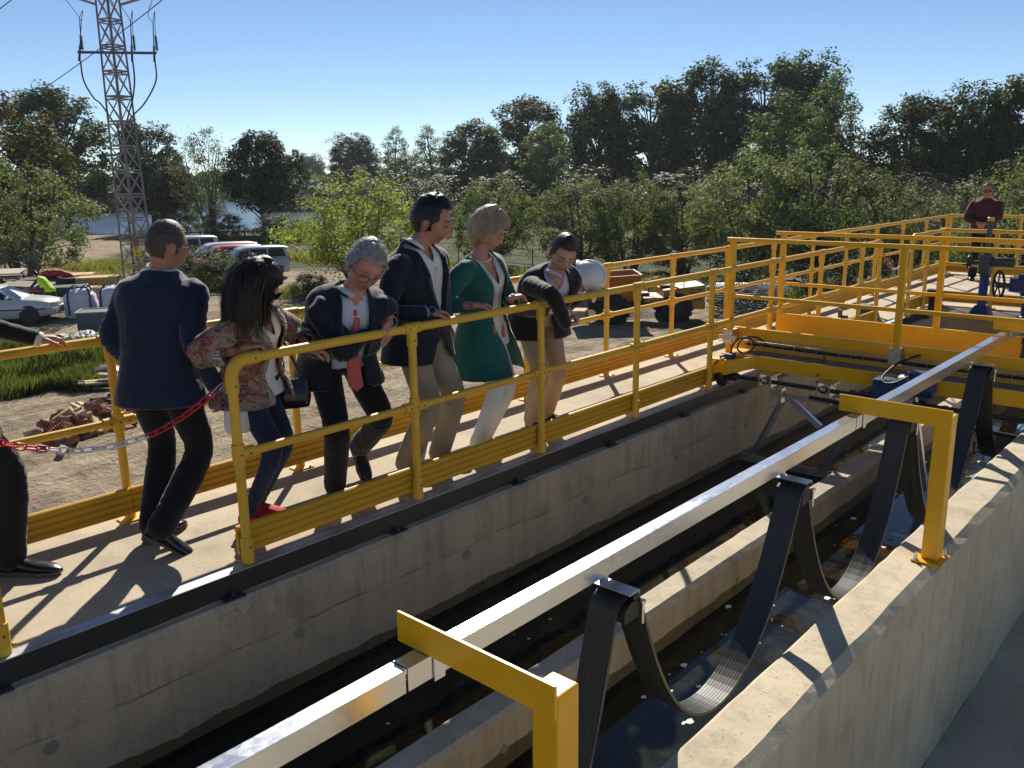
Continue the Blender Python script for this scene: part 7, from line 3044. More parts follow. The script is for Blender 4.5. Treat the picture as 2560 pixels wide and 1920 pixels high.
rzc = heading(0.55, 0.83)
crate("low wide timber crate with a plain yellow lid behind the hi-vis worker", (-40.6, 15.6, gz_at(-40.6, 15.6)), rzc, 2.1, 1.1, 0.75, 5)
crate("yellow slatted crate standing behind the nearest slatted one", (-38.9, 16.2, gz_at(-38.9, 16.2)), rzc, 1.7, 1.0, 0.7, 8)
crate("nearest yellow slatted crate just behind the white bulk bags", (-37.0, 15.9, gz_at(-37, 15.9)), rzc, 1.9, 1.1, 0.72, 9)
crate("yellow slatted crate half hidden by the man in navy", (-37.6, 17.6, gz_at(-37.6, 17.6)), rzc, 1.5, 1.1, 0.8, 7)


def bulk_bag(label, loc, rz, s=1.0):
    t = thing("bulk_bag", label, "bulk bag", (0, 0, 0), "white bulk bags beside the car")
    mb = MB()
    w = 0.50 * s
    rings = []
    for z, k in ((0.0, 0.92), (0.05, 1.0), (0.3, 1.10), (0.6, 1.08), (0.8, 1.0), (0.92, 0.82), (1.0, 0.5), (1.04, 0.1)):
        rings.append((Vector((0, 0, z * s)), Vector((w * k, 0, 0)), Vector((0, w * k, 0)), 4.0 if z < 0.85 else 2.6))
    loft(mb, rings, 28, 4)
    P_ = np.array(mb.v)
    dn = 0.035 * noise3(P_ * 4.0 + loc[0]) + 0.015 * noise3(P_ * 11 + loc[1])
    mb.v = [tuple(p + np.array([p[0], p[1], 0]) * d * 1.6 + np.array([0, 0, d]) * (p[2] > 0.1)) for p, d in zip(P_, dn)]
    mb.build("bag_body", BAGW, t)
    for sx in (-1, 1):
        for sy in (-1, 1):
            mb = MB()
            q = w * 1.02
            mb.sweep([(-0.035, -0.004), (0.035, -0.004), (0.035, 0.004), (-0.035, 0.004)], catmull([(sx * q * 0.70, sy * q * 1.10, 0.15 * s), (sx * q * .70, sy * q * 1.12, 0.6 * s), (sx * q * .68, sy * q * .95, 0.90 * s), (sx * q * .45, sy * q * .6, 1.10 * s), (sx * q * .1, sy * q * .5, 1.06 * s)], 4), up=(0, sy, 0.2))
            mb.build("lifting_strap", BAGB, t)
    t.location = loc
    t.rotation_euler = (0, 0, rz)
    return t


bulk_bag("white bulk bag with blue straps next to the white car", (-34.9, 13.75, gz_at(-34.9, 13.75)), rzc + 0.1, 1.08)
bulk_bag("white bulk bag with blue straps half hidden behind the man in navy", (-34.0, 14.75, gz_at(-34.0, 14.75)), rzc - 0.15, 1.1)

ct = thing("steel_tank", "dark blue open steel tank standing in front of the bulk bags", "tank", (0, 0, 0))
mb = MB()
mb.bx(-0.85, 0.85, -0.5, 0.5, 0.0, 0.78)
mb.build("tank_body", simple("dull_blue_steel", (0.055, 0.075, 0.095), 0.6), ct, 0.03)
mb = MB()
for a, b in (((-.86, -.51), (.86, -.51)), ((.86, -.51), (.86, .51)), ((.86, .51), (-.86, .51)), ((-.86, .51), (-.86, -.51))):
    mb.bar((*a, 0.79), (*b, 0.79), 0.06, 0.04)
mb.build("rim", simple("tan_steel", (0.30, 0.25, 0.18), 0.6), ct)
ct.location = (-30.4, 12.75, gz_at(-30.4, 12.75))
ct.rotation_euler = (0, 0, rzc)


def sheet(name, label, c, rx, ry, h, mat, seed, cat):
    mb = MB()
    n, k = 18, 26
    rows = []
    Q = []
    for i in range(n):
        for j in range(k):
            Q.append((c[0] + rx * (2 * i / (n - 1) - 1), c[1] + ry * (2 * j / (k - 1) - 1), 0))
    Q = np.array(Q)
    Zs = h * (0.5 + noise3(Q * 1.7 + seed)) + 0.3 * h * noise3(Q * 5 + seed)
    rows = [[(Q[i * k + j][0] + 0.15 * math.sin(j * 1.3 + i), Q[i * k + j][1] + 0.12 * math.sin(i * 1.7), gz_at(*Q[i * k + j][:2]) + max(0.02, Zs[i * k + j])) for j in range(k)] for i in range(n)]
    mb.grid(rows, 0, True)
    return tag(mb.build(name, mat, loc=(c[0], c[1], G)), label, cat)


sheet("plastic_sheet", "crumpled white plastic sheeting lying on the ground before the blue tank", (-28.7, 12.2), 0.9, 1.5, 0.42, BAGW, 3.0, "sheet")

pl = thing("pallet_stack", "stack of grey weathered pallets leaning behind the white car", "pallets", (0, 0, 0))
slat = MB()
slat.bx(-0.6, 0.6, -0.045, 0.045, 0, 0.022)
sm_ = slat.mesh("slat", BOARD_OLD)
blk = MB()
for x in (-0.52, 0, 0.52):
    blk.bx(x - 0.05, x + 0.05, -0.4, 0.4, -0.09, 0.0)
bm_ = blk.mesh("bearer", BOARD_OLD)
for lv in range(5):
    for k in range(7):
        o = bpy.data.objects.new("slat", sm_)
        COL.objects.link(o)
        o.parent = pl
        o.location = (0.02 * math.sin(lv * 2.1), -0.36 + 0.12 * k, 0.11 + 0.135 * lv)
    o = bpy.data.objects.new("bearer", bm_)
    COL.objects.link(o)
    o.parent = pl
    o.location = (0.02 * math.sin(lv * 2.1), 0, 0.10 + 0.135 * lv)
pl.location = (-39.3, 13.4, gz_at(-39.3, 13.4))
pl.rotation_euler = (rad(4), rad(5), rzc)
pl.scale = (1.5, 1.5, 1.35)
p2 = dup(pl, (-41.2, 13.0, gz_at(-41.2, 13.0)), rzc + 0.15, "second stack of grey pallets with a pale board on top, at the left edge")
pl["group"] = p2["group"] = "weathered pallet stacks"
p2.scale = (1.35, 1.5, 1.6)
tb = MB()
tb.box((-41.2, 13.0, gz_at(-41.2, 13.0) + 1.28), (1.9, 1.3, 0.04), Matrix.Rotation(rzc, 3, 'Z') @ Matrix.Rotation(rad(4), 3, 'X'))
tag(tb.build("board_sheet", simple("pale_board", (0.42, 0.36, 0.29), 0.8), loc=(-41.2, 13.0, G + 1.2)), "pale board lying on top of the second pallet stack", "board")

m = NT("red_netting")
p = m.pos()
m.set(Base_Color=m.ramp(m.noise(p, 9.0, 5, 0.7), [(0.35, (0.30, 0.02, 0.02)), (0.65, (0.55, 0.06, 0.05))]), Roughness=0.7)
m.bump(m.noise(p, 18, 3, 0.6), 0.8, 0.05)
mb = MB()
loft(mb, [(V3(-40.45, 14.35, G + 1.18), V3(0, 0, .08), V3(-.1, .1, 0), 2.2), (V3(-40.3, 14.6, G + 1.28), V3(0, 0, .16), V3(-.2, .16, 0), 2.2), (V3(-40.0, 15.0, G + 1.28), V3(0, 0, .16), V3(-.2, .16, 0), 2.2), (V3(-39.7, 15.35, G + 1.15), V3(0, 0, .12), V3(-.16, .14, 0), 2.2), (V3(-39.55, 15.55, G + 1.05), V3(0, 0, .06), V3(-.08, .08, 0), 2.2)], 20, 5)
P_ = np.array(mb.v)
dn = 0.09 * noise3(P_ * 3.0) + 0.05 * noise3(P_ * 8)
mb.v = [tuple(p + d * np.array([0.5, -0.4, 0.8])) for p, d in zip(P_, dn)]
tag(mb.build("safety_netting", m.mat, loc=(-40.2, 14.8, G + 1.2)), "bundle of red safety netting on top of dark material behind the worker", "netting")
mb = MB()
mb.box((-40.2, 14.75, G + 0.55), (1.3, 2.4, 1.1), Matrix.Rotation(rzc - PI / 2, 3, 'Z'))
mb.box((-38.2, 14.6, G + 0.45), (1.1, 1.5, 0.9), Matrix.Rotation(rzc - PI / 2 + 0.1, 3, 'Z'))
tag(mb.build("material_bin", simple("black_site_bin", (0.02, 0.022, 0.026), 0.6), loc=(-40, 14.7, G), bevel=0.05), "dark bins behind the hi-vis worker carrying the red netting", "bin")

# worker in a yellow-green vest
wx, wy = -36.75, 13.35
HV = cloth("hi_vis_lime", (0.42, 0.68, 0.02), 0.7, 0.0, 0.08)
_z = gz_at(wx, wy)
wk = Person("worker in a lime hi-vis vest bending over beside the white car", 1.72,
            (wx, wy, _z + 0.92), (wx - 0.36, wy - 0.22, _z + 1.34), (wx - 0.45, wy - 0.02, _z + 1.27), (wx - 0.22, wy - 0.34, _z + 1.28), (wx - 0.47, wy - 0.28, _z + 1.46), (-0.75, -0.40, -0.5))
wk.arms(R=(wx - 0.78, wy - 0.25, _z + 0.92), L=(wx - 0.62, wy - 0.52, _z + 0.92))
wk.legs((wx + 0.20, wy + 0.30, _z + 0.09), (wx + 0.02, wy - 0.12, _z + 0.09), toeR=(-0.8, -0.4, 0), toeL=(-0.8, -0.4, 0))
wk.body(SKIN_A, hands={'R': dict(d=(-0.8, -0.3, -0.3), palm=(0, 0, -1), side=(0, -1, 0)), 'L': dict(d=(-0.8, -0.3, -0.3), palm=(0, 0, -1), side=(0, 1, 0))})
wk.trousers(DENIM, 1.0, 1.0)
wk.top("shirt", NAVY, 0.016, -0.10, None, flare=0.01, cuff_t=0.9, voxel=0.014)
wk.top("hi_vis_vest", HV, 0.034, -0.22, None, sleeves=(), flare=0.03, voxel=0.014)
for k in ('R', 'L'):
    wk.shoe(k, LEATHER, SOLE)
hair_cap(wk.root, wk.M, wk.hs, wk.fp_par, H_DARK, short_cover(), thick_head(0.01, 0.006), short_strand(0.02), 81, 200, width=0.004)

# rubble and planks beside the dirt track
BRICKM = [simple("broken_brick", (0.26, 0.105, 0.07), 0.9), simple("pink_tile_shard", (0.36, 0.21, 0.155), 0.9), simple("mortar_lump", (0.40, 0.35, 0.27), 0.95), simple("yellow_timber_offcut", (0.50, 0.36, 0.16), 0.8)]
rb = thing("rubble_pile", "pile of broken bricks, tiles and timber offcuts beside the dirt track", "rubble", (-18.9, 7.3, G))
rng = random.Random(12)
rmesh = []
for q in range(10):
    mb = MB()
    mb.box((0, 0, 0), (rng.uniform(.16, .42), rng.uniform(.10, .26), rng.uniform(.05, .14)))
    mb.v = [(x + rng.uniform(-.025, .025), y + rng.uniform(-.025, .025), z + rng.uniform(-.015, .015)) for x, y, z in mb.v]
    rmesh.append(mb.mesh("rubble_piece", BRICKM[q % 4]))
for q in range(95):
    u, v_ = rng.gauss(0, 0.38), rng.gauss(0, 0.42)
    d_ = math.hypot(u, v_)
    x, y = -18.9 + u * 1.1 + v_ * -0.3, 7.25 + v_ * 1.45
    h = max(0.0, 0.45 * (1 - d_ * 1.1)) * rng.random()
    o = bpy.data.objects.new("rubble_piece", rmesh[q % 10])
    COL.objects.link(o)
    o.parent = rb
    o.location = (x + 18.9, y - 7.3, gz_at(x, y) - G + 0.06 + h)
    o.rotation_euler = (rng.uniform(-.7, .7), rng.uniform(-.7, .7), rng.uniform(0, 6.3))
pk = thing("plank_pile", "small pile of pale planks on dark offcuts above the rubble", "planks", (-20.6, 8.8, G))
pm_ = []
for q, mm in enumerate((BOARD_OLD, BRICKM[3], TRIM_B)):
    mb = MB()
    mb.bx(-0.55, 0.55, -0.07, 0.07, 0, 0.035)
    pm_.append(mb.mesh("plank", mm))
for q in range(16):
    o = bpy.data.objects.new("plank", pm_[(0, 1, 2, 0)[q % 4] if q > 5 else 2])
    COL.objects.link(o)
    o.parent = pk
    x, y = rng.uniform(-.45, .35), rng.uniform(-.5, .6)
    o.location = (x, y, gz_at(-20.6 + x, 8.8 + y) - G + 0.04 + 0.035 * q)
    o.rotation_euler = (rng.uniform(-.12, .12), rng.uniform(-.15, .15), rng.uniform(0.3, 1.3))
mb = MB()
for k in range(14):
    for q in range(2):
        a, b = (-17.9 + 0.05 * k, 5.95), (-17.6, 6.35 + 0.03 * k)
    mb.bar((-18.35, 5.95 + 0.045 * k, gz_at(-18.35, 6) + 0.03 + 0.025 * k), (-17.95, 6.05 + 0.04 * k, gz_at(-18, 6) + 0.18 - 0.004 * k), 0.012, 0.012)
for k in range(8):
    mb.bar((-18.35 + 0.055 * k, 5.9, gz_at(-18.3, 6) + 0.05 + 0.02 * k), (-18.30 + 0.05 * k, 6.6, gz_at(-18.3, 6.5) + 0.30), 0.012, 0.012)
tag(mb.build("barrier_mesh", simple("orange_mesh_plastic", (0.55, 0.16, 0.09), 0.6), loc=(-18.2, 6.2, G)), "crumpled orange barrier mesh at the left end of the rubble", "mesh")

# steel frames stacked right of the dumper, concrete block, field stones
fr_ = thing("steel_frame_stack", "stack of grey tubular steel frames right of the dumper", "steel frames", (-14.9, 29.6, G))
fm = MB()
for y in (-0.55, 0.55):
    fm.tube([(-1.3, y, 0), (1.3, y, 0)], 0.024, 6)
for k in range(6):
    fm.tube([(-1.25 + 0.5 * k, -0.55, 0), (-1.25 + 0.5 * k, 0.55, 0)], 0.02, 6)
fme = fm.mesh("frame", simple("dull_scaffold_steel", (0.16, 0.16, 0.155), 0.6, 0.3))
for k in range(13):
    o = bpy.data.objects.new("frame", fme)
    COL.objects.link(o)
    o.parent = fr_
    o.location = (rng.uniform(-.12, .12), rng.uniform(-.08, .08), 0.06 + 0.062 * k + gz_at(-14.9, 29.6) - G)
    o.rotation_euler = (rng.uniform(-.02, .02), rng.uniform(-.03, .03), rad(8) + rng.uniform(-.09, .09))
for q in range(6):
    mb = MB()
    mb.tube([(-1.6, -0.3 + 0.1 * q, 0.9 + 0.02 * q), (1.5, 0.35 - 0.1 * q, 0.98 + 0.05 * q)], 0.022, 6)
    mb.v = [(v[0] - 14.9, v[1] + 29.6, v[2] + gz_at(-14.9, 29.6)) for v in mb.v]
    mb.build("loose_tube", GALV, fr_)
mb = MB()
mb.box((-19.3, 25.2, gz_at(-19.3, 25.2) + 0.16), (0.5, 0.8, 0.38), Matrix.Rotation(0.5, 3, 'Z'))
tag(mb.build("concrete_block", CONC_FLOOR, loc=(-19.3, 25.2, G), bevel=0.03), "pale concrete block on the grass left of the dumper wheel", "block")
rk = MB()
rk.ell((0, 0, 0), (0.55, 0.42, 0.32), 16, 10)
P_ = np.array(rk.v)
rk.v = [tuple(p * (1 + 0.25 * n)) for p, n in zip(P_, noise3(P_ * 2.2 + 4))]
rk.v = [(v[0] - 22.6, v[1] + 9.35, v[2] + G + 0.2) for v in rk.v]
tag(rk.build("boulder", CONC_TOP, loc=(-22.6, 9.35, G)), "grey boulder at the edge of the tall grass above the rubble", "boulder")

# fences
WOOD_D = simple("dark_fence_wood", (0.05, 0.042, 0.035), 0.85)


def wire_fence(label, pts, step, h, mat, wires, r, group=None, rail=None):
    t = thing("field_fence", label, "fence", (pts[0][0], pts[0][1], G))
    P = [Vector((x, y, G)) for x, y in pts]
    pm = MB()
    pm.cyl((0, 0, h / 2 - 0.1), (0, 0, 1), r, h + 0.2, 7)
    me = pm.mesh("fence_post", mat)
    for a, b in zip(P[:-1], P[1:]):
        n = max(1, int((b - a).length / step))
        for k in range(n):
            p = a.lerp(b, k / n)
            o = bpy.data.objects.new("fence_post", me)
            COL.objects.link(o)
            o.parent = t
            o.location = (p.x - P[0].x, p.y - P[0].y, gz_at(p.x, p.y) - G)
    for w in wires:
        mb = MB()
        mb.tube([p + Vector((0, 0, w)) for p in P], rail or 0.012, 5)
        mb.build("fence_wire", mat, t)
    return t


GREY_P = simple("grey_fence_steel", (0.14, 0.14, 0.14), 0.6)
wire_fence("long wire fence with thin posts in front of the willows", [(-51, 37.1), (-40, 36.6), (-31, 36.2), (-22, 36.3), (-14, 36.0), (-6, 36.2)], 3.0, 1.25, GREY_P, (0.35, 0.8, 1.2), 0.035, rail=0.014)
wire_fence("dark timber fence with one rail along the river bank", [(-70, 34.0), (-66, 38.0), (-59, 41.5), (-52, 44.5)], 1.6, 1.0, WOOD_D, (0.55, 0.9), 0.07, rail=0.05)
mf = thing("mesh_fence_panel", "grey chain link fence panel beside the big bush at the left edge", "fence", (-50.5, 15.2, G))
mb = MB()
for k in range(4):
    x, y = -51.8 + 0.95 * k, 13.6 + 1.25 * k
    mb.tube([(x, y, G - 0.1), (x, y, G + 2.2)], 0.045, 7)
mb.tube([(-51.8, 13.6, G + 2.15), (-48.95, 17.35, G + 2.15)], 0.03, 6)
mb.build("frame", GREY_P, mf)
mb = MB()
a_, b_ = Vector((-51.8, 13.6, G + .1)), Vector((-48.95, 17.35, G + .1))
for k in range(50):
    for s in (-1, 1):
        p0 = a_.lerp(b_, k / 49)
        p1 = a_.lerp(b_, min(1, max(0, k / 49 + s * 0.2))) + Vector((0, 0, 2.0))
        mb.bar(p0, p1, 0.008, 0.008)
w_ = mb.build("chain_link", GREY_P, mf)
w_["kind"] = "stuff"
# ------------------------------------------------------------------ trees and plants
def leaf_mat(name, dark, light, trans=0.35, gloss=0.62):
    m = NT(name)
    a = m.n("ShaderNodeAttribute")
    a.attribute_name = "shade"
    oi = m.n("ShaderNodeObjectInfo")
    k = m.math('MULTIPLY_ADD', oi.outputs["Random"], 0.25, m.math('MULTIPLY', a.outputs["Fac"], 0.85))
    c = m.ramp(k, [(0.1, dark), (0.9, light)])
    m.set(Base_Color=c, Roughness=gloss)
    m.b.inputs["Specular IOR Level"].default_value = 0.14
    tr = m.n("ShaderNodeBsdfTranslucent")
    m.l(m.mix(1.0, c, (1.5, 1.7, 0.7), 'MULTIPLY'), tr.inputs[0])
    mx = m.n("ShaderNodeMixShader")
    mx.inputs[0].default_value = trans
    m.l(m.b.outputs[0], mx.inputs[1])
    m.l(tr.outputs[0], mx.inputs[2])
    m.l(mx.outputs[0], m.out.inputs[0])
    return m.mat


BARK = simple("tree_bark", (0.075, 0.060, 0.048), 0.9, 0, 0.3, 6, 0.5, 20)
BARK_P = simple("pale_bark", (0.17, 0.155, 0.13), 0.9, 0, 0.3, 6, 0.4, 20)
LEAF = {
    'poplar': leaf_mat("poplar_leaf", (0.020, 0.038, 0.017), (0.080, 0.115, 0.046), 0.32),
    'willow': leaf_mat("willow_leaf", (0.058, 0.074, 0.036), (0.200, 0.220, 0.115), 0.38),
    'yellow': leaf_mat("young_yellow_green_leaf", (0.11, 0.13, 0.026), (0.32, 0.34, 0.10), 0.45),
    'dark': leaf_mat("dark_elm_leaf", (0.010, 0.020, 0.009), (0.038, 0.060, 0.024), 0.25),
    'airy': leaf_mat("airy_leaf", (0.040, 0.052, 0.026), (0.115, 0.130, 0.062), 0.35),
    'cone': leaf_mat("light_poplar_leaf", (0.035, 0.060, 0.022), (0.125, 0.170, 0.060), 0.4),
    'bush': leaf_mat("bush_leaf", (0.028, 0.042, 0.014), (0.095, 0.115, 0.040), 0.35),
    'under': leaf_mat("shaded_thicket_leaf", (0.016, 0.026, 0.012), (0.062, 0.082, 0.032), 0.25),  # understorey shade put into a darker leaf colour
    'olive': leaf_mat("olive_brown_leaf", (0.035, 0.033, 0.012), (0.12, 0.105, 0.035), 0.35),
    'hazy': leaf_mat("brown_twig", (0.045, 0.040, 0.030), (0.120, 0.108, 0.082), 0.2),
}


def leaves_mesh(name, C, D, size, mat, rs, aspect=0.55, shade=None):
    """C: leaf centres, D: outward directions"""
    n = len(C)
    nr = D + rs.normal(size=(n, 3)) * 0.65
    nr[:, 2] += 0.25
    nr /= np.linalg.norm(nr, axis=1)[:, None]
    t = rs.normal(size=(n, 3))
    t -= nr * (t * nr).sum(1)[:, None]
    t /= np.linalg.norm(t, axis=1)[:, None]
    b = np.cross(nr, t)
    s = size * rs.uniform(0.6, 1.35, n)[:, None]
    V = np.empty((n, 4, 3))
    V[:, 0] = C - t * s
    V[:, 1] = C - b * s * aspect + nr * s * 0.12
    V[:, 2] = C + t * s
    V[:, 3] = C + b * s * aspect + nr * s * 0.12
    me = bpy.data.meshes.new(name)
    me.vertices.add(n * 4)
    me.vertices.foreach_set("co", V.ravel())
    me.loops.add(n * 4)
    me.loops.foreach_set("vertex_index", np.arange(n * 4, dtype=np.int32))
    me.polygons.add(n)
    me.polygons.foreach_set("loop_start", np.arange(0, n * 4, 4, dtype=np.int32))
    me.update(calc_edges=True)
    sh = rs.uniform(0, 1, n) if shade is None else shade
    at = me.attributes.new("shade", 'FLOAT', 'POINT')
    at.data.foreach_set("value", np.repeat(sh, 4))
    me.materials.append(mat)
    return me


def tree_proto(kind, seed, H, prof, n_clump, per, clump_r, leaf, trunk_r, z0, lean=0.0, stems=1, bark=None, flat=1.0, shell=0.55, up=0.3, gap=0.0):
    """prof: [(height fraction, radius)] of the crown envelope; returns (crown mesh, trunk mesh)"""
    rs = np.random.RandomState(seed)
    hs = np.array([p[0] for p in prof]) * H
    rr = np.array([p[1] for p in prof])
    C, R = [], []
    # lobes: the crown is a group of ragged boughs
    nl = max(5, n_clump // 14)
    lob = []
    w = np.interp(np.linspace(z0 * H, H, 200), hs, rr)
    zz = np.linspace(z0 * H, H, 200)
    cdf = np.cumsum(w ** 1.3)
    cdf /= cdf[-1]
    for i in range(nl):
        z = np.interp(rs.rand(), cdf, zz)
        a = rs.rand() * 2 * PI
        r = np.interp(z, hs, rr)
        lob.append((a, z, rs.uniform(0.70, 1.12)))
    while len(C) < n_clump:
        z = np.interp(rs.rand(), cdf, zz)
        a = rs.rand() * 2 * PI
        r = np.interp(z, hs, rr)
        k = 1.0
        best = min(lob, key=lambda l: (min(abs(a - l[0]), 2 * PI - abs(a - l[0])) * max(r, .3)) ** 2 + (z - l[1]) ** 2)
        k = best[2]
        q = (shell + (1 - shell) * rs.rand() ** 0.6) if rs.rand() < 0.75 else rs.rand() ** 0.5
        p = np.array([math.cos(a) * r * q * k, math.sin(a) * r * q * k, z + rs.normal() * 0.02 * H])
        if gap and noise3(np.array([p * gap + seed]))[0] < -0.12:
            continue
        C.append(p)
    C = np.array(C)
    L, D, S = [], [], []
    cz = np.interp(0.45, [0, 1], [z0 * H, H])
    for p in C:
        n = int(per * rs.uniform(0.5, 1.5))
        g = rs.normal(size=(n, 3))
        g /= np.linalg.norm(g, axis=1)[:, None] + 1e-9
        g *= (rs.rand(n) ** 0.45)[:, None] * clump_r * rs.uniform(0.6, 1.3)
        g[:, 2] *= flat
        out = p - np.array([0, 0, cz])
        out /= np.linalg.norm(out) + 1e-9
        L.append(p + g)
        D.append(np.tile(out * 0.8, (n, 1)) + g / clump_r * 0.6)
        S.append(np.clip(rs.uniform(0, 1, n) * 0.65 + rs.uniform(0, 0.35), 0, 1))
    crown = leaves_mesh("crown", np.concatenate(L), np.concatenate(D), leaf, LEAF[kind], rs, shade=np.concatenate(S))
    # trunk and limbs
    mb = MB()
    rng = random.Random(seed)
    for s in range(stems):
        a0 = 2 * PI * s / max(1, stems) + rng.random()
        off = 0.0 if stems == 1 else trunk_r * 2.2
        base = Vector((math.cos(a0) * off, math.sin(a0) * off, -0.15))
        topz = H * rng.uniform(0.72, 0.86)
        spread = (0.10 if stems == 1 else 0.75) * np.interp(topz, hs, rr)
        tip = Vector((math.cos(a0) * spread + lean, math.sin(a0) * spread, topz))
        mid = base.lerp(tip, 0.5) + Vector((rng.uniform(-1, 1), rng.uniform(-1, 1), 0)) * 0.03 * H
        path = catmull([base, base.lerp(mid, .5), mid, mid.lerp(tip, .5), tip], 4)
        k = len(path)
        rad_ = [trunk_r * (1.25 if i == 0 else 1.0) * (1 - 0.85 * i / (k - 1)) for i in range(k)]
        mb.tube(path, rad_, 8)
        order = list(range(len(C)))
        rng.shuffle(order)
        for ci in order[:max(8, len(C) // (5 * stems))]:
            c = Vector(C[ci])
            zb = min(c.z - 0.05 * H, topz * 0.95)
            if zb < z0 * H * 0.6:
                zb = z0 * H * 0.7
            i = min(k - 2, max(1, int((zb - base.z) / (topz - base.z) * (k - 1) * rng.uniform(0.6, 0.95))))
            b = path[i]
            if (c - b).length > 0.75 * H:
                continue
            m_ = b.lerp(c, 0.5) + Vector((0, 0, up * 0.12 * (c - b).length))
            mb.tube(catmull([b, m_, c], 3), [rad_[i] * 0.42 * (1 - 0.8 * q / 6) + 0.008 for q in range(7)], 5)
    trunk = mb.mesh("trunk", bark or BARK)
    return crown, trunk


def place_tree(proto, name, label, x, y, sxy, sz, rz, group, cat="tree", z=None, trunk=True):
    t = thing(name, label, cat, (x, y, gz_at(x, y) if z is None else z), group, rz)
    t.scale = (sxy, sxy, sz)
    o = bpy.data.objects.new("crown", proto[0])
    COL.objects.link(o)
    o.parent = t
    if trunk:
        o = bpy.data.objects.new("trunk", proto[1])
        COL.objects.link(o)
        o.parent = t
    return t


TALL = [(0.12, 0.6), (0.25, 2.1), (0.45, 3.0), (0.65, 2.8), (0.82, 2.1), (0.93, 1.2), (1.0, 0.25)]
PR = {
    'poplar': tree_proto('poplar', 1, 12, TALL, 300, 62, 0.62, 0.135, 0.22, 0.14, shell=0.6, gap=0.0),
    'poplar2': tree_proto('poplar', 2, 12, [(0.1, 0.8), (0.25, 2.5), (0.5, 3.3), (0.7, 3.0), (0.85, 2.3), (0.95, 1.3), (1.0, 0.3)], 300, 62, 0.66, 0.14, 0.24, 0.12, shell=0.55, gap=0.55),
    'willow': tree_proto('willow', 3, 6, [(0.06, 1.2), (0.2, 2.5), (0.45, 3.0), (0.7, 2.6), (0.88, 1.6), (1.0, 0.3)], 210, 75, 0.42, 0.070, 0.12, 0.08, stems=4, shell=0.65),
    'willow2': tree_proto('willow', 4, 6, [(0.06, 1.5), (0.22, 2.8), (0.5, 3.0), (0.75, 2.1), (0.9, 1.2), (1.0, 0.3)], 190, 78, 0.45, 0.072, 0.13, 0.07, stems=5, shell=0.6),
    'yellow': tree_proto('yellow', 5, 5, [(0.12, 0.9), (0.3, 2.0), (0.5, 2.5), (0.7, 2.2), (0.88, 1.3), (1.0, 0.4)], 230, 56, 0.36, 0.055, 0.075, 0.10, stems=5, bark=BARK_P, shell=0.35, up=0.6),
    'dark': tree_proto('dark', 6, 9, [(0.24, 1.4), (0.38, 3.6), (0.58, 4.1), (0.78, 3.4), (0.93, 1.9), (1.0, 0.6)], 260, 66, 0.62, 0.13, 0.2, 0.27, shell=0.5),
    'airy': tree_proto('airy', 7, 9.5, [(0.1, 1.0), (0.3, 2.5), (0.6, 2.6), (0.85, 1.9), (1.0, 0.7)], 200, 30, 0.50, 0.085, 0.12, 0.14, stems=4, shell=0.3, up=0.5),
    'cone': tree_proto('cone', 8, 12, [(0.06, 1.6), (0.25, 2.6), (0.5, 2.4), (0.75, 1.6), (0.92, 0.8), (1.0, 0.15)], 240, 50, 0.55, 0.115, 0.16, 0.06, shell=0.5, up=0.6),
    'bush': tree_proto('bush', 9, 3.2, [(0.02, 1.5), (0.3, 2.0), (0.6, 1.8), (0.85, 1.1), (1.0, 0.3)], 120, 70, 0.34, 0.062, 0.06, 0.03, stems=4, shell=0.6),
    'olive': tree_proto('olive', 10, 8, [(0.08, 1.8), (0.3, 3.2), (0.6, 3.0), (0.85, 1.9), (1.0, 0.5)], 200, 62, 0.55, 0.11, 0.18, 0.08, stems=2, shell=0.55),
    'under': tree_proto('under', 12, 5, [(0.0, 2.4), (0.3, 2.8), (0.6, 2.5), (0.85, 1.5), (1.0, 0.4)], 150, 66, 0.50, 0.105, 0.08, 0.02, stems=3, shell=0.5),
    'hazy': tree_proto('hazy', 11, 5, [(0.04, 1.6), (0.3, 2.3), (0.6, 2.0), (0.85, 1.2), (1.0, 0.4)], 130, 46, 0.45, 0.060, 0.08, 0.05, stems=5, shell=0.4),
}
rng = random.Random(99)
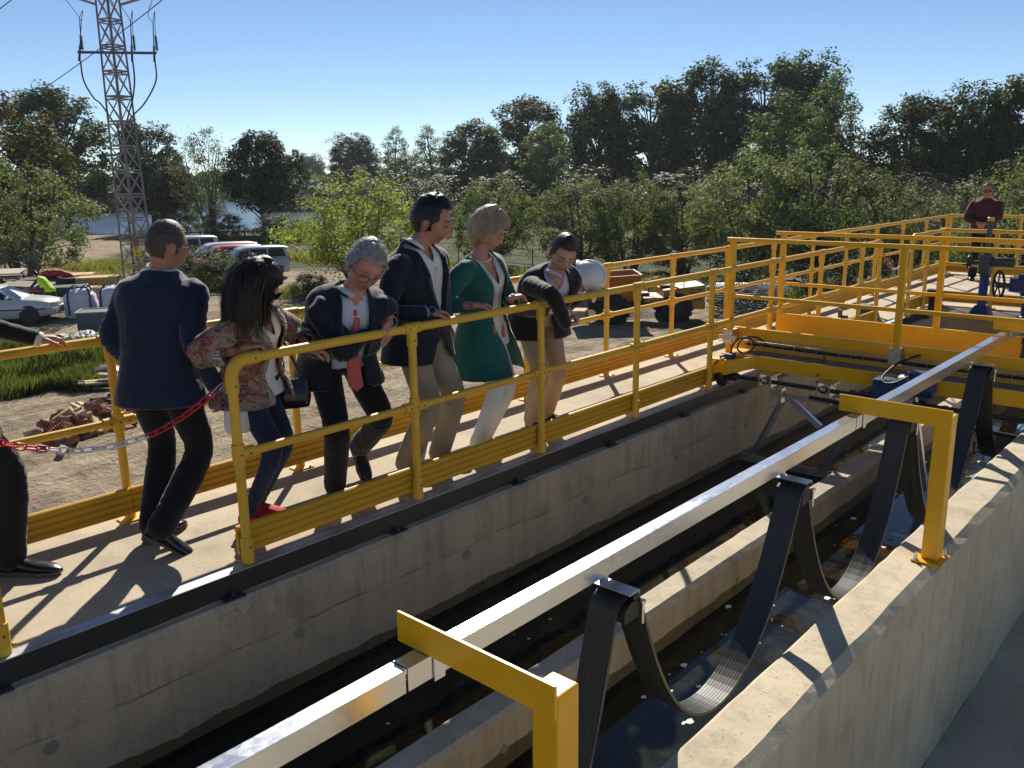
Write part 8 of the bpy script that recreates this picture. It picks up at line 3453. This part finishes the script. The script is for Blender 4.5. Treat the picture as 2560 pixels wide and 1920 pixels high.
# name, proto, label, x, y, width scale, height (m), group
TREES = [
    ("poplar_tree", 'poplar2', "tall dark poplar left of the mast reaching into the sky", -102.4, 40.1, 1.75, 15.6),
    ("poplar_tree", 'poplar2', "poplar with feathery edge showing just right of the mast", -107.8, 52.7, 1.35, 12.6),
    ("poplar_tree", 'poplar2', "tall tree at the left edge behind the brownish one", -108.0, 31.0, 1.5, 12.4),
    ("broad_tree", 'olive', "olive brown tree at the left edge above the big grey bush", -72.0, 24.6, 1.55, 11.4),
    ("willow_tree", 'willow2', "big grey green bush at the left edge by the fence panel", -52.3, 17.8, 1.35, 6.6),
    ("broad_tree", 'dark', "dark tree beside the river behind the head of the man in navy", -85.0, 42.5, 0.95, 7.4),
    ("slender_tree", 'airy', "thin airy tree with several stems before the bright river", -78.5, 43.9, 1.15, 10.2),
    ("broad_tree", 'dark', "dark round tree on a bare trunk by the river bank", -71.8, 45.5, 1.02, 9.2),
    ("young_tree", 'yellow', "young yellow green tree behind the grey haired man", -33.0, 25.9, 1.55, 5.6),
    ("broad_tree", 'poplar', "small rounded tree on the far skyline beside the dark round tree", -244.8, 173.4, 2.4, 13.0),
    ("broad_tree", 'poplar', "leftmost rounded tree of the distant group above the yellow green tree", -149.4, 117.4, 2.2, 14.3),
    ("poplar_tree", 'cone', "slim pale poplar in the distant group above the yellow green tree", -136.2, 117.6, 1.5, 14.6),
    ("poplar_tree", 'cone', "pale poplar right of the slim one in the distant group", -131.9, 122.5, 1.9, 14.8),
    ("broad_tree", 'poplar', "mid distance green tree left of the tall dark poplars", -83.6, 86.1, 1.7, 12.6),
    ("poplar_tree", 'poplar2', "rounded dark poplar above the blonde woman", -88.3, 102.1, 2.0, 17.0),
    ("poplar_tree", 'cone', "light green tree standing in front of the rounded dark poplar", -76.0, 92.0, 1.9, 11.8),
    ("poplar_tree", 'poplar', "leftmost of the great dark poplars on the skyline", -65.2, 88.6, 1.65, 16.1),
    ("poplar_tree", 'poplar2', "second of the great dark poplars from the left", -61.2, 93.8, 1.75, 16.5),
    ("poplar_tree", 'poplar', "third of the great dark poplars from the left", -54.4, 95.6, 1.85, 18.4),
    ("poplar_tree", 'poplar2', "fourth of the great dark poplars, near the crest of the group", -49.6, 100.4, 1.8, 18.6),
    ("poplar_tree", 'poplar', "tallest of the great dark poplars at the right of the group", -46.0, 104.5, 1.75, 19.2),
    ("poplar_tree", 'cone', "lighter feathery poplar at the right end of the dark group", -36.2, 88.3, 1.55, 14.6),
    ("poplar_tree", 'cone', "shorter light green poplar before the great dark poplars", -37.8, 81.0, 1.85, 12.4),
    ("broad_tree", 'olive', "low brownish tree between the feathery poplar and the right hand group", -31.0, 84.5, 1.15, 7.6),
    ("poplar_tree", 'poplar2', "left tree of the dark group at the right edge", -27.6, 85.7, 1.35, 12.1),
    ("poplar_tree", 'poplar', "middle tree of the dark group at the right edge", -21.5, 82.2, 1.35, 12.4),
    ("poplar_tree", 'poplar2', "right tree of the dark group, cut by the right edge", -17.2, 83.1, 1.4, 13.4),
    ("willow_tree", 'willow', "grey green willow behind the tall man's shoulder", -34.6, 36.8, 0.88, 5.1),
    ("willow_tree", 'willow2', "willow behind the blonde woman, right of the tall man", -29.3, 38.2, 0.92, 5.2),
    ("willow_tree", 'willow', "willow with a dark trunk between the blonde woman and the young man", -26.2, 38.6, 0.82, 5.1),
    ("willow_tree", 'willow2', "willow just above the young man's head", -24.0, 40.2, 0.90, 4.7),
    ("willow_tree", 'willow', "large spreading willow above the dumper with leaning stems", -19.2, 38.6, 1.15, 6.1),
    ("willow_tree", 'willow2', "largest grey green willow behind the bridge railing", -16.3, 38.9, 1.22, 6.3),
    ("willow_tree", 'willow', "willow at the right edge behind the man in maroon", -6.9, 34.0, 0.95, 5.6),
    ("willow_tree", 'willow2', "low willow right of the large one, above the chained gap", -13.0, 41.5, 0.9, 4.6),
]
for k, (nm, pr, lab, x, y, sx, h) in enumerate(TREES):
    H0 = {'poplar': 12, 'poplar2': 12, 'willow': 6, 'willow2': 6, 'yellow': 5, 'dark': 9, 'airy': 9.5, 'cone': 12, 'bush': 3.2, 'olive': 8, 'hazy': 5}[pr]
    place_tree(PR[pr], nm, lab, x, y, sx, h / H0, rng.uniform(0, 6.28), "willows along the fence" if 'willow' in nm else "trees beyond the site", z=G if x < -60 or y > 60 else None)

BUSHES = [
    ("bush", 'bush', "dark green bush in front of the parked cars", -39.6, 21.6, 0.95, 1.9),
    ("bush", 'bush', "low green bush left of the floral woman's head", -37.6, 21.2, 0.8, 1.5),
    ("bush", 'bush', "green bush under the young yellow green tree", -31.8, 22.2, 0.55, 1.1),
    ("bush", 'bush', "bush at the foot of the mast", -42.6, 20.6, 0.55, 1.2),
    ("bush", 'bush', "small green bush right of the dumper by the steel frames", -16.2, 32.2, 0.8, 1.7),
    ("bush", 'bush', "small bright bush behind the steel frames", -13.2, 33.0, 0.7, 1.5),
    ("bush", 'bush', "bush on the river bank behind the parked vans", -61.5, 40.5, 1.2, 2.4),
    ("bush", 'bush', "bush by the sandy lane left of the mast", -84.0, 44.0, 1.4, 3.0),
    ("bush", 'bush', "bush on the bank under the airy tree", -72.0, 41.5, 1.1, 2.2),
    ("thicket", 'hazy', "brownish thicket between the light poplars and the right hand group", -25.0, 66.0, 1.9, 6.4),
    ("thicket", 'hazy', "grey brown thicket below the dark trees at the right", -19.0, 60.0, 1.9, 6.0),
    ("thicket", 'hazy', "thicket left of the man in maroon", -14.0, 54.0, 1.7, 5.4),
    ("thicket", 'hazy', "grey thicket between the willows and the great poplars", -34.0, 62.0, 1.5, 5.2),
    ("thicket", 'hazy', "pale thicket above the willow behind the blonde woman", -50.0, 66.0, 1.6, 5.6),
    ("thicket", 'under', "green thicket below the distant group on the left", -88.0, 76.0, 3.0, 6.4),
    ("thicket", 'under', "green thicket below the slim pale poplar", -80.0, 78.0, 3.0, 6.6),
    ("thicket", 'hazy', "grey thicket above the yellow green tree", -72.0, 66.0, 2.4, 6.0),
    ("thicket", 'under', "dark green thicket behind the tall man's head", -62.0, 68.0, 2.6, 6.2),
    ("thicket", 'under', "thicket behind the willows below the leftmost great poplar", -55.0, 74.0, 2.8, 6.6),
    ("thicket", 'under', "thicket at the foot of the great dark poplars", -45.0, 76.0, 3.0, 6.4),
    ("thicket", 'under', "thicket behind the largest willow", -33.0, 72.0, 2.8, 6.2),
    ("thicket", 'under', "low thicket on the far river bank left of the dark round tree", -120.0, 84.0, 4.0, 5.4),
    ("thicket", 'under', "low thicket on the far river bank behind the dark round tree", -104.0, 84.0, 3.6, 5.2),
    ("thicket", 'under', "thicket on the far skyline left of the airy tree", -170.0, 84.0, 5.5, 7.0),
    ("thicket", 'under', "thicket on the far bank behind the mast", -150.0, 62.0, 5.0, 6.6),
    ("thicket", 'under', "thicket behind the brown tree at the left edge", -98.0, 30.0, 2.4, 5.0),
]
for nm, pr, lab, x, y, sx, h in BUSHES:
    H0 = {'bush': 3.2, 'hazy': 5, 'under': 5}[pr]
    sx = sx * 0.75 if pr == 'under' else sx
    h = h * 0.85 if pr in ('under', 'hazy') else h
    place_tree(PR[pr], nm, lab, x, y, sx, h / H0, rng.uniform(0, 6.28), "bushes and thickets", "bush", z=G if x < -60 or y > 60 else None)

# far wooded skyline that reads as one mass
rs = np.random.RandomState(77)
n = 16000
az = rs.uniform(rad(20), rad(86), n)
d = rs.uniform(240, 330, n)
hh = 5.5 + 2.5 * noise3(np.stack([az * 26, np.zeros(n), np.zeros(n)], 1)) + 1.5 * noise3(np.stack([az * 90, np.zeros(n) + 3, np.zeros(n)], 1))
z = G + rs.rand(n) ** 0.7 * np.clip(hh, 2, 12)
C = np.stack([-np.sin(az) * d, np.cos(az) * d, z], 1)
D = np.tile(np.array([0.5, -0.5, 0.5]), (n, 1))
o = bpy.data.objects.new("far_woods", leaves_mesh("far_woods", C, D, 1.6, LEAF['poplar'], rs))
COL.objects.link(o)
tag(o, kind="stuff")


def grass(name, areas, mat, seed):
    """areas: (x, y, rx, ry, n, hmin, hmax)"""
    rs = np.random.RandomState(seed)
    VV, SS = [], []
    for x, y, rx, ry, n, h0, h1 in areas:
        a = rs.rand(n) * 2 * PI
        r = np.sqrt(rs.rand(n))
        r *= 1 + 0.25 * np.sin(3 * a + x) + 0.12 * np.sin(7 * a + y)
        px, py = x + rx * r * np.cos(a), y + ry * r * np.sin(a)
        k = noise3(np.stack([px * 0.9, py * 0.9, np.zeros(n)], 1))
        keep = k > -0.45 + 0.5 * (r > 0.8)
        px, py, r, k = px[keep], py[keep], r[keep], k[keep]
        m_ = len(px)
        pz = np.array([gz_at(u, v) for u, v in zip(px, py)]) - 0.03
        h = rs.uniform(h0, h1, m_) * (1 - 0.5 * r ** 2) * (0.8 + 0.5 * k)
        w = rs.uniform(0.005, 0.012, m_) * (1.0 if seed == 1 else 1.6)
        an = rs.rand(m_) * 2 * PI
        dx, dy = np.cos(an), np.sin(an)
        ln = rs.uniform(0.05, 0.45, m_) * h
        la = rs.rand(m_) * 2 * PI
        V = np.empty((m_, 4, 3))
        V[:, 0] = np.stack([px - dx * w, py - dy * w, pz], 1)
        V[:, 1] = np.stack([px + dx * w, py + dy * w, pz], 1)
        V[:, 2] = np.stack([px + dx * w * .7 + np.cos(la) * ln * .4, py + dy * w * .7 + np.sin(la) * ln * .4, pz + h * .62], 1)
        V[:, 3] = np.stack([px + np.cos(la) * ln, py + np.sin(la) * ln, pz + h], 1)
        VV.append(V)
        SS.append(np.clip(0.35 + 0.5 * rs.rand(m_) + 0.3 * k, 0, 1))
    V = np.concatenate(VV)
    S = np.concatenate(SS)
    n = len(V)
    me = bpy.data.meshes.new(name)
    me.vertices.add(n * 4)
    me.vertices.foreach_set("co", V.ravel())
    me.loops.add(n * 4)
    me.loops.foreach_set("vertex_index", np.arange(n * 4, dtype=np.int32))
    me.polygons.add(n)
    me.polygons.foreach_set("loop_start", np.arange(0, n * 4, 4, dtype=np.int32))
    me.update(calc_edges=True)
    at = me.attributes.new("shade", 'FLOAT', 'POINT')
    at.data.foreach_set("value", np.repeat(S, 4))
    me.materials.append(mat)
    o = bpy.data.objects.new(name, me)
    COL.objects.link(o)
    return tag(o, kind="stuff")


GR1 = leaf_mat("lush_grass", (0.026, 0.036, 0.012), (0.105, 0.118, 0.040), 0.42)
GR2 = leaf_mat("dry_grass", (0.075, 0.075, 0.025), (0.24, 0.22, 0.09), 0.45)
grass("tall_grass", [(-25.5, 9.6, 4.6, 3.4, 36000, 0.35, 0.85), (-27.5, 13.2, 3.0, 2.2, 12000, 0.3, 0.7), (-22.4, 10.6, 2.2, 1.8, 9000, 0.2, 0.5)], GR1, 1)
grass("meadow_grass", [(-27.5, 18.4, 3.0, 2.6, 4500, 0.2, 0.6), (-52.0, 22.5, 6.0, 2.4, 5000, 0.3, 0.8), (-43.5, 21.0, 4.0, 1.6, 3500, 0.3, 0.7), (-58.0, 30.0, 7.0, 3.0, 4000, 0.3, 0.8), (-33.5, 23.0, 2.5, 1.6, 2500, 0.2, 0.5),
                       (-20.5, 29.6, 3.2, 1.2, 2500, 0.15, 0.4), (-19.6, 24.9, 1.6, 0.8, 1500, 0.1, 0.3), (-36.0, 33.5, 7.0, 3.0, 6000, 0.3, 0.8), (-24.0, 34.0, 8.0, 2.4, 7000, 0.3, 0.8), (-12.5, 33.0, 5.0, 1.8, 5000, 0.3, 1.0), (-46.0, 33.5, 6.0, 2.5, 4500, 0.3, 0.8)], GR2, 2)
# ------------------------------------------------------------------ thin summer haze
hb_ = MB()
hb_.bx(-420, 60, -30, 420, G - 1.2, 26.0)
hz = hb_.build("haze", [])
m = bpy.data.materials.new("haze_air")
m.use_nodes = True
nt = m.node_tree
nt.nodes.remove(nt.nodes["Principled BSDF"])
pv = nt.nodes.new("ShaderNodeVolumePrincipled")
pv.inputs["Color"].default_value = (0.86, 0.92, 1.0, 1)
pv.inputs["Density"].default_value = 0.00016
pv.inputs["Anisotropy"].default_value = 0.3
nt.links.new(pv.outputs[0], nt.nodes["Material Output"].inputs["Volume"])
hz.data.materials.append(m)
tag(hz, kind="stuff")
